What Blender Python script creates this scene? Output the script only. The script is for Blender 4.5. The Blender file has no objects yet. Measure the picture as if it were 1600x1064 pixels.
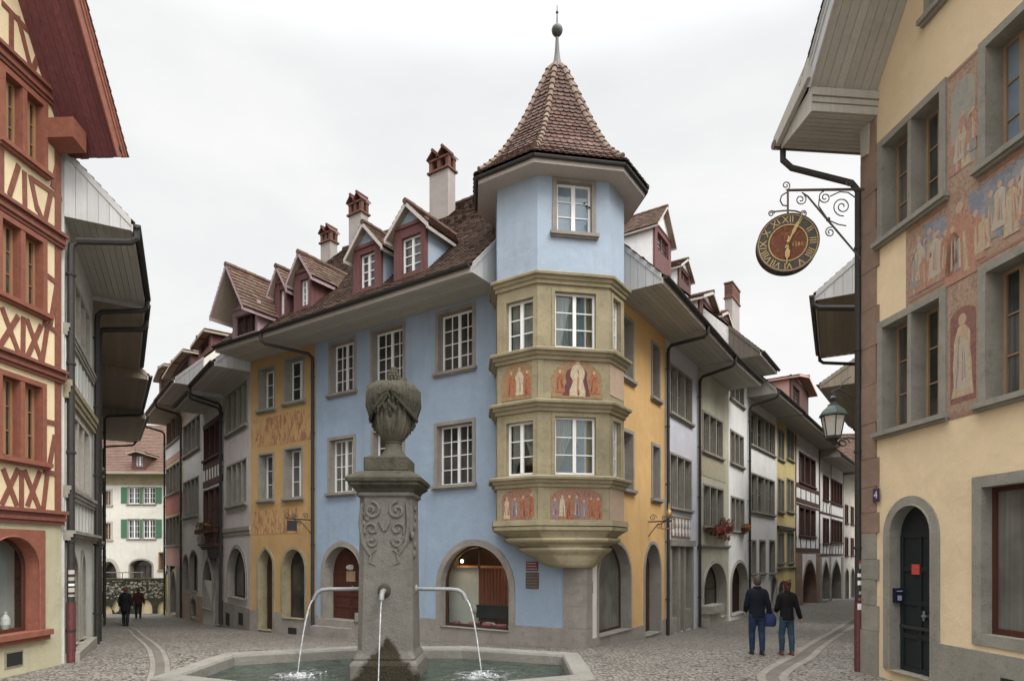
import bpy, math, random
from mathutils import Vector, Matrix
from mathutils.geometry import tessellate_polygon
from math import sin, cos, pi, radians, sqrt, atan2
R = random.Random(7)
F = 954.0; CX = 800.0; HY = 866.0; HC = 2.3        # focal length, centre and horizon of the photograph (1600 px wide), camera height
sc = bpy.context.scene
COL = sc.collection
V = Vector

def lerp(a, b, t): return a + (b - a) * t
def tab(t, x):
    if x <= t[0][0]: return t[0][1]
    for (a, b), (c, d) in zip(t, t[1:]):
        if x <= c: return lerp(b, d, (x - a) / (c - a))
    return t[-1][1]
LT = [(14.5, 0), (20.75, -.46), (22.7, -.53), (27.3, -.9), (33, -1.15), (37.4, -1.4), (40, -1.6), (60, -1.9), (90, -2.0)]
RT = [(14.8, 0), (20.2, -.37), (23.25, -.5), (29, -.68), (38.5, -.92), (51.6, -1.5), (70, -2.0), (90, -2.2)]
def gz(x, y):
    t = min(1, max(0, (x + 4) / 6.0))
    return lerp(tab(LT, y), tab(RT, y), t)
def at(x, y, D): return V(((x - CX) / F * D, D, HC + (HY - y) / F * D))
def ground_at(x, y):                                # where the sight line through a point of the photo meets the ground
    D = HC * F / (y - HY)
    for _ in range(12):
        X = (x - CX) / F * D
        D = (HC - gz(X, D)) * F / (y - HY)
    return V(((x - CX) / F * D, D, gz((x - CX) / F * D, D)))

class Fr:                                           # a facade: u along the wall, z up, w outwards
    def __init__(s, A, B):
        s.A = V((A[0], A[1], 0)); s.B = V((B[0], B[1], 0)); d = s.B - s.A
        s.L = d.length; s.d = d / s.L; s.n = V((s.d.y, -s.d.x, 0))
    def P(s, u, z, w=0.0): return s.A + s.d * u + s.n * w + V((0, 0, z))
    def px(s, x, y, w=0.0):
        r = V(((x - CX) / F, 1, (HY - y) / F))
        t = (s.A + s.n * w).dot(s.n) / r.dot(s.n)
        p = r * t
        return (p - s.A).dot(s.d), HC + r.z * t
    def rect(s, x0, x1, yt, yb, w=0.0):
        u0 = s.px(x0, yt, w)[0]; u1 = s.px(x1, yt, w)[0]; xc = (x0 + x1) / 2
        return u0, u1, s.px(xc, yb, w)[1], s.px(xc, yt, w)[1]
    def uw(s, p): q = p - s.A; return q.dot(s.d), q.dot(s.n)

def root_of(o):
    while o.parent: o = o.parent
    return o
def tagit(o, label=None, cat=None, group=None, kind=None):
    if label: o['label'] = label
    if cat: o['category'] = cat
    if group: o['group'] = group
    if kind: o['kind'] = kind
    return o
def thing(name, label, cat, loc, group=None):
    o = bpy.data.objects.new(name, None); COL.objects.link(o); o.location = loc; o.empty_display_size = .3
    return tagit(o, label, cat, group)

class MB:
    def __init__(s): s.v = []; s.f = []; s.m = []
    def add(s, pts, faces, mi=0):
        b = len(s.v); s.v += [V(p) for p in pts]
        for f in faces: s.f.append([b + i for i in f]); s.m.append(mi)
    def poly(s, pts, mi=0): s.add(pts, [list(range(len(pts)))], mi)
    def hexa(s, p, mi=0):                           # p: four corners of one end, four of the other
        s.add(p, [[3, 2, 1, 0], [4, 5, 6, 7], [0, 1, 5, 4], [1, 2, 6, 5], [2, 3, 7, 6], [3, 0, 4, 7]], mi)
    def box(s, fr, u0, u1, z0, z1, w0, w1, mi=0):
        s.hexa([fr.P(u0, z0, w0), fr.P(u1, z0, w0), fr.P(u1, z1, w0), fr.P(u0, z1, w0),
                fr.P(u0, z0, w1), fr.P(u1, z0, w1), fr.P(u1, z1, w1), fr.P(u0, z1, w1)][::1], mi)
    def abox(s, c, dx, dy, dz, mi=0, rz=0):
        c = V(c); M = Matrix.Rotation(rz, 3, 'Z')
        P = [c + M @ V((sx * dx / 2, sy * dy / 2, sz * dz / 2)) for sz in (-1, 1) for sx, sy in ((-1, -1), (1, -1), (1, 1), (-1, 1))]
        s.hexa(P, mi)
    def prism(s, pts, vec, mi=0, side=None):
        n = len(pts); vec = V(vec); q = [V(p) + vec for p in pts]
        s.add(list(pts) + q, [list(range(n))[::-1], list(range(n, 2 * n))] + [[i, (i + 1) % n, n + (i + 1) % n, n + i] for i in range(n)], mi)
    def tess(s, loops3, mi=0):                      # polygon with holes
        tris = tessellate_polygon(loops3); flat = [p for l in loops3 for p in l]
        s.add(flat, [list(t) for t in tris], mi)
    def tube(s, pts, rad, n=8, mi=0, caps=True, flat=1.0, up=None):
        pts = [V(p) for p in pts]; N = len(pts)
        rad = rad if isinstance(rad, (list, tuple)) else [rad] * N
        t0 = (pts[1] - pts[0]).normalized()
        a = V(up) if up is not None else (V((0, 0, 1)) if abs(t0.z) < .9 else V((1, 0, 0)))
        x = (a - t0 * a.dot(t0)).normalized(); rings = []
        for i in range(N):
            t = (pts[min(i + 1, N - 1)] - pts[max(i - 1, 0)])
            t = t.normalized() if t.length > 1e-9 else t0
            x = (x - t * x.dot(t)); x = x.normalized() if x.length > 1e-6 else V((1, 0, 0)); y = t.cross(x)
            rings += [pts[i] + (x * cos(2 * pi * k / n) * flat + y * sin(2 * pi * k / n)) * rad[i] for k in range(n)]
        fs = [[i * n + k, i * n + (k + 1) % n, (i + 1) * n + (k + 1) % n, (i + 1) * n + k] for i in range(N - 1) for k in range(n)]
        if caps: fs += [list(range(n))[::-1], [(N - 1) * n + k for k in range(n)]]
        s.add(rings, fs, mi)
    def lathe(s, c, prof, n=24, mi=0, fn=None, caps=True):
        c = V(c); rings = []
        for (r, z) in prof:
            for k in range(n):
                a = 2 * pi * k / n; rr = r if fn is None else fn(r, z, a)
                rings.append(c + V((rr * cos(a), rr * sin(a), z)))
        N = len(prof)
        fs = [[i * n + k, i * n + (k + 1) % n, (i + 1) * n + (k + 1) % n, (i + 1) * n + k] for i in range(N - 1) for k in range(n)]
        if caps: fs += [list(range(n))[::-1], [(N - 1) * n + k for k in range(n)]]
        s.add(rings, fs, mi)
    def loft(s, rings, mi=0, caps=True):            # rings: lists of points of equal length
        n = len(rings[0]); N = len(rings); pts = [p for r in rings for p in r]
        fs = [[i * n + k, i * n + (k + 1) % n, (i + 1) * n + (k + 1) % n, (i + 1) * n + k] for i in range(N - 1) for k in range(n)]
        if caps: fs += [list(range(n))[::-1], [(N - 1) * n + k for k in range(n)]]
        s.add(pts, fs, mi)
    def ball(s, c, r, mi=0, n=8, sq=(1, 1, 1)):
        prof = [(sin(pi * i / n), -cos(pi * i / n)) for i in range(n + 1)]
        c = V(c); N = 2 * n
        P = [c + V((r * sq[0] * a * cos(2 * pi * k / N), r * sq[1] * a * sin(2 * pi * k / N), r * sq[2] * b)) for a, b in prof for k in range(N)]
        s.add(P, [[i * N + k, i * N + (k + 1) % N, (i + 1) * N + (k + 1) % N, (i + 1) * N + k] for i in range(n) for k in range(N)], mi)
    def build(s, name, mats, parent=None, smooth=False, loc=None, label=None):
        if parent is not None: base = V(root_of(parent).location)
        else: base = V(loc) if loc is not None else V((0, 0, 0))
        me = bpy.data.meshes.new(name)
        me.from_pydata([tuple(p - base) for p in s.v], [], s.f)
        mats = mats if isinstance(mats, (list, tuple)) else [mats]
        for m in mats: me.materials.append(m)
        if len(mats) > 1: me.polygons.foreach_set('material_index', s.m)
        if smooth:
            me.validate()
            import bmesh
            bm = bmesh.new(); bm.from_mesh(me); bmesh.ops.remove_doubles(bm, verts=bm.verts, dist=1e-5)
            bmesh.ops.recalc_face_normals(bm, faces=bm.faces); bm.to_mesh(me); bm.free()
            me.polygons.foreach_set('use_smooth', [True] * len(me.polygons))
            try: me.set_sharp_from_angle(angle=radians(42))
            except Exception: pass
        me.update()
        o = bpy.data.objects.new(name, me); COL.objects.link(o)
        if parent is not None: o.parent = parent
        else: o.location = base
        if label: o['label'] = label
        return o

# ---------------------------------------------------------------- materials
def srgb(r, g, b):
    f = lambda c: (c / 255 / 12.92) if c / 255 <= .04045 else ((c / 255 + .055) / 1.055) ** 2.4
    return (f(r), f(g), f(b))
class NT:
    def __init__(s, name):
        s.m = bpy.data.materials.new(name); s.m.use_nodes = True; s.t = s.m.node_tree; s.t.nodes.clear()
        s.out = s.n('ShaderNodeOutputMaterial')
    def n(s, k, **kw):
        o = s.t.nodes.new(k)
        for a, b in kw.items(): setattr(o, a, b)
        return o
    def l(s, a, b): s.t.links.new(a, b)
    def val(s, sock, v):
        if isinstance(v, bpy.types.NodeSocket): s.l(v, sock)
        elif isinstance(v, (tuple, list)) and len(v) == 3 and sock.type == 'RGBA': sock.default_value = (*v, 1)
        else: sock.default_value = v
    def math(s, op, a, b=0.0, c=None, clamp=False):
        o = s.n('ShaderNodeMath', operation=op); o.use_clamp = clamp
        s.val(o.inputs[0], a); s.val(o.inputs[1], b)
        if c is not None: s.val(o.inputs[2], c)
        return o.outputs[0]
    def mix(s, f, a, b, mode='MIX'):
        o = s.n('ShaderNodeMix', data_type='RGBA', blend_type=mode); s.val(o.inputs[0], f); s.val(o.inputs[6], a); s.val(o.inputs[7], b)
        return o.outputs[2]
    def noise(s, co, scale, det=4, rough=.6, dist=0.0):
        o = s.n('ShaderNodeTexNoise'); s.l(co, o.inputs['Vector']); o.inputs['Scale'].default_value = scale
        o.inputs['Detail'].default_value = det; o.inputs['Roughness'].default_value = rough; o.inputs['Distortion'].default_value = dist
        return o.outputs[0]
    def ramp(s, f, stops, interp='LINEAR'):
        o = s.n('ShaderNodeValToRGB'); s.l(f, o.inputs[0]); e = o.color_ramp; e.interpolation = interp
        while len(e.elements) < len(stops): e.elements.new(.5)
        for i, (p, c) in enumerate(stops): e.elements[i].position = p; e.elements[i].color = (*c, 1) if len(c) == 3 else c
        return o.outputs[0]
    def rng(s, f, a, b, c, d):
        o = s.n('ShaderNodeMapRange'); s.l(f, o.inputs[0])
        for i, x in enumerate((a, b, c, d)): o.inputs[i + 1].default_value = x
        return o.outputs[0]
    def pos(s): return s.n('ShaderNodeNewGeometry').outputs['Position']
    def scaled(s, co, sx, sy, sz, rz=0.0):
        o = s.n('ShaderNodeMapping'); s.l(co, o.inputs[0]); o.inputs['Scale'].default_value = (sx, sy, sz); o.inputs['Rotation'].default_value = (0, 0, rz)
        return o.outputs[0]
    def bump(s, h, strength, dist=.02, prev=None):
        o = s.n('ShaderNodeBump'); o.inputs['Strength'].default_value = strength; o.inputs['Distance'].default_value = dist; s.l(h, o.inputs['Height'])
        if prev is not None: s.l(prev, o.inputs['Normal'])
        return o.outputs[0]
    def bsdf(s, col, rough=.8, spec=.3, metal=0.0, nrm=None, **kw):
        o = s.n('ShaderNodeBsdfPrincipled'); s.val(o.inputs['Base Color'], col); s.val(o.inputs['Roughness'], rough)
        o.inputs['Specular IOR Level'].default_value = spec; o.inputs['Metallic'].default_value = metal
        if nrm is not None: s.l(nrm, o.inputs['Normal'])
        for k, v in kw.items(): s.val(o.inputs[k], v)
        return o.outputs[0]
    def done(s, sh): s.l(sh, s.out.inputs[0]); return s.m

def mul(c, k): return tuple(min(1, x * k) for x in c)
def plaster(name, c, var=.16, stain=.25, grain=60, b=.25, dirt=(.16, .14, .11)):
    """painted render: cloudy tone, fine grain, streaky weather stains"""
    t = NT(name); p = t.pos()
    big = t.noise(p, .55, 5, .62); fine = t.noise(p, grain, 3, .7); mid = t.noise(p, 6, 5, .7)
    col = t.mix(t.rng(big, .3, .7, 0, 1), mul(c, 1 - var), mul(c, 1 + var))
    col = t.mix(t.math('MULTIPLY', t.rng(fine, .35, .65, 0, 1), .22), col, mul(c, .72))
    streak = t.noise(t.scaled(p, 3.2, 3.2, .35), 1.0, 5, .7)
    col = t.mix(t.math('MULTIPLY', t.rng(streak, .52, .78, 0, 1), stain), col, dirt)
    col = t.mix(t.math('MULTIPLY', t.rng(mid, .55, .75, 0, 1), stain * .5), col, mul(c, .8))
    pat = t.noise(p, 1.1, 3, .55, 1.5)
    col = t.mix(t.math('MULTIPLY', t.rng(pat, .56, .60, 0, 1), .10), col, mul(c, 1.3)); col = t.mix(t.math('MULTIPLY', t.rng(pat, .44, .40, 0, 1), .12), col, mul(c, .78))
    wav = t.bump(t.noise(p, 1.7, 4, .6), .35, .08)
    return t.done(t.bsdf(col, .88, .2, 0, t.bump(t.math('ADD', fine, t.math('MULTIPLY', mid, 1.5)), b, .02, wav)))
def stone(name, c, var=.25, spot=(.05, .05, .035), spots=.35, b=.5, sc_=1.0):
    t = NT(name); p = t.pos()
    a = t.noise(p, 1.6 * sc_, 6, .65); f = t.noise(p, 45 * sc_, 4, .75); l = t.noise(p, 5.5 * sc_, 7, .72)
    col = t.mix(t.rng(a, .3, .7, 0, 1), mul(c, 1 - var), mul(c, 1 + var))
    col = t.mix(t.math('MULTIPLY', t.rng(l, .52, .68, 0, 1), spots), col, spot)
    col = t.mix(t.math('MULTIPLY', t.rng(f, .4, .62, 0, 1), .35), col, mul(c, .55))
    return t.done(t.bsdf(col, .9, .2, 0, t.bump(t.math('ADD', f, t.math('MULTIPLY', l, 2.0)), b, .03)))
def paint(name, c, rough=.55, var=.12, spec=.35, scale=14, b=.12, metal=0.0):
    t = NT(name); p = t.pos(); a = t.noise(p, scale, 5, .7); g = t.noise(p, 1.2, 3, .6)
    col = t.mix(t.rng(a, .3, .7, 0, 1), mul(c, 1 - var), mul(c, 1 + var))
    col = t.mix(t.math('MULTIPLY', t.rng(g, .45, .7, 0, 1), .3), col, mul(c, .75))
    return t.done(t.bsdf(col, rough, spec, metal, t.bump(a, b, .01)))
def wood(name, c, var=.35, rough=.75):
    t = NT(name); p = t.pos(); a = t.noise(t.scaled(p, 18, 18, 1.2), 1.0, 5, .7, .4); g = t.noise(p, 2.0, 4, .6)
    isl = t.n('ShaderNodeNewGeometry').outputs['Random Per Island']
    col = t.mix(t.rng(a, .3, .7, 0, 1), mul(c, 1 - var), mul(c, 1 + var))
    col = t.mix(t.math('MULTIPLY', isl, .45), col, mul(c, .7))
    col = t.mix(t.math('MULTIPLY', t.rng(g, .5, .75, 0, 1), .3), col, mul(c, .55))
    return t.done(t.bsdf(col, rough, .25, 0, t.bump(a, .3, .01)))
def tiles_mat(name, cols, moss=.25, mosscol=(.12, .11, .06)):
    t = NT(name); p = t.pos(); isl = t.n('ShaderNodeNewGeometry').outputs['Random Per Island']
    n = len(cols); col = t.ramp(isl, [((i + .5) / n, c) for i, c in enumerate(cols)])
    big = t.noise(p, .8, 5, .65); f = t.noise(p, 30, 4, .7); m = t.noise(p, 4, 6, .7)
    col = t.mix(t.math('MULTIPLY', t.rng(big, .35, .7, 0, 1), .45), col, mul(cols[0], .55))
    col = t.mix(t.math('MULTIPLY', t.rng(m, .48, .66, 0, 1), moss), col, mosscol)
    col = t.mix(t.math('MULTIPLY', t.rng(f, .4, .65, 0, 1), .3), col, mul(cols[0], .45))
    return t.done(t.bsdf(col, .9, .2, 0, t.bump(f, .4, .015)))
def fresco(name, cols, scale=3.0, back=None, fade=.35, fadecol=(.45, .36, .22), stretch=2.2):
    """patchy painted plaster: interlocking colour flecks worn through to the wall"""
    t = NT(name); p = t.pos()
    q = t.scaled(p, stretch, stretch, 1.0)
    a = t.noise(q, scale, 5, .72, 1.2); n = len(cols)
    k = t.rng(a, .3, .7, 0, 1)
    col = t.ramp(k, [(i / n, c) for i, c in enumerate(cols)], 'CONSTANT')
    b = t.noise(q, scale * 3.1, 5, .7, .8)
    col = t.mix(t.math('MULTIPLY', t.rng(b, .49, .53, 0, 1), .85), col, t.ramp(t.rng(b, .3, .7, 0, 1), [(i / n, c) for i, c in enumerate(cols[::-1])], 'CONSTANT'))
    w = t.noise(p, 9, 6, .75)
    col = t.mix(t.math('MULTIPLY', t.rng(w, .42, .62, 0, 1), fade), col, fadecol)
    f = t.noise(p, 60, 3, .7)
    col = t.mix(t.math('MULTIPLY', f, .3), col, mul(fadecol, .6))
    return t.done(t.bsdf(col, .9, .15, 0, t.bump(f, .2, .01)))
def pane_mat(name, c1, c2, folds=0.0, rough=.06):
    """glass or net curtain; dim room, sky reflection or folds painted in"""
    t = NT(name); p = t.pos()
    a = t.noise(p, 1.3, 3, .5); col = t.mix(t.rng(a, .38, .62, 0, 1), c1, c2)
    if folds:
        s_ = t.noise(t.scaled(p, 16, 16, .4), 1.0, 2, .5)
        col = t.mix(t.math('MULTIPLY', t.rng(s_, .35, .65, 0, 1), folds), col, mul(c1, .25))
    wob = t.noise(p, 2.2, 2, .5)
    return t.done(t.bsdf(col, rough, .6, 0, t.bump(wob, .06, .05)))
def clear_glass(name):
    t = NT(name); tr = t.n('ShaderNodeBsdfTransparent'); tr.inputs[0].default_value = (.82, .86, .84, 1)
    gl = t.n('ShaderNodeBsdfGlossy'); gl.inputs['Roughness'].default_value = .03
    fr_ = t.n('ShaderNodeFresnel'); fr_.inputs[0].default_value = 1.22
    mx = t.n('ShaderNodeMixShader'); t.l(t.math('ADD', fr_.outputs[0], .03), mx.inputs[0]); t.l(tr.outputs[0], mx.inputs[1]); t.l(gl.outputs[0], mx.inputs[2])
    return t.done(mx.outputs[0])
def glow(name, c, k):
    t = NT(name); e = t.n('ShaderNodeEmission'); e.inputs[0].default_value = (*c, 1); e.inputs[1].default_value = k
    return t.done(e.outputs[0])

M = {}
M['blue'] = plaster('blue render', (.265, .335, .425), .11, .30, dirt=(.17, .17, .17))
M['blue_tower'] = plaster('pale blue render', (.325, .39, .475), .09, .22, dirt=(.22, .22, .22))
M['orange'] = plaster('orange render', (.56, .36, .16), .11, .26, dirt=(.3, .16, .06))
M['amber'] = plaster('amber render', (.43, .275, .125), .12, .3, dirt=(.2, .12, .05))
M['pinkgrey'] = plaster('pink grey render', (.50, .445, .43), .1, .3)
M['offwhite'] = plaster('off white render', (.62, .59, .55), .1, .38)
M['white'] = plaster('white render', (.70, .69, .68), .08, .28)
M['lavender'] = plaster('lavender render', (.56, .565, .63), .08, .25)
M['greenish'] = plaster('greenish grey render', (.42, .40, .315), .2, .5)
M['greybeige'] = plaster('grey beige render', (.40, .38, .33), .14, .45)
M['yellow'] = plaster('yellow render', (.56, .46, .215), .12, .3)
M['rosy'] = plaster('rosy render', (.45, .27, .23), .14, .4)
M['redband'] = plaster('faded red render', (.42, .15, .13), .14, .4)
M['cream'] = plaster('cream infill', (.66, .545, .35), .1, .2)
M['olivebeige'] = plaster('olive beige render', (.42, .385, .265), .1, .28)
M['sand'] = plaster('sandy yellow render', (.70, .555, .365), .07, .1, dirt=(.42, .28, .13))
M['greywhite'] = plaster('grey white render', (.54, .54, .50), .12, .4)
M['farwhite'] = plaster('bright white render', (.60, .58, .52), .08, .2)
M['stone'] = stone('grey sandstone', (.285, .268, .228), .18, (.07, .065, .045), .3)
M['stone_olive'] = stone('olive sandstone', (.30, .258, .168), .2, (.07, .06, .03), .35, .4)
M['stone_warm'] = stone('warm grey stone', (.275, .252, .225), .18, (.08, .07, .06), .3)
M['stone_pink'] = stone('pinkish stone', (.46, .34, .26), .14, (.3, .2, .15), .25)
M['stone_light'] = stone('pale stone', (.40, .37, .32), .15, (.16, .14, .11), .3)
M['stone_red'] = stone('red washed stone', (.27, .185, .14), .22, (.17, .15, .12), .4)
M['stone_dark'] = stone('mossy stone', (.072, .066, .048), .4, (.014, .013, .009), .8, .9)
M['fountain'] = stone('fountain stone', (.145, .133, .116), .22, (.055, .05, .042), .4, .7, 1.6)
M['rim'] = stone('basin stone', (.19, .18, .158), .2, (.08, .074, .06), .3, .5)
M['redwood'] = paint('oxide red timber', (.185, .070, .048), .6, .22, .3, 10)
M['redbright'] = paint('oxide red frame', (.215, .080, .053), .6, .2, .3, 8)
M['redsoffit'] = wood('red boarding', (.135, .045, .047))
M['orangewood'] = wood('orange brown sash', (.30, .165, .085), .2)
M['brownwood'] = wood('light brown sash', (.33, .225, .14), .2)
M['darkwood'] = wood('dark brown wood', (.055, .03, .022))
M['redbrownwood'] = wood('red brown door wood', (.075, .026, .017))
M['dormerwood'] = wood('dark red dormer wood', (.13, .058, .055))
M['timber'] = wood('brown red timber', (.092, .045, .038))
M['pinkwood'] = wood('lavender boarding', (.36, .26, .28), .15)
M['boards'] = wood('grey painted boards', (.42, .40, .355), .12)
M['boards_light'] = wood('pale grey boards', (.47, .47, .47), .1)
M['boards_brown'] = wood('brown weathered boards', (.30, .25, .19), .2)
M['fascia'] = paint('pale fascia', (.42, .38, .35), .6, .1)
M['white_paint'] = paint('white sash paint', (.74, .74, .74), .45, .05)
M['grey_paint'] = paint('grey sash paint', (.22, .21, .19), .6, .12)
M['green_door'] = paint('dark green door paint', (.014, .019, .021), .4, .2, .4)
M['green_shutter'] = paint('green shutter paint', (.055, .15, .085), .6, .15)
M['iron'] = paint('dark iron', (.03, .028, .027), .5, .3, .5, 20)
M['gutter'] = paint('weathered gutter metal', (.028, .025, .023), .6, .3, .35, 9)
M['copper'] = paint('brown copper', (.085, .058, .048), .5, .25, .5, 9)
M['downred'] = paint('dark red pipe paint', (.10, .028, .028), .5, .3, .45, 14)
M['gold'] = paint('gilding', (.38, .27, .12), .5, .15, .5, 20, .1, .6)
M['lead'] = paint('grey lead', (.17, .17, .17), .5, .2, .4)
M['pane'] = pane_mat('window glass, dark room', (.018, .019, .018), (.06, .055, .048))
M['pane2'] = pane_mat('window glass, dim curtain', (.12, .12, .115), (.035, .035, .033), .6)
M['pane3'] = pane_mat('window glass, grey blind', (.10, .095, .085), (.16, .15, .135), .3, .15)
M['pane_sky'] = pane_mat('window glass, sky in it', (.10, .15, .20), (.20, .26, .31), 0, .03)  # sky reflection painted into the pane colour
M['clear'] = clear_glass('shop glass')
M['dark'] = paint('dark interior', (.02, .018, .016), .9, .3)
M['curtain'] = pane_mat('net curtain', (.50, .50, .51), (.42, .42, .44), .45, .9)
TB = [(.10, .058, .042), (.145, .082, .06), (.175, .10, .07), (.12, .075, .06), (.20, .13, .095)]
M['tile'] = tiles_mat('brown clay tiles', [mul(c, .62) for c in TB], .45, (.07, .06, .04))
M['tile_light'] = tiles_mat('weathered clay tiles', [mul(c, .85) for c in TB], .55, (.13, .115, .075))
M['tile_red'] = tiles_mat('red clay tiles', [(.105, .058, .046), (.145, .078, .062), (.12, .07, .058), (.09, .057, .05), (.18, .108, .086), (.13, .085, .072)], .5, (.11, .10, .082))
M['tile_ridge'] = tiles_mat('pale ridge tiles', [(.20, .14, .11), (.25, .19, .15), (.17, .11, .09)], .25, (.3, .27, .2))
M['tile_far'] = tiles_mat('old red tiles', [(.13, .08, .062), (.17, .10, .078), (.15, .095, .075)], .3, (.15, .13, .09))
M['boards_dark'] = wood('dark boards', (.13, .11, .09), .15)
M['brick'] = tiles_mat('red brick', [(.14, .065, .05), (.18, .085, .06), (.11, .055, .045)], .2)
M['chimney'] = plaster('grey chimney render', (.30, .27, .25), .1, .35)
# ---------------------------------------------------------------- building elements
def arch_line(u0, u1, z0, z1, kind='round', n=18, rise=None):
    """outline of an opening: up the left side, over the head, down the right side"""
    hw = (u1 - u0) / 2; uc = (u0 + u1) / 2
    if rise is None: rise = min(hw * (1.0 if kind == 'round' else 1.45), (z1 - z0) * .6)
    sp = z1 - rise; pts = [(u0, z0)]
    for i in range(n + 1):
        if kind == 'round':
            a = pi - pi * i / n; pts.append((uc + hw * cos(a), sp + rise * sin(a)))
        else:
            t = i / n
            if t <= .5: a = pi / 3 * (t * 2); pts.append((uc + hw - 2 * hw * cos(a), sp + rise * sin(a) / sin(pi / 3)))
            else: a = pi / 3 * (2 - t * 2); pts.append((uc - hw + 2 * hw * cos(a), sp + rise * sin(a) / sin(pi / 3)))
    pts.append((u1, z0))
    return pts, sp
def sheet(mb, fr, outline, holes, w=0.0, mi=0):
    mb.tess([[fr.P(u, z, w) for u, z in outline]] + [[fr.P(u, z, w) for u, z in h] for h in holes], mi)
def pick_pane():
    return R.choices(['pane', 'pane2', 'pane3'], [6, 3, 2])[0]

def window(par, fr, holes, x0, x1, yt, yb, lights=1, grid=(2, 4), fw=.11, rec=.24, st='stone', sash='white_paint', sill=True,
           pane=None, proud=.03, mull=.1, uz=None, curtain=None, sw=.05, label=None, weights=None, meet=None, gone=()):
    u0, u1, z0, z1 = uz or fr.rect(x0, x1, yt, yb)
    a0, a1 = u0 + fw, u1 - fw; b0 = z0 + (0 if sill else fw); b1 = z1 - fw; e = .35 * fw
    holes.append([(a0 - e, b0 - e), (a1 + e, b0 - e), (a1 + e, b1 + e), (a0 - e, b1 + e)])
    mb = MB(); r = -rec - .06
    mb.box(fr, u0, a0, z0, z1, r, proud); mb.box(fr, a1, u1, z0, z1, r, proud); mb.box(fr, a0, a1, b1, z1, r, proud - .002)
    mb.box(fr, a0, a1, z0 if not sill else z0 - .06, b0, r, proud - .003)
    W = (a1 - a0 - mull * (lights - 1)); wts = weights or [1] * lights; tot = sum(wts); spans = []; u = a0
    for i in range(lights):
        l = W * wts[i] / tot; spans.append((u, u + l)); u += l
        if i < lights - 1: mb.box(fr, u, u + mull, b0, b1, r, proud - .012); u += mull
    win = mb.build('window', M[st], par, label=label)
    if sill:
        s = MB(); s.box(fr, u0 - .06, u1 + .06, z0 - .085, z0 - .001, -.02, proud + .09); s.box(fr, u0 - .04, u1 + .04, z0 - .13, z0 - .086, -.02, proud + .04)
        s.build('sill', M[st], win)
    for i, (p0, p1) in enumerate(spans):
        if i in gone: continue
        f = MB(); wb, wf = -rec, -rec + .05; cols, rows = grid
        f.box(fr, p0, p0 + sw, b0, b1, wb, wf); f.box(fr, p1 - sw, p1, b0, b1, wb, wf)
        f.box(fr, p0 + sw, p1 - sw, b0, b0 + sw * 1.3, wb, wf - .002); f.box(fr, p0 + sw, p1 - sw, b1 - sw, b1, wb, wf - .002)
        iu0, iu1, iz0, iz1 = p0 + sw, p1 - sw, b0 + sw * 1.3, b1 - sw
        for c in range(1, cols):
            uc = lerp(iu0, iu1, c / cols); big = (cols % 2 == 0 and c == cols // 2); h = (sw * .85 if big else .013)
            f.box(fr, uc - h, uc + h, iz0, iz1, wb, wf + (.012 if big else -.012))
        for rr in range(1, rows):
            zc = lerp(iz0, iz1, rr / rows); f.box(fr, iu0, iu1, zc - .012, zc + .012, wb + .005, wf - .015)
        f.build('sash', M[sash], win)
        g = MB(); g.box(fr, p0 + .01, p1 - .01, b0 + .01, b1 - .01, wb + .006, wb + .014)
        if curtain:
            g.build('pane', M['clear'], win)
            back = MB(); back.box(fr, p0 + .01, p1 - .01, b0 + .01, b1 - .01, wb - .5, wb - .49); back.build('room_back', M['dark'], win)
            curtain(fr, win, p0 + .02, p1 - .02, b0 + .02, b1 - .02, wb - .1)
        else: g.build('pane', M[pane or pick_pane()], win)
    return win, (a0, a1, b0, b1)

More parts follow.
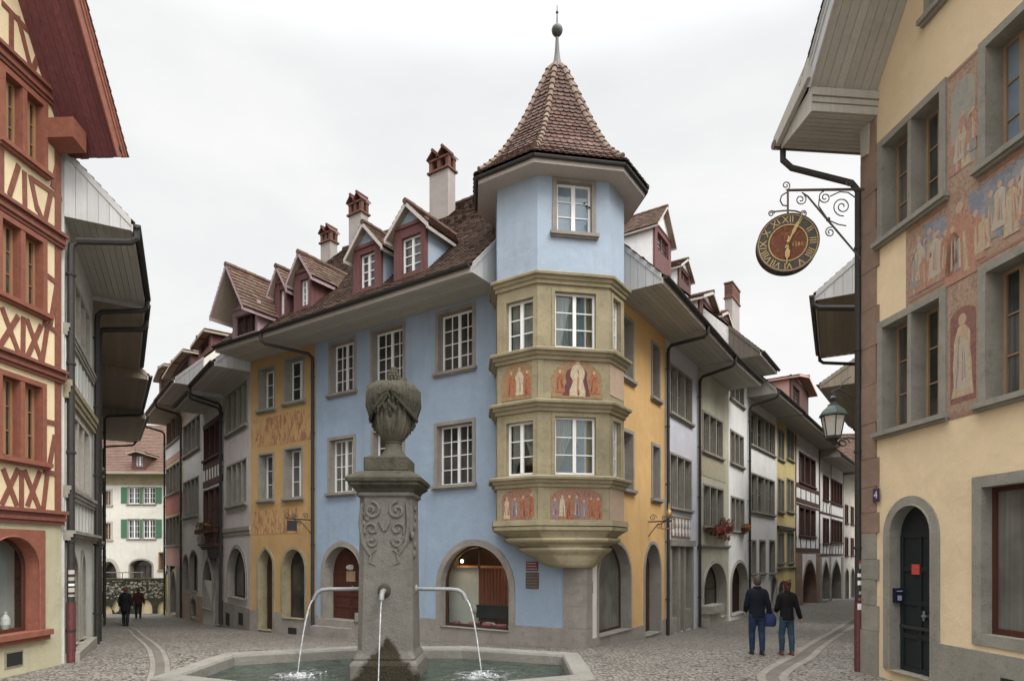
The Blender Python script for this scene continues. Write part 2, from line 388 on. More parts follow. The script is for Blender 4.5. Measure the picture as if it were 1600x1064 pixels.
def arch(par, fr, holes, x0, x1, yt, yb, kind='round', fw=.14, rec=.35, fill='door', st='stone', mat='darkwood', name=None, proud=.03,
         rise=None, square=False, uz=None, base=None, label=None, frame='darkwood', split=(2, 0), pane='pane'):
    u0, u1, z0, z1 = uz or fr.rect(x0, x1, yt, yb)
    if base is not None: z0 = base
    inner, sp = arch_line(u0 + fw, u1 - fw, z0, z1 - fw, kind, 18, rise)
    uc = (u0 + u1) / 2; n = len(inner)
    if square:
        hw = (u1 - u0) / 2; outer = []
        for (u, z) in inner:
            if z <= sp + 1e-6: outer.append((u0 if u < uc else u1, z)); continue
            du, dz = u - uc, z - sp; k = min(hw / abs(du) if abs(du) > 1e-6 else 1e9, (z1 - sp) / dz); outer.append((uc + du * k, sp + dz * k))
        for s_ in (-1, 1):
            i_ = min(range(n), key=lambda i: abs(outer[i][0] - (uc + s_ * hw)) + abs(outer[i][1] - z1)); outer[i_] = (uc + s_ * hw, z1)
    else: outer = arch_line(u0, u1, z0, z1, kind, 18, (z1 - sp) if rise is None else rise + fw)[0]
    mid = [(lerp(a, c, .4), lerp(b, d, .4)) for (a, b), (c, d) in zip(inner, outer)]
    holes.append(mid)
    mb = MB()
    for (wa, wb_, A, B) in ((proud, proud, inner, outer), (proud, -rec - .05, inner, inner), (-.02, proud, outer, outer)):
        pts = [fr.P(u, z, wa) for u, z in A] + [fr.P(u, z, wb_) for u, z in B]
        mb.add(pts, [[i, i + 1, n + i + 1, n + i] for i in range(n - 1)])
    if fw > .11:                                     # a roll along the inner edge
        mb.tube([fr.P(u, z, proud + .004) for u, z in inner], .018, 5)
    mb.add([fr.P(inner[0][0], z0, proud + .05), fr.P(inner[-1][0], z0, proud + .05), fr.P(inner[-1][0], z0, -rec - .05), fr.P(inner[0][0], z0, -rec - .05)], [[0, 1, 2, 3]])
    mb.add([fr.P(inner[0][0], z0, proud + .05), fr.P(inner[-1][0], z0, proud + .05), fr.P(inner[-1][0], z0 - .5, proud + .05), fr.P(inner[0][0], z0 - .5, proud + .05)], [[0, 1, 2, 3]]) if fill != 'none' and base is None else None
    a = mb.build(name or ('doorway' if fill == 'door' else 'archway'), M[st], par, label=label)
    iu0, iu1, iz1 = u0 + fw, u1 - fw, z1 - fw
    if fill in ('door', 'dark'):
        d = MB(); d.prism([fr.P(u, z, -rec) for u, z in inner], fr.n * .04)
        o = d.build('door', M[mat], a)
        e = MB()
        if fill == 'door':
            w0, w1 = -rec + .04, -rec + .065
            for (q0, q1) in ((iu0 + .02, iu0 + .1), (iu1 - .1, iu1 - .02), (uc - .035, uc + .035)): e.box(fr, q0, q1, z0 + .02, sp, w0, w1)
            for k in range(5):
                zz = lerp(z0 + .05, sp, k / 4); e.box(fr, iu0 + .1, iu1 - .1, zz - .05, zz + .04, w0, w1 - .004)
            e.build('door_panelling', M[mat], a)
            h = MB(); h.box(fr, uc + .09, uc + .2, z0 + 1.02, z0 + 1.05, w1, w1 + .05); h.box(fr, uc + .07, uc + .12, z0 + .95, z0 + 1.12, w1 - .004, w1 + .01); h.build('handle', M['lead'], a)
        else:
            k = max(2, int((iu1 - iu0) / .14))
            for i in range(1, k):
                q = lerp(iu0, iu1, i / k); e.box(fr, q - .006, q + .006, z0 + .02, sp, -rec + .04, -rec + .052)
            e.build('door_boards', M[mat], a)
    elif fill in ('glass', 'shop'):
        f = MB(); k = 2 * (rec and .03)
        inn2, _ = arch_line(iu0 + .06, iu1 - .06, z0 + .07, iz1 - .06, kind, 18, None if rise is None else rise - .06)
        pts = [fr.P(u, z, -rec + .05) for u, z in inner] + [fr.P(u, z, -rec + .05) for u, z in inn2]
        f.add(pts, [[i, i + 1, n + i + 1, n + i] for i in range(n - 1)] + [[0, n - 1, 2 * n - 1, n]])
        pts = [fr.P(u, z, -rec + .05) for u, z in inn2] + [fr.P(u, z, -rec) for u, z in inn2]
        f.add(pts, [[i, i + 1, n + i + 1, n + i] for i in range(n - 1)] + [[0, n - 1, 2 * n - 1, n]])
        for i in range(1, split[0]):
            q = lerp(iu0, iu1, i / split[0]); f.box(fr, q - .03, q + .03, (lerp(z0, iz1, .72) if fill == 'shop' else z0 + .05), iz1 - .03 if split[0] == 2 else sp, -rec, -rec + .05)
        if split[1]: f.box(fr, iu0 + .03, iu1 - .03, sp - .03, sp + .03, -rec - .002, -rec + .048)
        f.build('frame', M[frame], a)
        g = MB(); g.poly([fr.P(u, z, -rec + .02) for u, z in inner]); g.build('pane', M['clear' if fill == 'shop' else pane], a)
    return a, (iu0, iu1, z0, iz1, sp)

def wall(par, fr, outline, holes, mat, name='wall', sides=None, w=0.0):
    """front sheet with its openings; sides = depth of the house behind it"""
    mb = MB(); sheet(mb, fr, outline, holes, w)
    if sides:
        dep = sides; zb = min(z for u, z in outline); u0 = min(u for u, z in outline); u1 = max(u for u, z in outline); zt = max(z for u, z in outline)
        for u in (u0, u1): mb.poly([fr.P(u, zb, w), fr.P(u, zt, w), fr.P(u, zt, -dep), fr.P(u, zb, -dep)])
        mb.poly([fr.P(u0, zb, -dep), fr.P(u1, zb, -dep), fr.P(u1, zt, -dep), fr.P(u0, zt, -dep)])
    return mb.build(name, mat, par)

def tile_course(mb, P0, U, Vv, N, lu, lv, tw=.17, th=.15, clip=None, t=.028, rnd=False, mi=0, jit=.012):
    """rows of single tiles lying on a slope; P0 = lower left corner, U along the eave, Vv up the slope"""
    rows = int(lv / th) + 1
    for r in range(rows):
        off = (r % 2) * tw * .5; nc = int(lu / tw) + 2
        for c in range(nc):
            u = c * tw - off; v = r * th
            if u + tw < .02 or u > lu - .02: continue
            ua, ub = max(0, u) + .004, min(lu, u + tw) - .004
            if clip and not clip((ua + ub) / 2, v + th * .5): continue
            j = R.uniform(-jit, jit); k = R.uniform(0, .01)
            va, vb = v + j, min(v + th * 1.15, lv)
            p = lambda uu, vv, h: P0 + U * uu + Vv * vv + N * h
            if rnd:
                m = (ua + ub) / 2; s_ = th * .28
                top = [p(ua, va + s_, t + k), p(lerp(ua, m, .35), va + s_ * .3, t + k), p(m, va, t + k), p(lerp(m, ub, .65), va + s_ * .3, t + k), p(ub, va + s_, t + k), p(ub, vb, .006), p(ua, vb, .006)]
                low = [q - N * (t * .8) for q in top[:5]]
                mb.add(top + low, [[0, 1, 2, 3, 4, 5, 6], [7, 8, 1, 0], [8, 9, 2, 1], [9, 10, 3, 2], [10, 11, 4, 3]], mi)
            else:
                top = [p(ua, va, t + k), p(ub, va, t + k), p(ub, vb, .006), p(ua, vb, .006)]; low = [p(ua, va, k), p(ub, va, k)]
                mb.add(top + low, [[0, 1, 2, 3], [4, 5, 1, 0], [4, 0, 3], [5, 2, 1]], mi)

def roof_z(zs, ov, pitch):
    tp = math.tan(radians(pitch)); return lambda w: zs + .17 + (ov + .06 - w) * tp
def planks(mb, fr, u0, u1, w0, w1, z, n, th=.025, mi=0):
    for i in range(n):
        a, b = lerp(w0, w1, i / n) + .004, lerp(w0, w1, (i + 1) / n) - .004
        mb.box(fr, u0, u1, z, z + th, a, b, mi)
    mb.box(fr, u0, u1, z + th + .01, z + th + .03, w0, w1, mi)
def eave_roof(par, fr, u0, u1, zs, ov=1.25, rd=4.5, pitch=45, tile='tile', tw=.18, th=.16, soffit='boards', clip=None, eu=None, np_=7,
              back=True, ends=('boards_light', 'boards_light'), fascia='fascia', gutter='gutter', drop=()):
    rz = roof_z(zs, ov, pitch); a = radians(pitch); Vv = -fr.n * cos(a) + V((0, 0, sin(a))); N = fr.n * sin(a) + V((0, 0, cos(a)))
    wtop = ov + .06; lv = (wtop + rd) / cos(a); e0, e1 = eu or (u0, u1)
    mb = MB(); P0 = fr.P(u0, rz(wtop), wtop)
    cl = None
    if clip: cl = lambda u, v: clip(u0 + u, wtop - v * cos(a))
    tile_course(mb, P0, fr.d, Vv, N, u1 - u0, lv, tw, th, cl)
    if not clip:
        mb.poly([P0 - N * .012, P0 + fr.d * (u1 - u0) - N * .012, P0 + fr.d * (u1 - u0) + Vv * lv - N * .012, P0 + Vv * lv - N * .012])
        if back:
            zr = rz(-rd); mb.poly([fr.P(u0, zr, -rd), fr.P(u1, zr, -rd), fr.P(u1, zr - rd - 1, -2 * rd - 1), fr.P(u0, zr - rd - 1, -2 * rd - 1)])
        k = int((u1 - u0) / .38)
        for i in range(k):
            q = lerp(u0, u1, (i + .5) / k); c = fr.P(q, rz(-rd) - .02, -rd)
            mb.tube([c - fr.d * .2, c + fr.d * .19], [.12, .10], 8)
    else:
        mb.tess([[fr.P(q[0], rz(q[1]) - .03, q[1]) for q in clip.poly]])
    rf = mb.build('roof', M[tile], par)
    s = MB(); planks(s, fr, e0, e1, .0, ov, zs, np_); s.build('soffit', M[soffit], par)
    f = MB(); f.box(fr, e0, e1, zs - .03, zs + .13, ov + .001, ov + .035); f.build('fascia', M[fascia], par)
    g = MB(); gr = .075; cz = zs + .15
    for sgn in (1, .86):
        prof = [(ov + .035 + gr - gr * sgn * cos(pi * k / 8), cz - gr * sgn * sin(pi * k / 8)) for k in range(9)]
        if sgn == 1: P1 = prof
        else: prof = P1 + prof[::-1]
    n = len(prof); pts = [fr.P(e0, z, w) for w, z in prof] + [fr.P(e1, z, w) for w, z in prof]
    g.add(pts, [[i, (i + 1) % n, n + (i + 1) % n, n + i] for i in range(n)])
    for e in (e0, e1): g.poly([fr.P(e, z, w) for w, z in P1])
    g.build('gutter', M[gutter], par)
    for side, e, mt in ((0, e0, ends[0]), (1, e1, ends[1])):
        if not mt: continue
        b = MB(); sg = -1 if side == 0 else 1; nb = 6
        for i in range(nb):
            wa, wb = lerp(0, ov, i / nb) + .003, lerp(0, ov, (i + 1) / nb) - .003
            b.prism([fr.P(e, zs - .02, wa), fr.P(e, zs - .02, wb), fr.P(e, rz(wb) - .05, wb), fr.P(e, rz(wa) - .05, wa)], fr.d * sg * .025)
        b.prism([fr.P(e + sg * .026, rz(0) - .16, 0), fr.P(e + sg * .026, rz(ov) - .16, ov), fr.P(e + sg * .026, rz(ov) - .0, ov), fr.P(e + sg * .026, rz(0) - .0, 0)], fr.d * sg * .02)
        b.build('eave_end', M[mt], par)
    for (u, mt, zb) in drop: downspout(par, fr, u, zs, ov, mt, zb)
    return rz
def downspout(par, fr, u, zs, ov, mt='gutter', zb=0.0, du=0.0, r=.055, z1=None):
    z1 = z1 if z1 is not None else zs - .55
    p = [fr.P(u + du, zs + .1, ov + .1), fr.P(u + du, zs - .12, ov + .09), fr.P(u + du * .93, zs - .22, ov - .02), fr.P(u + du * .08, z1 + .12, .2), fr.P(u, z1, .11), fr.P(u, z1 - .15, .1), fr.P(u, zb, .1)]
    m = MB(); m.tube(p, r, 8)
    k = z1 - .6
    while k > zb + .4: m.tube([fr.P(u, k, .1), fr.P(u, k - .05, .1)], r * 1.25, 8); m.box(fr, u - .012, u + .012, k - .04, k - .01, -.02, .05); k -= 1.9
    return m.build('downspout', M[mt], par)
def plinth(par, fr, u0, u1, ztop, gaps=(), proud=.035, mat='stone', zb=None, name='plinth'):
    """stone base course, left open at the doors; gaps = (u0, u1, sill height)"""
    mb = MB(); xs = [u0]
    for g in sorted(gaps):
        pass
    cur = u0; zb = zb if zb is not None else min(gz(*fr.P(u0, 0).xy), gz(*fr.P(u1, 0).xy)) - .3
    for (a, b, s) in sorted(gaps):
        if a > cur: mb = MB(); mb.box(fr, cur, a, zb, ztop, -.02, proud); mb.build(name, M[mat], par)
        if s > zb + .02: mb = MB(); mb.box(fr, a, b, zb, min(s - .002, ztop), -.02, proud); mb.build(name, M[mat], par)
        cur = b
    if cur < u1: mb = MB(); mb.box(fr, cur, u1, zb, ztop, -.02, proud); mb.build(name, M[mat], par)
    return None
def band(par, fr, u0, u1, z0, z1, mat, w0=-.02, w1=.06, steps=2, name='cornice'):
    mb = MB(); h = (z1 - z0) / steps
    for i in range(steps): mb.box(fr, u0, u1, z0 + h * i, z0 + h * (i + 1), w0, lerp(w1 * .55, w1, i / max(1, steps - 1)))
    return mb.build(name, M[mat], par)
def beams(par, fr, segs, mat, wd=.13, w1=.022, name='timber_frame'):
    mb = MB(); i = 0
    for s_ in segs:
        a = V(fr.px(s_[0], s_[1])); b = V(fr.px(s_[2], s_[3])); h = (s_[4] if len(s_) > 4 else wd) / 2
        d = (b - a).normalized(); q = V((-d.y, d.x)) * h; i += 1
        mb.prism([fr.P(p.x, p.y, -.02) for p in (a - q, b - q, b + q, a + q)], fr.n * (.02 + w1 + .0006 * (i % 9)))
    return mb.build(name, mat if not isinstance(mat, str) else M[mat], par)
def beams_uz(par, fr, segs, mat, wd=.13, w1=.022, name='timber_frame'):
    mb = MB(); i = 0
    for (u0, z0, u1, z1) in segs:
        a, b = V((u0, z0)), V((u1, z1)); d = (b - a).normalized(); q = V((-d.y, d.x)) * wd / 2; i += 1
        mb.prism([fr.P(p.x, p.y, -.02) for p in (a - q, b - q, b + q, a + q)], fr.n * (.02 + w1 + .0006 * (i % 9)))
    return mb.build(name, M[mat], par)
def slab(par, fr, uz, mat, w=.012, name='mural', wb=-.01):
    mb = MB(); mb.prism([fr.P(u, z, wb) for u, z in uz], fr.n * (w - wb)); return mb.build(name, mat if not isinstance(mat, str) else M[mat], par)
def dormer(par, fr, rz, x0, x1, ybase, yeave, peak, win, mats, xr=None, over=.22, grid=(2, 4), front=.0, lights=1, pane=None, tile='tile_light', soff='boards_brown', wf=None):
    """gabled dormer: the front stands where the sight line through its foot meets the roof"""
    xm = (x0 + x1) / 2
    if wf is None:
        lo, hi = -4.0, 1.38
        for _ in range(40):
            w = (lo + hi) / 2
            if fr.px(xm, ybase, w)[1] > rz(w): hi = w
            else: lo = w
        wf = (lo + hi) / 2
    u0, u1, zb, ze = fr.rect(x0, x1, yeave, ybase, wf)
    uc = (u0 + u1) / 2; hw = (u1 - u0) / 2
    zp = fr.px(peak[0], peak[1], wf + over)[1]
    inv = lambda z: wf - (z - rz(wf)) / (rz(wf - 1) - rz(wf))     # depth at which the main roof reaches height z
    zb = rz(wf) - .05
    d = MB(); holes = []
    wu0, wu1, wz0, wz1 = fr.rect(*win, wf)
    wu0 = max(wu0, u0 + .1); wu1 = min(wu1, u1 - .1)
    hole = [(wu0, wz0), (wu1, wz0), (wu1, wz1), (wu0, wz1)]
    out = [(u0, zb), (u1, zb), (u1, ze), (uc, zp - .12), (u0, ze)]
    sheet(d, fr, out, [hole], wf)
    for (u, s_) in ((u0, 1), (u1, 1)):
        d.poly([fr.P(u, zb, wf), fr.P(u, ze, wf), fr.P(u, ze, inv(ze)), fr.P(u, zb, inv(zb))])
    dm = d.build('dormer', M[mats[0]], par)
    # timber frame round the window and along the gable
    t = MB(); p = .05
    t.box(fr, u0 - .02, wu0, zb, ze, wf - .05, wf + p); t.box(fr, wu1, u1 + .02, zb, ze, wf - .05, wf + p)
    t.box(fr, wu0, wu1, wz1, ze, wf - .05, wf + p - .004); t.box(fr, wu0, wu1, zb, wz0, wf - .05, wf + p - .003)
    t.box(fr, u0 - .05, u1 + .05, ze + .001, ze + .1, wf - .05, wf + p + .03)
    t.build('dormer_frame', M[mats[1]], dm)
    f = MB(); k = MB(); W = (wu1 - wu0) / lights
    for i in range(lights):
        a0, a1 = wu0 + W * i + .02 * (i > 0), wu0 + W * (i + 1); sw = .045; wb, wf2 = wf - .1, wf - .05; cols, rows = grid
        f.box(fr, a0, a0 + sw, wz0, wz1, wb, wf2); f.box(fr, a1 - sw, a1, wz0, wz1, wb, wf2); f.box(fr, a0 + sw, a1 - sw, wz0, wz0 + sw, wb, wf2 - .002); f.box(fr, a0 + sw, a1 - sw, wz1 - sw, wz1, wb, wf2 - .002)
        for c in range(1, cols): q = lerp(a0, a1, c / cols); h = .035 if c * 2 == cols else .012; f.box(fr, q - h, q + h, wz0 + sw, wz1 - sw, wb, wf2 + (.01 if h > .02 else -.01))
        for c in range(1, rows): q = lerp(wz0, wz1, c / rows); f.box(fr, a0 + sw, a1 - sw, q - .012, q + .012, wb + .004, wf2 - .012)
    f.build('sash', M[mats[2]], dm)
    k.box(fr, wu0, wu1, wz0, wz1, wf - .097, wf - .09); k.build('pane', M[pane or 'pane2'], dm)
    # the little roof
    eo = .24; sl = (zp - ze) / hw; zl = ze - eo * sl * .8
    r = MB(); wo = wf + over; n2 = MB()
    for s_ in (-1, 1):
        ue = uc + s_ * (hw + eo)
        A, B = fr.P(ue, zl, wo), fr.P(uc, zp, wo); C = fr.P(uc, zp, inv(zp) - .1); D = fr.P(ue, zl, inv(zl) - .1)
        up = (B - A); lv = up.length; up.normalize(); along = (D - A).normalized() if (D - A).length > .1 else -fr.n
        nn = up.cross(along); nn = nn if nn.z > 0 else -nn
        L = (C - B).length
        def cl(u, v, up=up, along=along, A=A):
            q = A + along * u + up * v; return q.z > rz(fr.uw(q)[1]) - .12
        tile_course(r, A, along, up, nn, L, lv, .2, .16, cl, .03)
        r.poly([A - nn * .01, B - nn * .01, C - nn * .01, D - nn * .01])
        n2.poly([A - nn * .05, B - nn * .05, C - nn * .05, D - nn * .05])
        n2.prism([fr.P(ue, zl - .12, wo - .03), fr.P(uc, zp - .14, wo - .03), fr.P(uc, zp - .01, wo - .03), fr.P(ue, zl + .01, wo - .03)], fr.n * .035, 1)
        n2.prism([A - nn * .04, A - nn * .04 - V((0, 0, .1)), D - nn * .04 - V((0, 0, .1)), D - nn * .04], -fr.d * s_ * .03, 1)
    k = int(((wo - inv(zp)) / .36)) + 1
    for i in range(k):
        q = fr.P(uc, zp + .0, lerp(wo, inv(zp), (i + .5) / k)); r.tube([q + fr.n * .19, q - fr.n * .18], [.085, .1], 7)
    r.build('dormer_roof', M[tile], dm); n2.build('verge_boards', [M[soff], M[mats[3]]], dm)
    return dm
def chimney(par, fr, x0, x1, ytop, ybase, w, capx, capy, dep=.8, mat='chimney', style='arches'):
    u0, u1, zb, zt = fr.rect(x0, x1, ytop, ybase, w)[0], fr.rect(x0, x1, ytop, ybase, w)[1], fr.px((x0 + x1) / 2, ybase, w)[1], fr.px((x0 + x1) / 2, ytop, w)[1]
    zb -= 1.2; ztop = fr.px((x0 + x1) / 2, capy, w)[1]
    m = MB(); m.box(fr, u0, u1, zb, zt, w - dep, w); c = m.build('chimney', M[mat], par)
    k = MB(); o = .07
    k.box(fr, u0 - o, u1 + o, zt + .002, zt + .07, w - dep - o, w + o)
    h = ztop - zt
    if style == 'arches':
        nb = 2
        for i in range(nb + 1):
            q = lerp(u0 + .05, u1 - .05, i / nb)
            for ww in (w - .07, w - dep + .07): k.box(fr, q - .07, q + .07, zt + .07, zt + h * .55, ww - .07, ww + .07)
        k.box(fr, u0 - .03, u1 + .03, zt + h * .55, zt + h * .64, w - dep - .03, w + .03)
        for i in range(nb):                          # leaning tiles forming little gables
            a, b = lerp(u0 - .02, u1 + .02, i / nb), lerp(u0 - .02, u1 + .02, (i + 1) / nb); mid = (a + b) / 2
            for (p, q) in ((a - .05, mid + .01), (b + .05, mid - .01)):
                k.hexa([fr.P(p, zt + h * .62, w + .1), fr.P(q, zt + h * .97, w + .1), fr.P(q, zt + h * 1.03, w + .1), fr.P(p, zt + h * .68, w + .1),
                        fr.P(p, zt + h * .62, w - dep - .1), fr.P(q, zt + h * .97, w - dep - .1), fr.P(q, zt + h * 1.03, w - dep - .1), fr.P(p, zt + h * .68, w - dep - .1)])
            k.tube([fr.P(mid, zt + h * 1.02, w + .11), fr.P(mid, zt + h * 1.02, w - dep - .11)], .06, 7)
    else:
        for i in range(4): k.box(fr, u0 - .02, u1 + .02, zt + .07 + h * .22 * i, zt + .055 + h * .22 * (i + 1), w - dep - .02, w + .02)
        k.box(fr, u0 - .06, u1 + .06, zt + h * .9 + .07, zt + h + .07, w - dep - .06, w + .06)
    k.build('chimney_cap', M['brick'], c)
    return c
def poly_offset(P, d):
    n = len(P); out = []
    for i in range(n):
        a, b, c = P[i - 1], P[i], P[(i + 1) % n]
        e1 = (b - a).normalized(); e2 = (c - b).normalized(); n1 = V((e1.y, -e1.x)); n2 = V((e2.y, -e2.x))
        m = n1 + n2; m = m / max(.2, m.dot(n1)) if m.length > 1e-6 else n1
        out.append(b + m * d)
    return out
def spiral(c, ax, ay, r0, r1, turns, a0, n=22):
    return [V(c) + ax * (lerp(r0, r1, i / n) * cos(a0 + turns * 2 * pi * i / n)) + ay * (lerp(r0, r1, i / n) * sin(a0 + turns * 2 * pi * i / n)) for i in range(n + 1)]
def text_mesh(mb, s, O, ax, ay, h, mi=0, align='CENTER', thick=0.0):
    cu = bpy.data.curves.new('lettering', 'FONT'); cu.body = s; cu.size = h; cu.align_x = align; cu.align_y = 'CENTER'; cu.resolution_u = 2
    o = bpy.data.objects.new('lettering', cu); COL.objects.link(o)
    dg = bpy.context.evaluated_depsgraph_get(); me = o.evaluated_get(dg).to_mesh()
    nn = ax.cross(ay) * thick
    mb.add([O + ax * v.co.x + ay * v.co.y + nn for v in me.vertices], [list(p.vertices) for p in me.polygons], mi)
    o.evaluated_get(dg).to_mesh_clear(); bpy.data.objects.remove(o); bpy.data.curves.remove(cu)
SKY_LO, SKY_HI, SKY_ZEN, SKY_SUN, SUN_E, EXPO = .66, .79, 3.1, 1.5, 1.5, 0.38
# ---------------------------------------------------------------- the corner house
C0 = V((1.83, 15.2)); P1 = V((-9.72, 22.7)); B0 = V((-6.68, 20.75)); Q1 = V((5.08, 20.2))
FB = Fr(B0, C0); FO = Fr(C0, Q1); FY = Fr(P1, B0)
ZE = 9.45
corner = thing('corner_house', 'pale blue corner house with an octagonal oriel and turret, its right side orange', 'house', (C0.x, C0.y, 0))
hB, hO = [], []
kb = dict(grid=(4, 4), fw=.1, rec=.26, st='stone_warm')
for r in ((514, 557, 530, 613), (579, 633.5, 509, 597), (681, 743, 480, 578), (512.5, 556, 681, 769), (580, 633, 668, 763), (679, 743, 657, 757)):
    window(corner, FB, hB, *r, **kb, pane=('pane' if r[0] != 512.5 else 'pane3'))
# door with steps, and the arched shop window
a, da = arch(corner, FB, hB, 502, 570, 845, 968, fw=.17, rec=.42, st='stone_warm', mat='redbrownwood', base=FB.px(530, 968)[1])
sg = MB(); uD = (da[0] + da[1]) / 2
sg.box(FB, uD - .2, uD + .22, da[2] + 1.25, da[2] + 1.6, -.36, -.345); sg.ball(FB.P(uD, da[2] + 1.72, -.35), .16, 1, 6, (1, .3, .6))
sg.build('door_notice', [M['brownwood'], M['fascia']], a)
zb = gz(*FB.P(.6, 0).xy)
st_ = MB(); st_.box(FB, .15, 1.95, zb - .3, da[2] - .002, -.02, .10); st_.box(FB, .15, 1.95, zb - .3, da[2] - .22, .1, .34); st_.build('doorstep', M['stone_warm'], corner)
a, sa = arch(corner, FB, hB, 682, 805, 842, 985, fw=.17, rec=.26, fill='shop', st='stone_warm', base=FB.px(745, 982)[1], split=(2, 0), frame='darkwood')
# inside the shop
u0, u1, z0, z1, sp = sa
room = MB(); D_ = 1.6
for p in (([u0 - .6, z0 - .2], [u1 + .6, z1 + .2]),):
    (ua, za), (ub, zb_) = p
    room.poly([FB.P(ua, za, -D_), FB.P(ub, za, -D_), FB.P(ub, zb_, -D_), FB.P(ua, zb_, -D_)], 0)
    room.poly([FB.P(ua, za, -.3), FB.P(ua, za, -D_), FB.P(ua, zb_, -D_), FB.P(ua, zb_, -.3)], 1)
    room.poly([FB.P(ub, za, -.3), FB.P(ub, za, -D_), FB.P(ub, zb_, -D_), FB.P(ub, zb_, -.3)], 0)
    room.poly([FB.P(ua, zb_, -.3), FB.P(ub, zb_, -.3), FB.P(ub, zb_, -D_), FB.P(ua, zb_, -D_)], 2)
    room.poly([FB.P(ua, z0 + .02, -.3), FB.P(ub, z0 + .02, -.3), FB.P(ub, z0 + .02, -D_), FB.P(ua, z0 + .02, -D_)], 0)
uw_ = lerp(u0, u1, .36); sp = lerp(z0, z1, .72); room.poly([FB.P(u0 - .3, z0, -.74), FB.P(uw_, z0, -.74), FB.P(uw_, sp + .0, -.74), FB.P(u0 - .3, sp + .0, -.74)], 1)
room.build('shop_interior', [M['darkwood'], M['greywhite'], M['orangewood']], corner)
cu = MB(); n = 60; us = [lerp(uw_ - .02, u1 + .1, i / n) for i in range(n + 1)]
pts = [FB.P(u, z, -.70 + .035 * sin(i * 1.55) + .01 * sin(i * .4)) for z in (z0 + .12, sp + .02) for i, u in enumerate(us)]
cu.add(pts, [[i, i + 1, n + 2 + i, n + 1 + i] for i in range(n)]); cu.build('drapes', wood('brown drapes', (.20, .075, .045)), corner, True)
dp = MB()
for i in range(16):
    q = lerp(u0 + .15, u1 - .1, R.random()); dp.ball(FB.P(q, z0 + .08, -.36 - R.random() * .25), R.uniform(.06, .13), R.choice([0, 0, 1, 2]), 5, (1.2, 1, .6))
dp.box(FB, u0 + .9, u1 - .05, z0 + .25, z0 + .62, -.6, -.5, 3); dp.ball(FB.P(u0 + .85, z0 + .48, -.5), .1, 1, 6, (.8, .8, 1.3))
dp.build('shop_display', [paint('rose cloth', (.25, .09, .10)), M['fascia'], paint('tan cloth', (.45, .30, .2)), M['green_door']], corner)
sh = MB(); sh.box(FB, u0 - .2, u1 + .2, sp + .0, sp + .07, -.72, -.6); sh.build('shop_shelf', M['orangewood'], corner)
bl = MB(); LB = [FB.P(u0 + .42, sp + .2, -.45), FB.P(u1 - .2, sp + .03, -.40)]
for p in LB: bl.ball(p, .045, 0, 6)
bl.build('shop_lamp', glow('lit bulb', (1, .62, .25), 22), corner)
for i, p in enumerate(LB + [FB.P(u0 + .9, z1 - .22, -.5)]):
    li = bpy.data.lights.new('shop_bulb', 'POINT'); li.energy = 14 if i < 2 else 9; li.color = (1, .6, .28); li.shadow_soft_size = .05
    lo = bpy.data.objects.new('shop_bulb', li); COL.objects.link(lo); lo.parent = corner; lo.location = p - corner.location
# right-hand, orange side
ko = dict(grid=(2, 3), fw=.1, rec=.3, st='stone_warm')
for r in ((958, 990, 489, 588), (1017, 1031, 536, 623), (958, 990, 668, 763), (1017.5, 1031.5, 693, 779)):
    window(corner, FO, hO, *r, **ko)
arch(corner, FO, hO, 932, 986.5, 843, 988, fw=.1, rec=.34, fill='glass', st='stone_warm', base=FO.px(959, 988)[1], split=(1, 0), pane='pane3', rise=.95)
arch(corner, FO, hO, 1005.5, 1033, 845, 990, fw=.1, rec=.4, fill='dark', st='stone_warm', mat='darkwood', base=FO.px(1018, 990)[1], rise=.9)
zt = ZE + .03
wall(corner, FB, [(0, -1.2), (FB.L, -1.2), (FB.L, zt), (0, zt)], hB, M['blue'], 'blue_wall')
wall(corner, FO, [(0, -1.2), (FO.L, -1.2), (FO.L, zt), (0, zt)], hO, M['orange'], 'orange_wall')
e_ = MB()                                           # rear walls of the L-shaped block
q = [FB.P(0, 0), FB.P(0, 0, -9), FO.P(FO.L, 0, -9), FO.P(FO.L, 0)]
for i in range(3): e_.poly([q[i] + V((0, 0, -1)), q[i + 1] + V((0, 0, -1)), q[i + 1] + V((0, 0, 13)), q[i] + V((0, 0, 13))] if i == 1 else [q[i] + V((0, 0, -1)), q[i + 1] + V((0, 0, -1)), q[i + 1] + V((0, 0, zt)), q[i] + V((0, 0, zt))])
e_.build('rear_wall', M['offwhite'], corner)
zpl = FB.px(850, 979)[1]
plinth(corner, FB, 1.95, FB.px(884, 980)[0], zpl, [(sa[0] - .17, sa[1] + .17, sa[2])], mat='stone_warm')
plinth(corner, FB, 0, .15, da[2] + .1, mat='stone_warm')
zpo = FO.px(985, 981)[1]; uO = lambda x: FO.px(x, 950)[0]
plinth(corner, FO, 0, FO.L, zpo, [(uO(935), uO(985), FO.px(959, 988)[1]), (uO(1007), uO(1031), FO.px(1018, 990)[1])], mat='stone_warm', name='plinth')
pr = MB(); pu0 = FB.px(881.5, 950)[0]; pu1 = FO.px(917, 950)[0]; zpt = FB.px(898, 879)[1]
zz = -.4; k = 0
for z in (.45, 1.0, 1.55, zpt):                     # dressed stone pier at the corner
    pr.box(FB, pu0 - (.03 if k == 0 else 0), FB.L + .05, zz, z - .006, -.3, .05 + (.03 if k == 0 else 0)); pr.box(FO, -.05, pu1, zz, z - .006, -.3, .048 + (.03 if k == 0 else 0)); zz = z; k += 1
pr.build('corner_pier', M['stone_warm'], corner)
slab(corner, FO, [(pu1, zpo), (uO(932), zpo), (uO(932), FO.px(924, 880)[1]), (pu1, FO.px(924, 880)[1])], M['offwhite'], .01, 'plaster_strip')

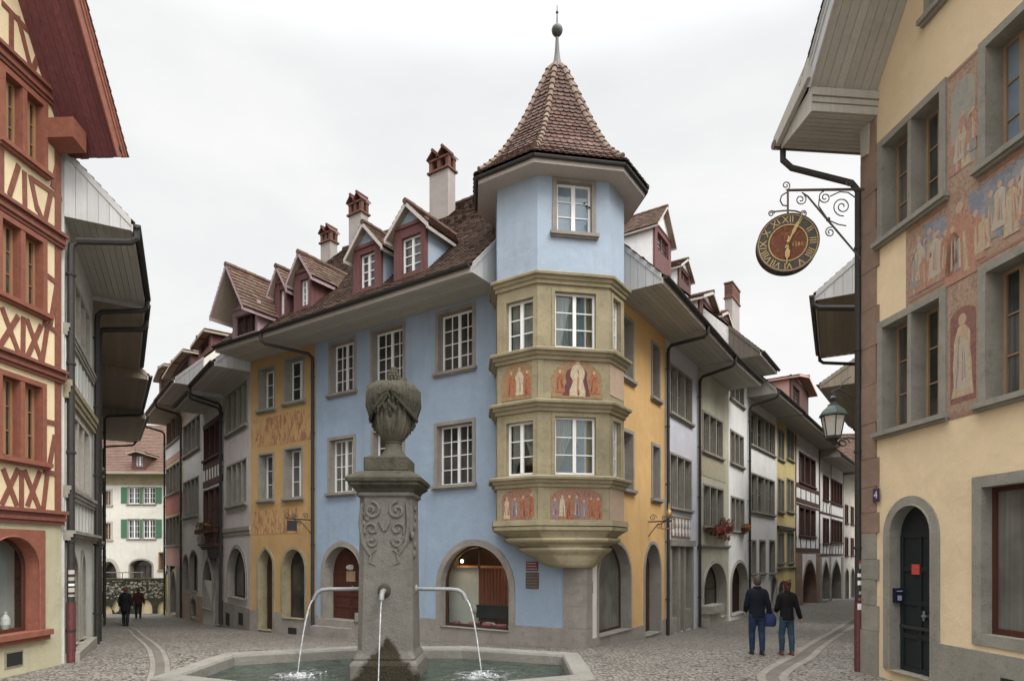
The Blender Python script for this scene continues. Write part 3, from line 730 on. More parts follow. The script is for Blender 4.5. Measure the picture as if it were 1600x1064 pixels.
# roofs: two slopes meeting over the corner
def clipB(u, w):
    p = FB.P(u, 0, w); return FO.uw(p)[1] <= w + .02 and not (w > .05 and u > uendB)
def clipO(u, w):
    p = FO.P(u, 0, w); return FB.uw(p)[1] <= w + .02 and not (w > .05 and u < ubegO)
uendB = FB.px(737, 427, 1.35)[0]; ubegO = FO.px(1034, 430, 1.3)[0]
clipB.poly = [(0, 1.41), (uendB, 1.41), (uendB, 0), (FB.L, 0), (FB.L - 4.5, -4.5), (0, -4.5)]
clipO.poly = [(ubegO, 1.36), (FO.L, 1.36), (FO.L, -4.5), (4.5, -4.5), (0, 0), (ubegO, 0)]
rzB = eave_roof(corner, FB, 0, FB.L, ZE, 1.35, 4.5, 45, 'tile', .17, .15, 'boards', clipB, (0, uendB), 8, ends=(None, 'boards_light'))
rzO = eave_roof(corner, FO, 0, FO.L, ZE, 1.3, 4.5, 45, 'tile', .17, .15, 'boards', clipO, (ubegO, FO.L), 8, ends=('boards_light', None))
bk = MB(); zr = rzB(-4.5)
for fr, a, b in ((FB, 0, FB.L - 4.5), (FO, 4.5, FO.L)): bk.poly([fr.P(a, zr, -4.5), fr.P(b, zr, -4.5), fr.P(b, zr - 4.5, -9), fr.P(a, zr - 4.5, -9)])
for fr, a, b in ((FB, 0, FB.L - 4.5), (FO, 4.5, FO.L)):
    k = int((b - a) / .38)
    for i in range(k): q = fr.P(lerp(a, b, (i + .5) / k), zr, -4.5); bk.tube([q - fr.d * .2, q + fr.d * .2], [.12, .1], 8)
bk.poly([FO.P(FO.L, ZE, 1.3), FO.P(FO.L, zr, -4.5), FO.P(FO.L, ZE, -9)])
bk.build('roof_ridge', M['tile'], corner)
dmB = ('blue_tower', 'dormerwood', 'white_paint', 'fascia')
dormer(corner, FB, rzB, 618, 666, 431, 355, (633.4, 314), (629, 659, 369, 425), dmB, pane='pane2')
dormer(corner, FB, rzB, 554, 596, 453, 387, (567, 346), (564, 587, 396, 449), dmB, pane='pane2')
dormer(corner, FO, rzO, 1022, 1047, 405, 364, (1046, 325), (1026, 1043, 372, 398), ('white', 'dormerwood', 'dormerwood', 'fascia'), pane='pane', over=.3)
dormer(corner, FO, rzO, 1060, 1078, 446, 425, (1077, 405), (1063, 1075, 428, 442), ('white', 'timber', 'dormerwood', 'fascia'), pane='pane', over=.25)
chimney(corner, FB, 671, 700, 268, 330, -3.4, None, 234, .42)
chimney(corner, FB, 545, 564, 335, 372, -3.6, None, 304, .4)
downspout(corner, FO, FO.L - .04, ZE, 1.3, 'gutter', FO.px(1041, 992)[1], z1=FO.px(1040, 562)[1] + .3)

# oriel and turret
PL = [V(p) * .985 for p in ((-.38, 15.75), (.63, 15.1), (2.45, 15.4), (2.96, 16.14), (2.8, 17.05), (1.79, 17.7), (-.03, 17.4), (-.44, 16.66))]
faces = [Fr(PL[i], PL[(i + 1) % 8]) for i in range(8)]
FL, FF, FR_ = faces[0], faces[1], faces[2]
zO0, zO1, zT1 = 3.05, FF.px(900, 441)[1], 11.70
oh = {i: [] for i in range(8)}; th = {i: [] for i in range(8)}
ori = MB()
def folds(full):
    def f(fr, win, u0, u1, z0, z1, w):
        c = MB(); uc = (u0 + u1) / 2
        for s in (-1, 1):
            n = 26; rows = 8; pts = []
            for r in range(rows + 1):
                t = r / rows; z = lerp(z1, z0, t); open_ = 0 if full else .78 * max(0, (t - .3) / .7) ** .8
                for i in range(n + 1):
                    k = i / n; ue = u0 if s < 0 else u1
                    pts.append(fr.P(lerp(ue, lerp(uc, ue, open_), k), z, w + .022 * sin(i * 1.7 + s) + .006 * sin(r + i)))
            c.add(pts, [[r * (n + 1) + i, r * (n + 1) + i + 1, (r + 1) * (n + 1) + i + 1, (r + 1) * (n + 1) + i] for r in range(rows) for i in range(n)])
        c.build('curtain', M['curtain'], win, True)
    return f
kw = dict(grid=(2, 3), fw=.085, rec=.16, st='stone_olive', sill=False, proud=.02, sw=.05)
for (fr, i, x0, x1, a0, b0, a1, b1) in ((FL, 0, 787, 838, 464, 553, 654, 748), (FF, 1, 862, 936, 452, 549, 646, 747), (FR_, 2, 955, 971.5, 464, 553, 654, 750)):
    window(corner, fr, oh[i], x0, x1, a0, b0, **kw, curtain=folds(True)); window(corner, fr, oh[i], x0, x1, a1, b1, **kw, curtain=folds(False))
for i, fr in enumerate(faces): sheet(ori, fr, [(0, zO0), (fr.L, zO0), (fr.L, zO1), (0, zO1)], oh[i])
ori.build('oriel', M['stone_olive'], corner)
tw_ = MB()
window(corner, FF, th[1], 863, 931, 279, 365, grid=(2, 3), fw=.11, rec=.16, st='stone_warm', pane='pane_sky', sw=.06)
for i, fr in enumerate(faces): sheet(tw_, fr, [(0, zO1 - .01), (fr.L, zO1 - .01), (fr.L, zT1), (0, zT1)], th[i])
tw_.build('turret', M['blue_tower'], corner)
def ring_profile(name, prof, mat, base=None, parent=corner):
    base = base or PL; m = MB(); rings = []
    for (o, z) in prof: rings.append([V((p.x, p.y, z)) for p in poly_offset(base, o)])
    m.loft(rings); return m.build(name, mat, parent)
zc = lambda y: FF.px(900, y)[1]
def cornice(y, big=1.0):
    z = zc(y); ring_profile('oriel_cornice', [(.002, z - .24), (.05, z - .235), (.06, z - .15), (.11 * big, z - .14), (.13 * big, z - .06), (.19 * big, z - .055), (.2 * big, z), (.17 * big, z + .025), (.002, z + .06)], M['stone_olive'])
cornice(432, .9); cornice(549); cornice(629); cornice(746)
zb0 = zO0
ring_profile('oriel_cornice', [(.002, zb0 + .1), (.1, zb0 + .1), (.11, zb0 - .04), (.05, zb0 - .05)], M['stone_olive'])
cb = MB(); ctr = V((C0.x - .1, C0.y - .02)); rings = []
for (f, o, z) in ((0, .04, 3.0), (0, .1, 2.98), (.01, .1, 2.9), (.03, .05, 2.86), (.08, .0, 2.78), (.12, -.02, 2.72), (.12, .09, 2.70), (.13, .11, 2.66), (.14, .09, 2.61), (.21, -.02, 2.54), (.27, -.04, 2.48), (.27, .07, 2.46), (.28, .09, 2.42), (.30, .07, 2.37), (.36, .0, 2.28), (.46, .0, 2.16), (.54, -.02, 2.05), (.62, -.04, 1.98)):
    pg = [lerp(q, ctr, f) for q in poly_offset(PL, o)]; ce = sum(pg, V((0, 0))) / 8; fine = [lerp(pg[i], pg[(i + 1) % 8], j / 6) for i in range(8) for j in range(6)]
    mr = sum((q - ce).length for q in fine) / len(fine); k_ = min(.92, f * 1.7)
    rings.append([V((*lerp(q, ce + (q - ce).normalized() * mr, k_), z)) for q in fine])
cb.loft(rings); cb.build('oriel_corbel', M['stone_olive'], corner)
# painted panels of the oriel
RED = [(.22, .07, .04), (.36, .19, .06), (.09, .045, .045), (.40, .30, .17), (.25, .10, .055), (.12, .12, .12), (.40, .24, .07), (.16, .065, .055), (.3, .25, .18)]
frA = fresco('painted panel, warm', RED, 5, fade=.1, fadecol=(.36, .24, .12), stretch=2.6)
frB = fresco('painted panel, red', [(.28, .07, .05), (.12, .04, .05), (.37, .25, .17), (.30, .10, .06), (.10, .07, .10), (.34, .29, .23), (.2, .06, .05)], 6, fade=.1, fadecol=(.3, .19, .13), stretch=2.4)
skin = paint('painted flesh', (.46, .31, .2), .9, .3, .1, 30)
robeW = fresco('painted pale robe', [(.50, .43, .31), (.55, .48, .36), (.33, .24, .16), (.46, .36, .24)], 8, fade=.2, fadecol=(.4, .3, .2), stretch=3); robeD = fresco('painted dark cloak', [(.08, .03, .06), (.14, .05, .05), (.05, .03, .07), (.2, .08, .05)], 7, fade=.15, fadecol=(.24, .11, .07), stretch=3)
robeR = fresco('painted red robe', [(.33, .08, .05), (.40, .17, .08), (.18, .05, .04), (.38, .25, .14)], 7, fade=.2, fadecol=(.3, .14, .08), stretch=3); robeB = fresco('painted blue robe', [(.15, .16, .2), (.22, .22, .25), (.2, .1, .09), (.3, .25, .2)], 7, fade=.2, fadecol=(.28, .2, .15), stretch=3)
FIG = [robeW, skin, robeD, robeR, robeB]
def blob(fr, uc, z0, h, wd, n=14, lean=0.0, top=.45):
    """outline of a robed figure"""
    pts = []; a = R.uniform(-.12, .12); b = R.uniform(.8, 1.2)
    for t, k in ((0, 1), (.15, .93 + a), (.4, .78 - a), (.55, .8 * b), (.66, .84 * b), (.76, .7), (.84, top * .75), (.86, .2)): pts.append((uc + wd * k / 2 + lean * t, z0 + h * t))
    return pts + [(2 * (uc + lean * ((z - z0) / h)) - u + R.uniform(-.06, .06) * wd, z) for u, z in pts[::-1]]
def figures(par, fr, figs, w=.016, mats=None):
    for i, (uc, z0, h, wd, m, hm) in enumerate(figs):
        mb = MB(); ww = w + .002 * (i % 4); ol = blob(fr, uc, z0, h, wd)
        mb.prism([fr.P(u, z, .0) for u, z in ol], fr.n * ww, m)
        for k in range(3):                           # folds of the garment
            u = uc + wd * R.uniform(-.32, .32); t0, t1 = R.uniform(.0, .2), R.uniform(.5, .75); q = wd * R.uniform(.04, .09)
            mb.prism([fr.P(u - q, z0 + h * t0, 0), fr.P(u + q, z0 + h * t0, 0), fr.P(lerp(u, uc, .4) + q * .4, z0 + h * t1, 0), fr.P(lerp(u, uc, .4) - q * .4, z0 + h * t1, 0)], fr.n * (ww + .0006 + .0003 * k), [2, 0, 3, 2, 3][(m + k) % 5] if mats is None else (m + k + 1) % 4)
        if hm is not None:
            r = h * .075; mb.prism([fr.P(uc + r * .8 * cos(a * pi / 5), z0 + h * .925 + r * sin(a * pi / 5), 0) for a in range(10)], fr.n * (ww + .002), hm)
        mb.build('painted_figure', mats or FIG, par)
def archpanel(fr, x0, x1, yt, yb, rise):
    u0, u1, z0, z1 = fr.rect(x0, x1, yt, yb); return arch_line(u0, u1, z0, z1, 'round', 14, rise)[0], (u0, u1, z0, z1)
pn, r_ = archpanel(FL, 784, 836, 566, 624, .42); slab(corner, FL, pn, frA); u0, u1, z0, z1 = r_
figures(corner, FL, [(lerp(u0, u1, .3), z0 + .1, .62, .22, 3, 1), (lerp(u0, u1, .55), z0 + .1, .68, .24, 0, 1), (lerp(u0, u1, .78), z0 + .08, .6, .2, 3, 1)])
pn, r_ = archpanel(FF, 861, 941, 564, 622, .5); slab(corner, FF, pn, frA); u0, u1, z0, z1 = r_; uc = lerp(u0, u1, .5)
figures(corner, FF, [(uc - .02, z0 + .05, .82, .72, 2, None), (uc + .02, z0 + .04, .92, .38, 0, 1), (u0 + .22, z0 + .12, .55, .24, 3, 1), (u1 - .22, z0 + .12, .55, .24, 3, 1)])
for fr, x0, x1, nf in ((FL, 785, 839, 4), (FF, 860, 941, 7)):
    pn, r_ = archpanel(fr, x0, x1, 762, 813, .25); slab(corner, fr, pn, frB); u0, u1, z0, z1 = r_
    figures(corner, fr, [(lerp(u0, u1, (i + .6) / (nf + .2)), z0 + .05 + .05 * (i % 2), R.uniform(.45, .6), .17, R.choice([3, 2, 0, 3, 4]), 1) for i in range(nf)])
for (ya, yb) in ((567, 622), (762, 815)):
    u0, u1, z0, z1 = FR_.rect(953, 974, ya, yb); slab(corner, FR_, [(.04, z0), (FR_.L - .04, z0), (FR_.L - .04, z1), (.04, z1)], M['stone_pink'], .012, 'side_panel')
# pilaster strips of the oriel
for i, fr in ((0, FL), (1, FF)):
    for (ya, yb) in ((562, 625), (758, 816)):
        for u in ((fr.L - .15, fr.L - .0) if i == 0 else (0, .15),): pil = MB(); pil.box(fr, u[0], u[1], zc(yb), zc(ya), -.01, .02); pil.build('oriel_pilaster', M['stone_olive'], corner)
# turret roof: bell-cast, eight sides of scalloped tiles
zE = 11.74; zA = 15.16; cen = V((1.19, 16.1))
prof = [(1.0, 0), (.86, .072), (.735, .155), (.63, .25), (.535, .35), (.445, .455), (.36, .57), (.28, .69), (.195, .815), (.112, .935), (.045, 1.0)]
EV = poly_offset(PL, .60)
ring_profile('turret_soffit', [(.0, zT1 - .11), (.44, zT1 - .11), (.445, zT1 - .06), (.0, zT1 + .02)], M['boards'])
ring_profile('turret_fascia', [(.45, zT1 - .17), (.48, zT1 - .17), (.49, zE - .02), (.455, zE - .0)], M['fascia'])
gm = MB(); ev2 = poly_offset(PL, .53); lp = [V((p.x, p.y, zE - .075)) for p in ev2]
for i in range(8): gm.tube([lp[i], lp[(i + 1) % 8]], .05, 8)
gm.build('gutter', M['gutter'], corner)
tr = MB()
rp = lambda p, k: V((*(cen + (p - cen) * prof[k][0]), zE + (zA - zE) * prof[k][1]))
for i in range(8):
    a, b = EV[i], EV[(i + 1) % 8]
    for k in range(len(prof) - 1):
        A, B, C_, D_ = rp(a, k), rp(b, k), rp(b, k + 1), rp(a, k + 1)
        tr.poly([A, B, C_, D_], 1)
        U = (B - A).normalized(); mid = ((C_ + D_) / 2 - (A + B) / 2); up = mid.normalized(); N = U.cross(up); N = N if N.z > 0 else -N
        nr = max(1, round(mid.length / .15)); 
        for r in range(nr):
            t0, t1 = r / nr, min(1, (r + 1.2) / nr)
            L0, L1 = lerp(A, D_, t0), lerp(B, C_, t0); T0, T1 = lerp(A, D_, t1), lerp(B, C_, t1); w = (L1 - L0).length
            nc = max(1, round(w / .165)); o = .5 * (r % 2 if nr > 1 else k % 2) if nc > 1 else 0
            for c in range(nc + (1 if o else 0)):
                f0, f1 = max(0, (c - o) / nc), min(1, (c + 1 - o) / nc)
                if f1 - f0 < .05: continue
                q0, q1, s1, s0 = lerp(L0, L1, f0), lerp(L0, L1, f1), lerp(T0, T1, f1), lerp(T0, T1, f0); g = U * .004
                h = N * (.03 + R.uniform(0, .01)); cut = .3 * mid.length / nr; m_ = lerp(q0, q1, .5); j = up * R.uniform(-.008, .008)
                top = [q0 + g + up * cut + h + j, lerp(q0, m_, .4) + up * cut * .3 + h + j, m_ + h + j, lerp(m_, q1, .6) + up * cut * .3 + h + j, q1 - g + up * cut + h + j, s1 - g + N * .008, s0 + g + N * .008]
                low = [x - N * .026 for x in top[:5]]
                tr.add(top + low, [[0, 1, 2, 3, 4, 5, 6], [7, 8, 1, 0], [8, 9, 2, 1], [9, 10, 3, 2], [10, 11, 4, 3]], 0)
trf = tr.build('turret_roof', [M['tile_red'], M['tile']], corner)
hp = MB()
for i in range(8):
    line = [rp(EV[i], k) for k in range(len(prof))]; dist = 0; pts = []
    for k in range(len(line) - 1):
        n = max(1, round((line[k + 1] - line[k]).length / .24))
        for j in range(n): pts.append(lerp(line[k], line[k + 1], j / n))
    pts.append(line[-1])
    for k in range(1, len(pts) - 1): hp.tube([pts[k] - (pts[k + 1] - pts[k]) * .12 + V((0, 0, .03)), pts[k + 1] + V((0, 0, .0))], [.085, .062], 8)
hp.build('hip_tiles', M['tile_ridge'], trf)
fi = MB(); fi.lathe((cen.x, cen.y, 0), [(.17, zA - .14), (.13, zA + .02), (.085, zA + .2), (.06, zA + .4), (.042, zA + .75), (.03, zA + .78)], 12)
fi.ball((cen.x, cen.y, zA + .95), .15, 0, 8); fi.lathe((cen.x, cen.y, 0), [(.06, zA + .8), (.05, zA + .84)], 10)
fi.lathe((cen.x, cen.y, 0), [(.025, zA + 1.08), (.018, zA + 1.35), (.012, zA + 1.6)], 8); fi.ball((cen.x, cen.y, zA + 1.42), .04, 0, 6)
fi.build('turret_finial', paint('dark lead', (.075, .072, .068), .5, .25), trf, True)

# ---------------------------------------------------------------- amber house to the left of it
amber = thing('amber_house', 'amber house with two painted friezes, left of the blue corner house', 'house', (P1.x, P1.y, gz(*P1)))
hY = []
for r in ((403.8, 430.8, 573, 639), (443.7, 476.6, 557, 627), (404, 428.6, 707, 780), (443.7, 474, 698, 777)):
    window(amber, FY, hY, *r, grid=(2, 3), fw=.07, rec=.34, st='stone')
ay, d1 = arch(amber, FY, hY, 401.5, 429.5, 853, 984, kind='pointed', fw=.11, rec=.4, st='stone_olive', mat='darkwood', base=FY.px(415, 984)[1])
ay, d2 = arch(amber, FY, hY, 439, 480, 853, 966, fw=.11, rec=.38, fill='glass', st='stone_olive', base=FY.px(459, 966)[1], split=(1, 0), frame='redbrownwood', rise=.72)
wall(amber, FY, [(0, -1.4), (FY.L - .002, -1.4), (FY.L - .002, zt), (0, zt)], hY, M['amber'], sides=9)
zp = FY.px(490, 960)[1]
plinth(amber, FY, 0, FY.L, zp, [(d1[0] - .11, d1[1] + .11, d1[2]), (d2[0] - .11, d2[1] + .11, d2[2])], mat='stone_warm')
v = MB(); r = FY.rect(451.7, 464.6, 980, 990); v.box(FY, *r, .02, .045); v.build('cellar_vent', M['dark'], amber)
def frieze_mat():
    t = NT('worn ornamental frieze'); p = t.pos()
    a = t.noise(t.scaled(p, 9, 9, 2.6), 1.0, 5, .65, .8); b = t.noise(p, 3, 5, .7); f = t.noise(p, 26, 4, .7); g = t.noise(p, .55, 5, .62)
    base = t.mix(t.rng(g, .3, .7, 0, 1), mul((.43, .275, .125), .88), mul((.43, .275, .125), 1.12))
    red = t.ramp(t.rng(f, .3, .7, 0, 1), [(0, (.13, .05, .055)), (.5, (.24, .09, .07)), (1, (.33, .17, .10))])
    k = t.math('MULTIPLY', t.rng(a, .49, .55, 0, 1), t.rng(b, .3, .5, .1, .8))
    return t.done(t.bsdf(t.mix(k, base, red), .9, .15, 0, t.bump(f, .25, .01)))
frY = frieze_mat()
for (ya, yb, xa, xb) in ((650, 693, 394, 488), (799, 834, 394, 470)):
    u0, u1, z0, z1 = FY.rect(xa, xb, ya, yb)
    pts = [(u0, z0), (u1, z0)] + [(lerp(u1, u0, i / 16), z1 + .09 * abs(sin(i * 1.3))) for i in range(17)]
    slab(amber, FY, pts, frY, .006, 'painted_frieze')
rzY = eave_roof(amber, FY, 0, FY.L, ZE, 1.35, 4.5, 45, 'tile', .18, .16, 'boards', None, None, 8, ends=('boards_light', None))
dr_ = ('dormerwood', 'dormerwood', 'white_paint', 'pinkwood')
dormer(amber, FY, rzY, 461.6, 487, 484, 427, (468, 392), (471, 484.5, 437, 478), dr_, pane='pane2')
dormer(amber, FY, rzY, 431.6, 449, 495, 444, (433.5, 414.6), (438.5, 447.5, 453, 492), dr_, pane='pane2')
dormer(amber, FY, rzY, 366, 404, 534, 482, (360, 409), (369, 401, 491, 522), ('pinkwood', 'pinkwood', 'timber', 'pinkwood'), over=.75, lights=3, grid=(1, 1), pane='pane')
chimney(amber, FY, 501, 516, 379, 402, -4.6, None, 354, .4)
downspout(amber, FY, FY.L - .03, ZE, 1.35, 'gutter', FY.px(494, 992)[1], du=-.9, z1=FY.px(493, 560)[1])
# ---------------------------------------------------------------- left street, right-hand row (beyond the amber house)
L1, L2, L3, L4, L5 = P1, V((-12.3, 26)), V((-14.64, 28.97)), V((-17.8, 33)), V((-21.2, 37.4))
def row_house(name, label, A, B, ze, mat, build, ov=1.2, rd=4.0, tile='tile', dep=8, ends=('boards_light', 'boards_light'), np_=6, pitch=45, soffit='boards', bottom=-2.6, tw=.2):
    fr = Fr(A, B); h = thing(name, label, 'house', (A[0], A[1], gz(*A))); holes = []
    post = build(h, fr, holes)
    wall(h, fr, [(.002, bottom), (fr.L - .002, bottom), (fr.L - .002, ze + .03), (.002, ze + .03)], holes, M[mat], sides=dep)
    rz = eave_roof(h, fr, 0, fr.L, ze, ov, rd, pitch, tile, tw, .18, soffit, None, None, np_, ends=ends)
    g = MB(); zr = rz(-rd)                          # gable walls
    for u in (.01, fr.L - .01): g.poly([fr.P(u, ze - .1, 0), fr.P(u, rz(0) - .1, 0), fr.P(u, zr - .1, -rd), fr.P(u, ze - .1, -dep)])
    g.build('gable', M[mat], h)
    if post: post(rz)
    return h, fr, rz
dk = dict(sash='grey_paint', grid=(1, 2), fw=.07, mull=.09, rec=.16, sw=.035)
def b_pink(h, fr, ho):
    window(h, fr, ho, 353.5, 387, 606, 671, lights=4, **dk); window(h, fr, ho, 354.5, 386, 721, 788, lights=4, **dk)
    _, d = arch(h, fr, ho, 355.5, 387, 850, 934, fw=.14, rec=.3, fill='glass', st='stone_pink' if 0 else 'stone_warm', base=fr.px(371, 934)[1], frame='darkwood')
    band(h, fr, 0, fr.L, fr.px(369, 836)[1], fr.px(369, 824)[1], 'stone')
    v = MB()
    for x0, x1 in ((354, 360), (374, 381)): r = fr.rect(x0, x1, 957, 976); v.box(fr, *r, -.05, .04)
    v.build('cellar_opening', M['dark'], h)
    plinth(h, fr, 0, fr.L, fr.px(370, 945)[1], [], mat='stone_warm', proud=.03)
    return lambda rz: (downspout(h, fr, .06, 9.1, 1.2, 'gutter', fr.px(349, 975)[1]), dormer(h, fr, rz, 312, 331, 552, 530, (321, 508), (315, 328, 534, 548), ('dormerwood', 'dormerwood', 'timber', 'boards_brown'), wf=-.4, tile='tile_far', over=.4))
row_house('pink_grey_house', 'pink grey house with one shop arch, left of the amber house', L2, L1, 9.1, 'pinkgrey', b_pink)
def b_timber(h, fr, ho):
    k = dict(dk, sash='timber', st='timber')
    window(h, fr, ho, 319, 345, 661, 714, lights=3, **k); window(h, fr, ho, 318.5, 344.5, 762, 822, lights=3, **k)
    for y in (722, 749, 757): pass
    for (ya, yb) in ((728, 718), (757, 747), (662, 655)): band(h, fr, 0, fr.L, fr.px(333, ya)[1], fr.px(333, yb)[1], 'timber', w1=.05, steps=1, name='timber_beam')
    z0, z1 = fr.px(333, 747)[1], fr.px(333, 728)[1]
    beams_uz(h, fr, [(fr.L * i / 7, z0, fr.L * i / 7, z1) for i in range(1, 7)], 'timber', .09)
    band(h, fr, -.0, fr.L, fr.px(330, 858)[1], fr.px(330, 853)[1], 'timber', w1=.18)
    for (x0, x1, yt) in ((317, 334, 868), (337, 346.5, 870)): arch(h, fr, ho, x0, x1, yt, 950 if x0 < 330 else 976, kind='pointed', fw=.12, rec=.3, fill='dark', st='stone_warm', base=fr.px(x0, 948 if x0 < 330 else 974)[1])
    u0, u1, z0, z1 = fr.rect(316, 345, 831, 851); r = MB(); r.box(fr, u0, u1, z1 - .04, z1, .12, .2); r.box(fr, u0, u1, z0, z0 + .04, .12, .2); r.box(fr, u0, u1, z0 - .03, z0, 0, .24)
    for i in range(14): q = lerp(u0 + .02, u1 - .02, i / 13); r.tube([fr.P(q, z0, .16), fr.P(q, (z0 + z1) / 2, .22), fr.P(q, z1, .16)], .014, 5)
    r.build('window_railing', M['timber'], h)
    return lambda rz: (downspout(h, fr, fr.L - .06, 8.95, 1.2, 'gutter', fr.px(346, 974)[1]), dormer(h, fr, rz, 284, 299, 592, 565, (292, 545), (287, 297, 568, 586), ('dormerwood', 'dormerwood', 'timber', 'boards_light'), wf=-1.2, tile='tile', over=.5))
row_house('timber_house', 'narrow half-timbered house with a flower railing, between a pink grey and an off-white house', L3, L2, 8.95, 'offwhite', b_timber)
def b_white(h, fr, ho):
    window(h, fr, ho, 287, 313, 656, 706, lights=4, **dk); window(h, fr, ho, 287, 311, 748, 806, lights=4, **dk)
    for (x0, x1, yt, yb) in ((286.5, 295.5, 865, 920), (296.5, 309.5, 858, 923)): arch(h, fr, ho, x0, x1, yt, yb, fw=.1, rec=.25, fill='glass', st='stone_warm', base=fr.px((x0 + x1) / 2, yb)[1], split=(1, 0), rise=.5)
    arch(h, fr, ho, 298, 307.5, 932, 964, fw=.1, rec=.25, fill='dark', st='stone_warm', base=fr.px(303, 964)[1], rise=.3)
    plinth(h, fr, 0, fr.L, fr.px(300, 928)[1], [(fr.px(298, 950)[0], fr.px(307.5, 950)[0], -3)], mat='stone_pink', proud=.02)
    return lambda rz: (downspout(h, fr, .05, 10.25, 1.2, 'gutter', fr.px(286, 965)[1]), dormer(h, fr, rz, 268, 300, 602, 570, (283, 543), (273, 296, 574, 594), ('dormerwood', 'timber', 'timber', 'boards_brown'), wf=-.5, tile='tile_far', over=.5))
row_house('off_white_house', 'off-white house with grey window bands and peeling plaster above a pinkish base', L4, L3, 10.25, 'offwhite', b_white, ends=('boards_light', 'lead'))
def b_red(h, fr, ho):
    k = dict(dk, sash='brownwood')
    window(h, fr, ho, 261, 282.5, 648, 690, lights=3, **k); window(h, fr, ho, 260, 281, 726, 770, lights=4, **k); window(h, fr, ho, 259.5, 281, 806, 851, lights=4, **k)
    slab(h, fr, [(0, fr.px(270, 803)[1]), (fr.L, fr.px(270, 803)[1]), (fr.L, fr.px(270, 774)[1]), (0, fr.px(270, 774)[1])], M['redband'], .02, 'red_band')
    slab(h, fr, [(0, fr.px(270, 722)[1]), (fr.L, fr.px(270, 722)[1]), (fr.L, fr.px(270, 712)[1]), (0, fr.px(270, 712)[1])], M['rosy'], .02, 'rosy_band')
    slab(h, fr, [(0, fr.px(270, 712)[1]), (fr.L, fr.px(270, 712)[1]), (fr.L, fr.px(270, 694)[1]), (0, fr.px(270, 694)[1])], M['white'], .015, 'white_band')
    plinth(h, fr, 0, fr.L, fr.px(270, 884)[1], [(fr.px(258.5, 920)[0], fr.px(263.5, 920)[0], -9), (fr.px(266, 920)[0], fr.px(276, 920)[0], -9)], mat='stone_warm', proud=.02, name='stone_storey')
    slab(h, fr, [(0, fr.px(270, 884)[1]), (fr.L, fr.px(270, 884)[1]), (fr.L, fr.px(270, 854)[1]), (0, fr.px(270, 854)[1])], M['rosy'], .018, 'rosy_band')
    for (x0, x1) in ((258.5, 263.5), (266, 276)): arch(h, fr, ho, x0, x1, 888, 958, kind='pointed', fw=.1, rec=.3, fill='dark', st='stone_warm', mat='grey_paint', base=fr.px(270, 958)[1])
    return lambda rz: (downspout(h, fr, .1, 10.2, 1.2, 'gutter', -1.6), dormer(h, fr, rz, 250, 266, 612, 582, (258, 556), (253, 263, 585, 606), ('dormerwood', 'timber', 'timber', 'boards_brown'), wf=-.5, tile='tile_far', over=.4))
row_house('rosy_house', 'narrow house banded yellow, white and faded red, at the end of its row', L5, L4, 10.2, 'yellow', b_red, ends=('boards', None), soffit='boards_brown')
# ---------------------------------------------------------------- left street, left-hand row
G0, G1, G2, G3, G4 = V((-9.46, 12.9)), V((-11.6, 16.9)), V((-15.3, 22.7)), V((-18.8, 28)), V((-23.0, 34.2))
def b_grey(h, fr, ho):
    k = dict(grid=(1, 1), fw=.1, mull=.13, rec=.2, sw=.04, sash='greywhite', st='stone_light', sill=False)
    k['sash'] = 'fascia'
    window(h, fr, ho, 107, 139, 455, 541, lights=4, **k); window(h, fr, ho, 101.5, 138, 652, 768, lights=4, **k)
    for (ya, yb, w1) in ((558, 541, .1), (646, 620, .14), (786, 769, .12), (846, 832, .2)): band(h, fr, .0, fr.L, fr.px(120, ya)[1], fr.px(120, yb)[1], 'stone_olive' if ya == 646 else 'stone', w1=w1, steps=3)
    for (x0, x1, yb) in ((102.5, 120.5, 1008), (123.5, 132, 996)): arch(h, fr, ho, x0, x1, 859, yb, fw=.12, rec=.55, fill='dark', st='stone', mat='grey_paint', base=fr.px((x0 + x1) / 2, yb)[1], rise=.55)
    m = MB()
    for i in range(9): u = lerp(.1, fr.L - .1, i / 8); m.box(fr, u - .035, u + .035, fr.px(120, 832)[1], fr.px(120, 786)[1], -.01, .02); m.box(fr, u - .035, u + .035, fr.px(120, 619)[1], fr.px(120, 559)[1], -.01, .02)
    m.build('panel_ribs', M['greywhite'], h)
    s = MB(); s.box(fr, .1, 3.0, -.6, fr.px(112, 1008)[1] - .06, -.05, .26); s.build('doorstep', M['stone'], h)
    p = MB(); q = fr.P(.12, 0, .1); p.tube([V((q.x, q.y, -.3)), V((q.x, q.y, 1.28))], .084, 10); p.build('pipe_shoe', M['downred'], h, True)
    for (z, hh, m_) in ((1.88, .09, 'fascia'), (1.74, .08, 'stone_light'), (1.63, .05, 'white_paint'), (1.50, .09, 'fascia'), (1.40, .05, 'stone_light')):
        st_ = MB(); pp = [V((q.x + .08 * cos(-pi * .5 + i * .3), q.y + .08 * sin(-pi * .5 + i * .3), z + s_)) for s_ in (0, hh) for i in range(6)]
        st_.add(pp, [[i, i + 1, 7 + i, 6 + i] for i in range(5)]); st_.build('sticker', M[m_], h)
    return lambda rz: (downspout(h, fr, .12, 9.45, 1.2, 'gutter', -.3, r=.075), downspout(h, fr, fr.L - .05, 9.45, 1.2, 'gutter', -.9, r=.07, du=-.05))
row_house('grey_white_house', 'tall grey white house with slender window bands, right behind the red timbered house', G0, G1, 9.45, 'greywhite', b_grey, rd=4.5, np_=9)
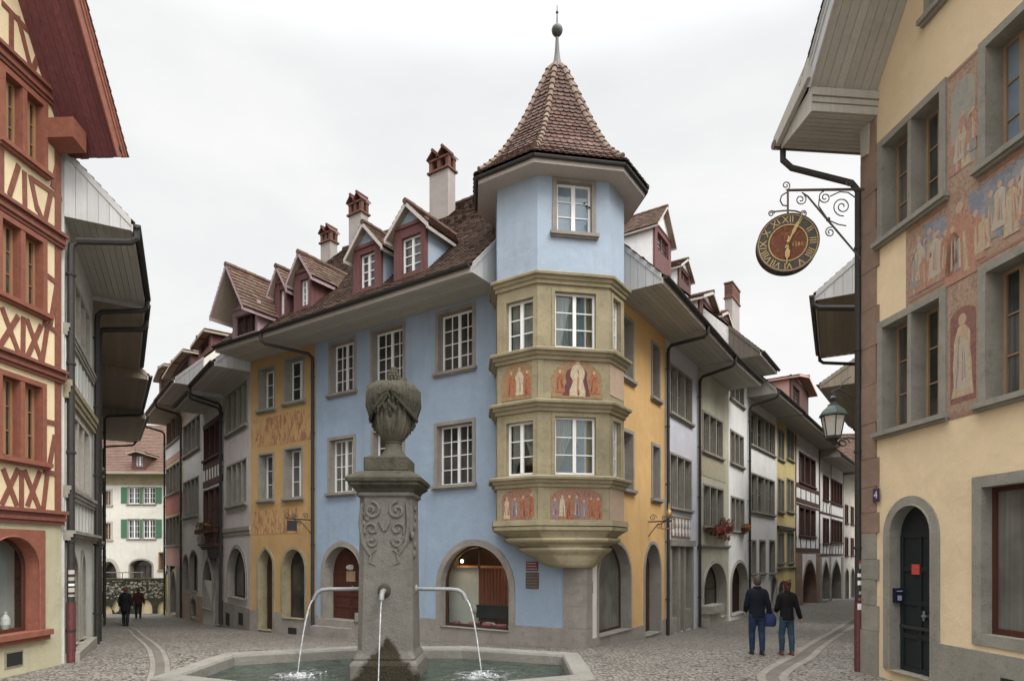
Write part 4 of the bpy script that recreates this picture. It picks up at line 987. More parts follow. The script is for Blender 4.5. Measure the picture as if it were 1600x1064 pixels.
def b_grey2(h, fr, ho):
    k = dict(grid=(1, 2), fw=.1, mull=.13, rec=.2, sw=.04, sash='fascia', st='stone_light', sill=False)
    for (ua, ub) in ((.5, 2.3), (3.2, 5.0)):
        for z in (3.5, 6.3): window(h, fr, ho, 0, 0, 0, 0, lights=3, uz=(ua, ub, z, z + 1.6), **k)
        arch(h, fr, ho, 0, 0, 0, 0, uz=(ua, ub, -.8, 2.1), fill='dark', st='stone', fw=.14, base=-.8)
    return lambda rz: downspout(h, fr, 1.2, 9.35, 1.2, 'gutter', -.9, r=.08)
row_house('narrow_grey_house', 'grey house seen edge-on, second behind the red timbered house', G1, G2, 9.35, 'greybeige', b_grey2, soffit='boards_brown', np_=9)
for i, (A, B, ze, lab) in enumerate(((G2, G3, 9.05, 'third house along the left side, its brown eave below a grey one'),
                                     (G3, G4, 8.75, 'furthest house on the left side, its low brown eave over a red roof'))):
    def b_x(h, fr, ho, ze=ze):
        for ua in (.6, 3.2):
            for z in (2.8, 5.6): window(h, fr, ho, 0, 0, 0, 0, lights=2, uz=(ua, ua + 1.6, z, z + 1.5), grid=(2, 3), st='stone', fw=.1)
        return lambda rz: downspout(h, fr, fr.L - .2, ze, 1.5, 'gutter', -1.4)
    row_house('brown_eaved_house', lab, A, B, ze, 'greybeige' if i == 0 else 'offwhite', b_x, ov=1.5 if i == 0 else 1.7, soffit='boards_brown', ends=('boards_brown', 'boards_brown'), tile='tile_far', pitch=38)
# ---------------------------------------------------------------- white house with green shutters beyond the end of the street
FE = Fr((-42, 50), (-22, 50.6)); ho = []
fe = thing('shuttered_house', 'white house with green shutters and red roof closing the left street', 'house', (FE.A.x, FE.A.y, -1.8))
def shutter(x0, x1, yt, yb):
    u0, u1, z0, z1 = FE.rect(x0, x1, yt, yb); m = MB(); m.box(FE, u0, u1, z0, z1, .02, .06)
    for i in range(12): zz = lerp(z0 + .06, z1 - .1, i / 11); m.box(FE, u0 + .05, u1 - .05, zz, zz + .03, .06, .075)
    m.build('shutter', M['green_shutter'], fe)
for (yt, yb) in ((760, 787), (810, 841)):
    for (x0, x1) in ((199, 219), (222.5, 243.5)): window(fe, FE, ho, x0, x1, yt, yb, grid=(4, 3), fw=.05, rec=.15, sw=.06, pane='pane')
    for (x0, x1) in ((189.5, 198.5), (219.2, 222.4), (244, 253)): shutter(x0, x1, yt + 1, yb - 1)
    window(fe, FE, ho, 160.5, 176, yt + 4, yb + 2, grid=(2, 3), fw=.16, rec=.15, st='stone_light', sash='brownwood')
window(fe, FE, ho, 247.5, 257, 862, 890, grid=(1, 2), fw=.08, sash='orangewood', st='brownwood')
arch(fe, FE, ho, 201, 240, 872, 920, fw=.12, rec=.6, fill='glass', st='stone', rise=.5, base=-2.6, split=(4, 1)); arch(fe, FE, ho, 152, 188, 872, 930, fw=.25, rec=.7, fill='glass', st='stone_light', base=-2.6, rise=1.2, split=(3, 1))
ze = FE.px(210, 742)[1]
wall(fe, FE, [(0, -4), (FE.L, -4), (FE.L, ze), (0, ze)], ho, M['farwhite'], sides=9)
slab(fe, FE, [(FE.px(150, 800)[0], FE.px(170, 862)[1]), (FE.px(178, 800)[0], FE.px(170, 862)[1]), (FE.px(178, 800)[0], FE.px(170, 752)[1]), (FE.px(150, 800)[0], FE.px(170, 752)[1])], M['stone_light'], .012, 'stone_bay') if 0 else None
band(fe, FE, 0, FE.L, FE.px(210, 758)[1], ze - .02, 'stone_olive', w1=.05, steps=1, name='wall_band')
rf = MB(); rzf = lambda w: ze + .1 + (1.0 - w) * .8
Vv = (-FE.n + V((0, 0, .8))).normalized(); N = (FE.n * .8 + V((0, 0, 1))).normalized(); P0 = FE.P(-1, rzf(1.0), 1.0)
hipr = FE.px(257, 745)[0]
def clf(u, v): w_ = 1.0 - v * .78; return True
tile_course(rf, P0, FE.d, Vv, N, FE.L + 1.5, 8.2, .3, .26, None, .04)
rf.poly([P0 - N * .02, P0 + FE.d * (FE.L + 1.5) - N * .02, P0 + FE.d * (FE.L + 1.5) + Vv * 8.2 - N * .02, P0 + Vv * 8.2 - N * .02])
rf.poly([P0 + Vv * 8.2, P0 + FE.d * (FE.L + 1.5) + Vv * 8.2, FE.P(FE.L + .5, ze, -11), FE.P(-1, ze, -11)])
rfo = rf.build('roof', M['tile_far'], fe)
sf = MB(); sf.box(FE, -1, FE.L + .5, ze + .0, ze + .06, -.1, .98); sf.box(FE, -1, FE.L + .5, ze - .02, ze + .14, .985, 1.03); sf.build('eave', M['boards_brown'], fe)
dormer(fe, FE, rzf, 207, 228, 734, 708, (218, 703), (213, 224, 713, 728), ('timber', 'timber', 'white_paint', 'boards_brown'), over=.5, tile='tile_far')
# a second roof further back
fb = thing('hill_house', 'pale roof of a far house, half hidden behind the red hip roof', 'house', (-34, 72, -1)); FH = Fr((-44, 72), (-33, 72))
bx = MB(); bx.box(FH, 0, FH.L, -3, FH.px(240, 692)[1], -8, 0); bx.build('wall', M['offwhite'], fb)
r2 = MB(); za, zb_ = FH.px(240, 692)[1], FH.px(240, 662)[1]
r2.prism([FH.P(-.6, za, .8), FH.P(-.6, zb_, -4), FH.P(-.6, za, -9)], FH.d * (FH.L + 1.2)); r2.build('roof', M['tile_light'], fb)
# ---------------------------------------------------------------- rubble wall with openings and a rail at the end of the street
FW = Fr((-29.5, 39.6), (-21.3, 40.4)); wl = thing('rubble_wall', 'rubble stone wall with pale arched openings, below the green-shuttered house', 'wall', (-26, 40, -1.6))
ho = []; zt_ = FW.px(215, 906)[1]; nm = MB()
for (x0, x1, yt, yb) in ((160, 175.5, 946, 968), (173, 187, 936, 957), (218.5, 238, 937, 966), (246, 262, 939, 966)):
    u0, u1, z0, z1 = FW.rect(x0, x1, yt, yb)
    if x0 == 173: ho.append([(lerp(u0, u1, a), lerp(z0, z1, b)) for a, b in ((.1, .35), (.55, 1), (1, .5), (.9, .15), (.5, 0))]); continue
    ho.append(arch_line(u0, u1, z0, z1, 'round', 10, (z1 - z0) * .55)[0])
rubble = fresco('ivy-grown rubble', [(.018, .02, .013), (.04, .045, .026), (.025, .027, .017), (.12, .115, .085), (.014, .016, .010), (.05, .048, .034), (.03, .034, .018)], 2.6, fade=.12, fadecol=(.16, .15, .11), stretch=1.0)
sheet(nm, FW, [(0, -2.3), (FW.L, -2.3), (FW.L, zt_), (0, zt_)], ho)
nm.box(FW, 0, FW.L, zt_, zt_ + .12, -.5, .05)
for u in (0, FW.L): nm.poly([FW.P(u, -2.3, 0), FW.P(u, zt_, 0), FW.P(u, zt_, -.45), FW.P(u, -2.3, -.45)])
nm.build('rubble', rubble, wl)
bk2 = MB(); bk2.box(FW, 0, FW.L, -2.3, zt_ - .4, -.3, -.10); bk2.build('light_beyond', plaster('painted ochre light', (.86, .72, .46), .1, .1), wl)  # pale panel paints in the light seen beyond the openings
stn = MB()
for i in range(520):
    u, z = R.uniform(0, FW.L), R.uniform(zt_ - 1.2, zt_ - .02)
    stn.ball(FW.P(u, z, .0), R.uniform(.025, .085), 0, 4, (1.2, .6, R.uniform(.6, 1.1)))
tagit(stn.build('face_stones', stone('pale rubble stones', (.36, .335, .285), .4, (.08, .075, .055), .6), wl), kind='stuff')
rl = MB(); rl.tube([FW.P(0, zt_ + .5, -.2), FW.P(5.2, zt_ + .5, -.2)], .03, 6)
for i in range(5): rl.tube([FW.P(.3 + i * 1.2, zt_, -.2), FW.P(.3 + i * 1.2, zt_ + .5, -.2)], .025, 6)
rl.build('handrail', M['lead'], wl)
# ---------------------------------------------------------------- right street, left-hand row
S = [Q1, V((7.07, 23.25)), V((9.44, 26.6)), V((11.3, 29.3)), V((14.65, 33.8)), V((17.5, 37.7)), V((22, 43.7)), V((28, 51.6)), V((33.5, 58.5))]
dr2 = dict(grid=(1, 2), fw=.08, mull=.1, rec=.2, sw=.04, sash='grey_paint')
def b2(h, fr, ho):
    window(h, fr, ho, 1045.5, 1081, 579, 653, lights=3, **dr2); window(h, fr, ho, 1045.5, 1080, 712, 794, lights=3, **dr2)
    u0, u1, z0, z1 = fr.rect(1048, 1078.5, 808, 841)
    slab(h, fr, [(u0, z0), (u1, z0), (u1, z1), (u0, z1)], M['stone_red'], .015, 'carved_panel')
    m = MB()
    for i in range(6):
        for j in range(2): u = lerp(u0, u1, (i + .5) / 6); m.prism([fr.P(u + .1 * cos(a * pi / 3), lerp(z0, z1, .3 + .42 * j) + .17 * sin(a * pi / 3), .01) for a in range(6)], fr.n * .03)
    m.build('carved_panel_relief', M['white'], h)
    m = MB(); ua, ub, za, zb = fr.rect(1047, 1081, 846, 985)
    ho.append([(ua, za), (ub, za), (ub, zb), (ua, zb)])
    for u in (ua, lerp(ua, ub, .36), lerp(ua, ub, .62), ub): m.box(fr, u - .11, u + .11, za - .3, zb, -.5, .04)
    m.box(fr, ua - .1, ub + .1, zb - .16, zb + .06, -.5, .12); m.build('shopfront', M['stone'], h)
    g = MB(); g.box(fr, ua, ub, za - .3, zb, -.42, -.38); g.build('shop_door', M['dark'], h)
    g = MB(); g.box(fr, lerp(ua, ub, .62) + .11, ub - .11, za - .3, za + .7, -.38, .0); g.box(fr, ua + .11, lerp(ua, ub, .36) - .11, za - .3, za + .5, -.38, .0); g.build('stall_riser', M['stone'], h)
    return lambda rz: (downspout(h, fr, fr.L - .05, 9.45, 1.3, 'gutter', fr.px(1089, 979)[1]),
        dormer(h, fr, rz, 1092, 1117, 520, 478, (1116, 456), (1097, 1114, 484, 510), ('white', 'timber', 'grey_paint', 'fascia'), over=.3, wf=-1.0),
        dormer(h, fr, rz, 1126, 1140, 545, 500, (1140, 488), (1128, 1138, 505, 530), ('lead', 'timber', 'grey_paint', 'fascia'), over=.15, wf=-.6))
row_house('lavender_house', 'pale lavender house with a carved panel over its shopfront, beside the orange wall', S[0], S[1], 9.45, 'lavender', b2, ov=1.3, ends=(None, 'boards'))
def b3(h, fr, ho):
    window(h, fr, ho, 1097, 1129, 649, 710, lights=3, **dr2); window(h, fr, ho, 1098, 1130, 759, 823, lights=3, **dr2)
    u0, u1, z0, z1 = fr.rect(1095, 1134, 716, 748); slab(h, fr, [(u0, z0), (u1, z0), (u1, z1), (u0, z1)], fresco('pale relief frieze', [(.36, .33, .22), (.44, .40, .29), (.27, .24, .16), (.40, .36, .25)], 7, fade=.3, fadecol=(.38, .35, .24)), .012, 'relief_panel')
    band(h, fr, 0, fr.L, fr.px(1114, 856)[1], fr.px(1114, 851)[1], 'stone', w1=.12)
    arch(h, fr, ho, 1097, 1135.5, 874, 966, fw=.13, rec=.45, fill='glass', st='stone_light', base=fr.px(1116, 966)[1], split=(2, 1), rise=1.1)
    s = MB(); u0, u1, z0, z1 = fr.rect(1094, 1114, 944, 956); s.box(fr, u0, u1, z0, z1, 0, .45); s.box(fr, u0 + .1, u1 - .1, z0 - .8, z0, 0, .35); s.build('stone_bench', M['stone_light'], h)
    return lambda rz: None
row_house('greenish_fresco_house', 'greenish grey house with a relief frieze and flower boxes under its lower window', S[1], S[2], 9.45, 'greenish', b3, ov=1.3, ends=(None, 'boards_light'))
def b4(h, fr, ho):
    window(h, fr, ho, 1140.5, 1162, 588, 629, lights=3, **dr2); window(h, fr, ho, 1140.5, 1161.5, 676, 726, lights=3, **dr2); window(h, fr, ho, 1141.5, 1162.5, 777, 829, lights=3, **dr2)
    arch(h, fr, ho, 1141, 1168, 874, 958, fw=.12, rec=.4, fill='dark', st='stone_light', base=fr.px(1154, 958)[1], rise=1.0)
    return lambda rz: chimney(h, fr, 1144, 1155.5, 472, 540, -3.0, None, 449, .45, 'chimney', 'plain')
h4, f4, rz4 = row_house('tall_white_house', 'tall white house with triple windows and an eave above its neighbours', S[2], S[3], 10.75, 'white', b4, ov=1.3, ends=('boards_dark', 'boards_dark'))
tr2 = MB(); cc = f4.P(f4.L * .75, 0, -.9)              # low round-hipped dormer roof
tr2.lathe((cc.x, cc.y, 0), [(1.85, 11.55), (1.3, 11.95), (.9, 12.5), (.3, 12.9), (.02, 12.95)], 8); tr2.build('round_dormer_roof', M['tile_light'], h4)
tr3 = MB(); tr3.lathe((cc.x, cc.y, 0), [(1.2, 10.4), (1.2, 11.58)], 8); tr3.build('round_dormer', M['white'], h4)
def b5(h, fr, ho):
    window(h, fr, ho, 1172, 1210.5, 652, 703, lights=4, weights=[1, 1.2, .7, 1], **dr2); window(h, fr, ho, 1173, 1210, 744, 801, lights=4, weights=[1, 1.2, .7, 1], **dr2)
    for x0, x1 in ((1174, 1181), (1186, 1195.5), (1201.5, 1210.5)): window(h, fr, ho, x0, x1, 843, 895, lights=1, **dr2)
    arch(h, fr, ho, 1204, 1214, 898, 948, fw=.1, rec=.3, fill='dark', st='stone_light', base=fr.px(1209, 948)[1], rise=.4)
    return lambda rz: downspout(h, fr, .05, 9.85, 1.3, 'gutter', fr.px(1172, 960)[1])
row_house('broad_white_house', 'broad white house with rows of four grey windows, next to the yellow house', S[3], S[4], 9.85, 'white', b5, ov=1.3, ends=('boards', 'boards'))
def b6(h, fr, ho):
    for (x0, x1) in ((1215, 1225), (1229, 1240)):
        for (yt, yb) in ((672, 718), (748, 799), (831, 878)): window(h, fr, ho, x0, x1, yt, yb, lights=2, **dr2)
    band(h, fr, 0, fr.L, fr.px(1228, 889)[1], fr.px(1228, 885)[1], 'stone', w1=.1)
    slab(h, fr, [(.1, fr.px(1228, 828)[1]), (fr.L - .6, fr.px(1228, 828)[1]), (fr.L - .6, fr.px(1228, 823)[1]), (.1, fr.px(1228, 823)[1])], M['iron'], .12, 'sign_rail')
    arch(h, fr, ho, 1216, 1227, 905, 950, fw=.1, rec=.3, fill='dark', st='stone_light', base=fr.px(1222, 950)[1], rise=.4)
    return lambda rz: dormer(h, fr, rz, 1235, 1262, 640, 602, (1250, 570), (1238, 1248, 606, 634), ('rosy', 'timber', 'timber', 'rosy'), wf=-.5, over=.6)
row_house('yellow_house', 'bright yellow house with paired grey windows, left of the half-timbered houses', S[4], S[5], 9.8, 'yellow', b6, ov=1.3, ends=('boards', 'boards'))
tm = dict(grid=(1, 1), fw=.1, mull=.35, rec=.15, sw=.05, sash='timber', st='timber')
def b7(h, fr, ho):
    window(h, fr, ho, 1248, 1274, 712, 757, lights=3, **tm); window(h, fr, ho, 1248, 1274, 793, 837, lights=3, **tm)
    for (ya, yb) in ((766, 760), (788, 782), (863, 856), (792, 790)): band(h, fr, 0, fr.L, fr.px(1261, ya)[1], fr.px(1261, yb)[1], 'timber', w1=.06, steps=1, name='timber_beam')
    zs = [(fr.px(1261, 782)[1], fr.px(1261, 766)[1]), (fr.px(1261, 856)[1], fr.px(1261, 839)[1])]
    beams_uz(h, fr, [(fr.L * i / 5, a, fr.L * i / 5 + .25 * (-1) ** i * (j == 1), b) for j, (a, b) in enumerate(zs) for i in range(0, 6)], 'timber', .14)
    u = fr.L; beams_uz(h, fr, [(.08, zs[1][0], .08, 9.7), (u - .1, zs[1][0], u - .1, 9.7)], 'timber', .2)
    plinth(h, fr, 0, fr.L, fr.px(1261, 863)[1], [(fr.px(1253, 920)[0], fr.px(1275, 920)[0], -9)], mat='stone_red', proud=.03, name='stone_storey')
    arch(h, fr, ho, 1253, 1275.5, 874, 944, fw=.15, rec=.8, fill='dark', st='stone_red', mat='dark', base=fr.px(1264, 945)[1], rise=2.0)
    return None
row_house('half_timbered_house', 'half-timbered house with one wide dark arch, right of the yellow house', S[5], S[6], 9.8, 'white', b7, ov=1.3, ends=('boards', 'boards'))
def b8(h, fr, ho):
    for (x0, x1, ya, yb) in ((1285.5, 1295, 743, 781), (1297.5, 1316, 751, 787), (1285.5, 1295, 809, 848), (1297.5, 1316, 812, 847)): window(h, fr, ho, x0, x1, ya, yb, lights=2 if x0 < 1290 else 4, **dict(tm, mull=.2))
    for (ya, yb) in ((806, 803), (868, 865)): band(h, fr, 0, fr.L, fr.px(1299, ya)[1], fr.px(1299, yb)[1], 'timber', w1=.06, steps=1, name='timber_beam')
    za, zb = fr.px(1299, 866)[1], fr.px(1299, 850)[1]; L = fr.L
    beams_uz(h, fr, [(L * i / 8, za, L * i / 8 + .3, zb) for i in range(8)] + [(L * i / 8, fr.px(1299, 803)[1], L * i / 8 + .2, fr.px(1299, 790)[1]) for i in range(4)] + [(.1, za, .1, 9.2), (L * .44, za, L * .44, 9.2), (L - .1, za, L - .1, 9.2)], 'timber', .15)
    plinth(h, fr, 0, fr.L, fr.px(1299, 870)[1], [(fr.px(1283.5, 920)[0], fr.px(1296, 920)[0], -9), (fr.px(1298, 920)[0], fr.px(1314, 920)[0], -9)], mat='stone_warm', proud=.03, name='stone_storey')
    for (x0, x1) in ((1283.5, 1296), (1298, 1314)): arch(h, fr, ho, x0, x1, 873, 936, fw=.2, rec=.8, fill='dark', st='stone_warm', mat='dark', base=fr.px((x0 + x1) / 2, 937)[1], kind='pointed')
    return None
row_house('white_timber_house', 'far half-timbered house with white infill and two pointed arches', S[6], S[7], 9.2, 'white', b8, ov=1.3, ends=('boards', 'boards'))
def b9(h, fr, ho):
    for u in (.6, 3.2, 5.6):
        for z in (2.2, 5.0): window(h, fr, ho, 0, 0, 0, 0, lights=2, uz=(u, u + 1.5, z, z + 1.6), **dict(tm, mull=.15))
        arch(h, fr, ho, 0, 0, 0, 0, uz=(u, u + 1.8, -1.6, 1.2), fill='dark', st='stone_warm', base=-1.6, mat='dark')
    return None
row_house('brown_house', 'brown house at the far end of the right street, mostly behind the dark pipe', S[7], S[8], 9.0, 'greybeige', b9, ov=1.3, ends=('boards', 'boards'))
def end_house():
    fr = Fr((30, 62), (48, 60)); h = thing('street_end_house', 'dim house closing the far end of the right street', 'house', (36, 62, -2)); ho = []
    for u in range(6):
        for z in (1.5, 4.5, 7): window(h, fr, ho, 0, 0, 0, 0, uz=(1 + u * 2.8, 2.2 + u * 2.8, z, z + 1.6), grid=(2, 3))
    wall(h, fr, [(0, -3), (fr.L, -3), (fr.L, 10), (0, 10)], ho, M['greybeige'], sides=8); eave_roof(h, fr, 0, fr.L, 9.9, 1, 4, 45, 'tile', .3, .25)
end_house()
# ---------------------------------------------------------------- right street, right-hand row: eaves seen past the near yellow house
T = [V((12.6, 21.9)), V((9.85, 16.75))]
def bs1(h, fr, ho):
    for z in (3.4, 6.4): window(h, fr, ho, 0, 0, 0, 0, lights=3, uz=(1.5, 4, z, z + 1.7), **dr2)
    return lambda rz: (downspout(h, fr, .1, 9.55, 1.3, 'gutter', -.4, r=.06), downspout(h, fr, fr.L - .08, 9.55, 1.3, 'gutter', -.2, r=.085))
row_house('dark_eaved_house', 'house behind the clock bracket, its deep grey eave showing past the near downpipe', T[0], T[1], 9.55, 'greybeige', bs1, ov=1.35, ends=('boards', 'boards_light'), soffit='boards_brown', pitch=38)
T2 = [V((19.8, 32.5)), V((14.0, 24.4))]
def bs2(h, fr, ho):
    for z in (3.4, 6.4): window(h, fr, ho, 0, 0, 0, 0, lights=3, uz=(1.5, 4, z, z + 1.7), **dr2)
    return lambda rz: downspout(h, fr, .1, 9.2, 1.3, 'gutter', -1)
row_house('brown_roofed_house', 'house further down on the right, its brown eave just above the street lantern', T2[0], T2[1], 9.2, 'greybeige', bs2, ov=1.5, ends=('boards_brown', 'boards_brown'), soffit='boards_brown', pitch=32)
T3 = [V((33, 50)), V((20.5, 33.0))]
def bs3(h, fr, ho):
    for k in range(4):
        for z in (2.4, 5.4): window(h, fr, ho, 0, 0, 0, 0, lights=3, uz=(1.5 + 5 * k, 4.5 + 5 * k, z, z + 1.7), **dr2)
    return None
row_house('ivy_house', 'ivy covered house at the far right of the street, dark behind the lantern', T3[0], T3[1], 8.3, 'greybeige', bs3, ov=1.3, ends=('boards', 'boards'))
# ---------------------------------------------------------------- red half-timbered house, near left
FLH = Fr((-9.87, 4.0), (-9.43, 12.76)); L = FLH.L; hl = []
red = thing('red_timbered_house', 'near house with oxide red timber framing, cream infill and a red boarded gable eave', 'house', (-9.43, 12.76, 0))
kr = dict(grid=(2, 3), fw=.1, rec=.17, st='redbright', sash='orangewood', mull=.1, proud=.06, sw=.05)
for r in ((-3, 71, 130, 243), (-8, 70, 351, 473), (-8, 69, 587, 717)):
    window(red, FLH, hl, *r, lights=2, **kr)
w0 = FLH.px(71, 130)[0]
for dx in (2.1, 4.2):                               # the same windows repeat along the front
    for (a, b) in ((130, 243), (351, 473), (587, 717)):
        z0, z1 = FLH.px(32, b)[1], FLH.px(32, a)[1]; window(red, FLH, hl, 0, 0, 0, 0, lights=2, uz=(w0 - dx - 1.1, w0 - dx, z0, z1), **kr)
_, d = arch(red, FLH, hl, -40, 67.5, 826, 981, fw=.14, rec=.3, fill='shop', st='redbright', square=True, frame='redbrownwood', split=(1, 0), base=FLH.px(30, 989)[1], rise=.62, proud=.05)
sh = MB(); ua, ub, za, zb_ = d[0] - .3, d[1] + .3, d[2] - .1, d[3] + .3
sh.poly([FLH.P(ua, za, -1.6), FLH.P(ub, za, -1.6), FLH.P(ub, zb_, -1.6), FLH.P(ua, zb_, -1.6)], 0)
sh.poly([FLH.P(ub, za, -.32), FLH.P(ub, za, -.62), FLH.P(ub, zb_, -.62), FLH.P(ub, zb_, -.32)], 1); sh.poly([FLH.P(ub, za, -.62), FLH.P(ub, za, -1.6), FLH.P(ub, zb_, -1.6), FLH.P(ub, zb_, -.62)], 0); sh.poly([FLH.P(ua, za, -.44), FLH.P(ua, za, -1.6), FLH.P(ua, zb_, -1.6), FLH.P(ua, zb_, -.44)], 0)
sh.poly([FLH.P(ua, d[2] + .02, -.44), FLH.P(ub, d[2] + .02, -.44), FLH.P(ub, d[2] + .02, -1.6), FLH.P(ua, d[2] + .02, -1.6)], 2); sh.poly([FLH.P(ua, zb_, -.44), FLH.P(ub, zb_, -.44), FLH.P(ub, zb_, -1.6), FLH.P(ua, zb_, -1.6)], 0)
sh.build('shop_interior', [fresco('painted shop dimness', [(.03, .04, .03), (.06, .06, .04), (.1, .08, .05), (.02, .02, .02), (.08, .10, .09)], 2.2, fade=.1, fadecol=(.08, .08, .07), stretch=1), M['white'], M['orangewood']], red)  # dimness of the shop painted into its back, walls and ceiling
it = MB()
for i in range(9):
    u = lerp(d[1] - 1.1, d[1] - .08, i / 8); it.abox(FLH.P(u, d[2] + .14, -.62 - .1 * (i % 2)), .12, .05, R.uniform(.18, .3), i % 3, R.uniform(0, 3))
it.lathe(FLH.P(d[1] - .12, d[2] + .03, -.56), [(.05, 0), (.09, .1), (.08, .22), (.03, .3), (.04, .36)], 10, 3)
it.tube([FLH.P(d[1] - .75, d[2] + .03, -.8), FLH.P(d[1] - .72, d[2] + .8, -.8), FLH.P(d[1] - .6, d[2] + 1.3, -.8)], [.05, .16, .1], 8, 4)
it.build('shop_goods', [M['brownwood'], M['redbright'], M['cream'], M['white_paint'], M['dark']], red)
band(red, FLH, 0, FLH.px(72, 985)[0], FLH.px(36, 1004)[1], FLH.px(36, 987)[1], 'redbright', w1=.17, steps=2, name='shop_sill')
zg = FLH.px(50, 808)[1]; zE2 = 11.0; sl = 1.85; uR = 4.4; zR = zE2 + sl * (L - uR)
wall(red, FLH, [(0, zg), (L, zg), (L, zE2), (uR, zR), (0, zE2 - .1)], [h for h in hl if min(z for u, z in h) > zg], M['cream'], 'upper_wall', sides=None)
wall(red, FLH, [(0, -.8), (L, -.8), (L, zg), (0, zg)], [h for h in hl if min(z for u, z in h) < zg], M['olivebeige'], 'ground_floor_wall')
sw = MB()
for u in (0, L): sw.poly([FLH.P(u, -.8, 0), FLH.P(u, zE2, 0), FLH.P(u, zE2, -8), FLH.P(u, -.8, -8)])
sw.build('side_wall', M['cream'], red)
v = MB(); r = FLH.rect(9, 33, 1019, 1039); v.box(FLH, r[0] - .03, r[1] + .03, r[2] - .03, r[3] + .03, -.02, .02, 1); v.box(FLH, *r, .0, .03, 0)
v.build('cellar_vent', [M['dark'], M['stone']], red)
for (ya, yb, n) in ((140, 117, 4), (361, 338, 4), (584, 563, 4), (818, 795, 4)):
    m = MB(); z0, z1 = FLH.px(50, ya)[1], FLH.px(50, yb)[1]; h = (z1 - z0) / n
    for i in range(n): m.box(FLH, 0, L + .04, z0 + h * i + .004, z0 + h * (i + 1), -.02, (.06, .10, .085, .15)[i])
    m.build('floor_cornice', M['redwood'], red)
segs = [(90, 100, 90, 800, .16), (17, 20, 17, 90), (27, 25, 50, 118), (2, 4, 56, 62), (60, 85, 47, 120), (70, 212, 92, 233), (81, 294, 91, 246),
        (1.5, 232, 1.5, 305), (37.6, 268, 38.5, 330), (28.6, 258, 14, 305), (46.6, 274, 58, 330), (50, 280, 96, 312), (79, 300, 70, 345), (56, 320, 65, 342),
        (70, 428, 90, 444), (78, 508, 88, 445), (66, 504, 90, 520), (2, 480, 28, 550), (28, 494, -2, 542), (36, 495, 35, 556), (41, 498, 64, 563), (64, 508, 41, 560), (73, 512, 65, 565),
        (69, 658, 88, 662), (75.6, 732, 85, 680), (67, 736, 90, 741), (4, 732, 26, 790), (28, 732, 2, 788), (33, 734, 33, 795), (37, 734, 61, 795), (62, 736, 42, 790), (73, 742, 67, 795)]
for k in (1, 2):                                    # further bays towards the viewer, beyond the frame
    pass
beams(red, FLH, segs, 'redwood', .10, .016)
bz = [(u, z, u + .5, z + .75) for u in (.6, 2.2, 3.8, 5.2) for z in (FLH.px(32, 556)[1], FLH.px(32, 790)[1])] + [(u + .5, z, u, z + .75) for u in (.6, 2.2, 3.8, 5.2) for z in (FLH.px(32, 556)[1], FLH.px(32, 790)[1])]
beams_uz(red, FLH, bz + [(u, zg, u, 11) for u in (.1, 1.7, 3.3, 5.0)], 'redwood', .125, .018)
# roof: boarded soffit, verge boards, tiles, purlin end
def gable_roof(par, fr, uE, zE, uR, zR, ov, uFar, soffit, verge, tile, depth=8, th=.26, name='roof'):
    """one slope of a gable roof whose ridge runs across the facade; soffit boards seen from below"""
    a = V((uE, zE)); b = V((uR, zR)); d = (b - a).normalized(); n = V((-d.y, d.x)); n = n if n.y > 0 else -n; Ls = (b - a).length
    s = MB(); k = max(4, int(ov / .16))
    for i in range(k):
        w0, w1 = lerp(.0, ov, i / k) + .004, lerp(.0, ov, (i + 1) / k) - .004
        s.prism([fr.P(*a, w0), fr.P(*b, w0), fr.P(*(b + n * .03), w0), fr.P(*(a + n * .03), w0)], fr.n * (w1 - w0))
    s.prism([fr.P(*(a + n * .035), -depth), fr.P(*(b + n * .035), -depth), fr.P(*(b + n * .1), -depth), fr.P(*(a + n * .1), -depth)], fr.n * (depth + ov))
    s.build('gable_soffit', M[soffit], par)
    vb = MB()
    for (o, h0, h1, w1) in ((0, -.06, .10, .03), (0, .105, .17, .05), (0, .175, .26, .07)):
        vb.prism([fr.P(*(a + n * h0), ov), fr.P(*(b + n * h0), ov), fr.P(*(b + n * h1), ov), fr.P(*(a + n * h1), ov)], fr.n * w1)
    vb.build('verge_board', M[verge], par)
    t = MB(); U = -fr.n; Vv = fr.d * d.x + V((0, 0, d.y)); N = fr.d * n.x + V((0, 0, n.y))
    tile_course(t, fr.P(*(a + n * .22), ov + .1), U, Vv, N, depth + ov, Ls, .18, .16, None, .03); t.build(name, M[tile], par)
uE = L + .16
gable_roof(red, FLH, uE, zE2 - sl * .16 - .02, uR, zR, 1.12, 0, 'redsoffit', 'redbright', 'tile')
gable_roof(red, FLH, -.1, zE2 - .1 - sl * .1, uR, zR, 1.12, 0, 'redsoffit', 'redbright', 'tile')
p = MB(); zb_ = 10.62; p.hexa([FLH.P(L - .42, zb_ + .1, 0), FLH.P(L - .06, zb_, 0), FLH.P(L - .06, zb_ + .42, 0), FLH.P(L - .42, zb_ + .5, 0), FLH.P(L - .42, zb_ + .1, .6), FLH.P(L - .06, zb_, .6), FLH.P(L - .06, zb_ + .42, .6), FLH.P(L - .42, zb_ + .5, .6)])
p.build('purlin_end', M['redbright'], red)
g = MB(); g.tube([FLH.P(uE + .07, zE2 - .12, -8), FLH.P(uE + .07, zE2 - .12, 1.17)], .09, 10); g.build('gutter', M['gutter'], red)
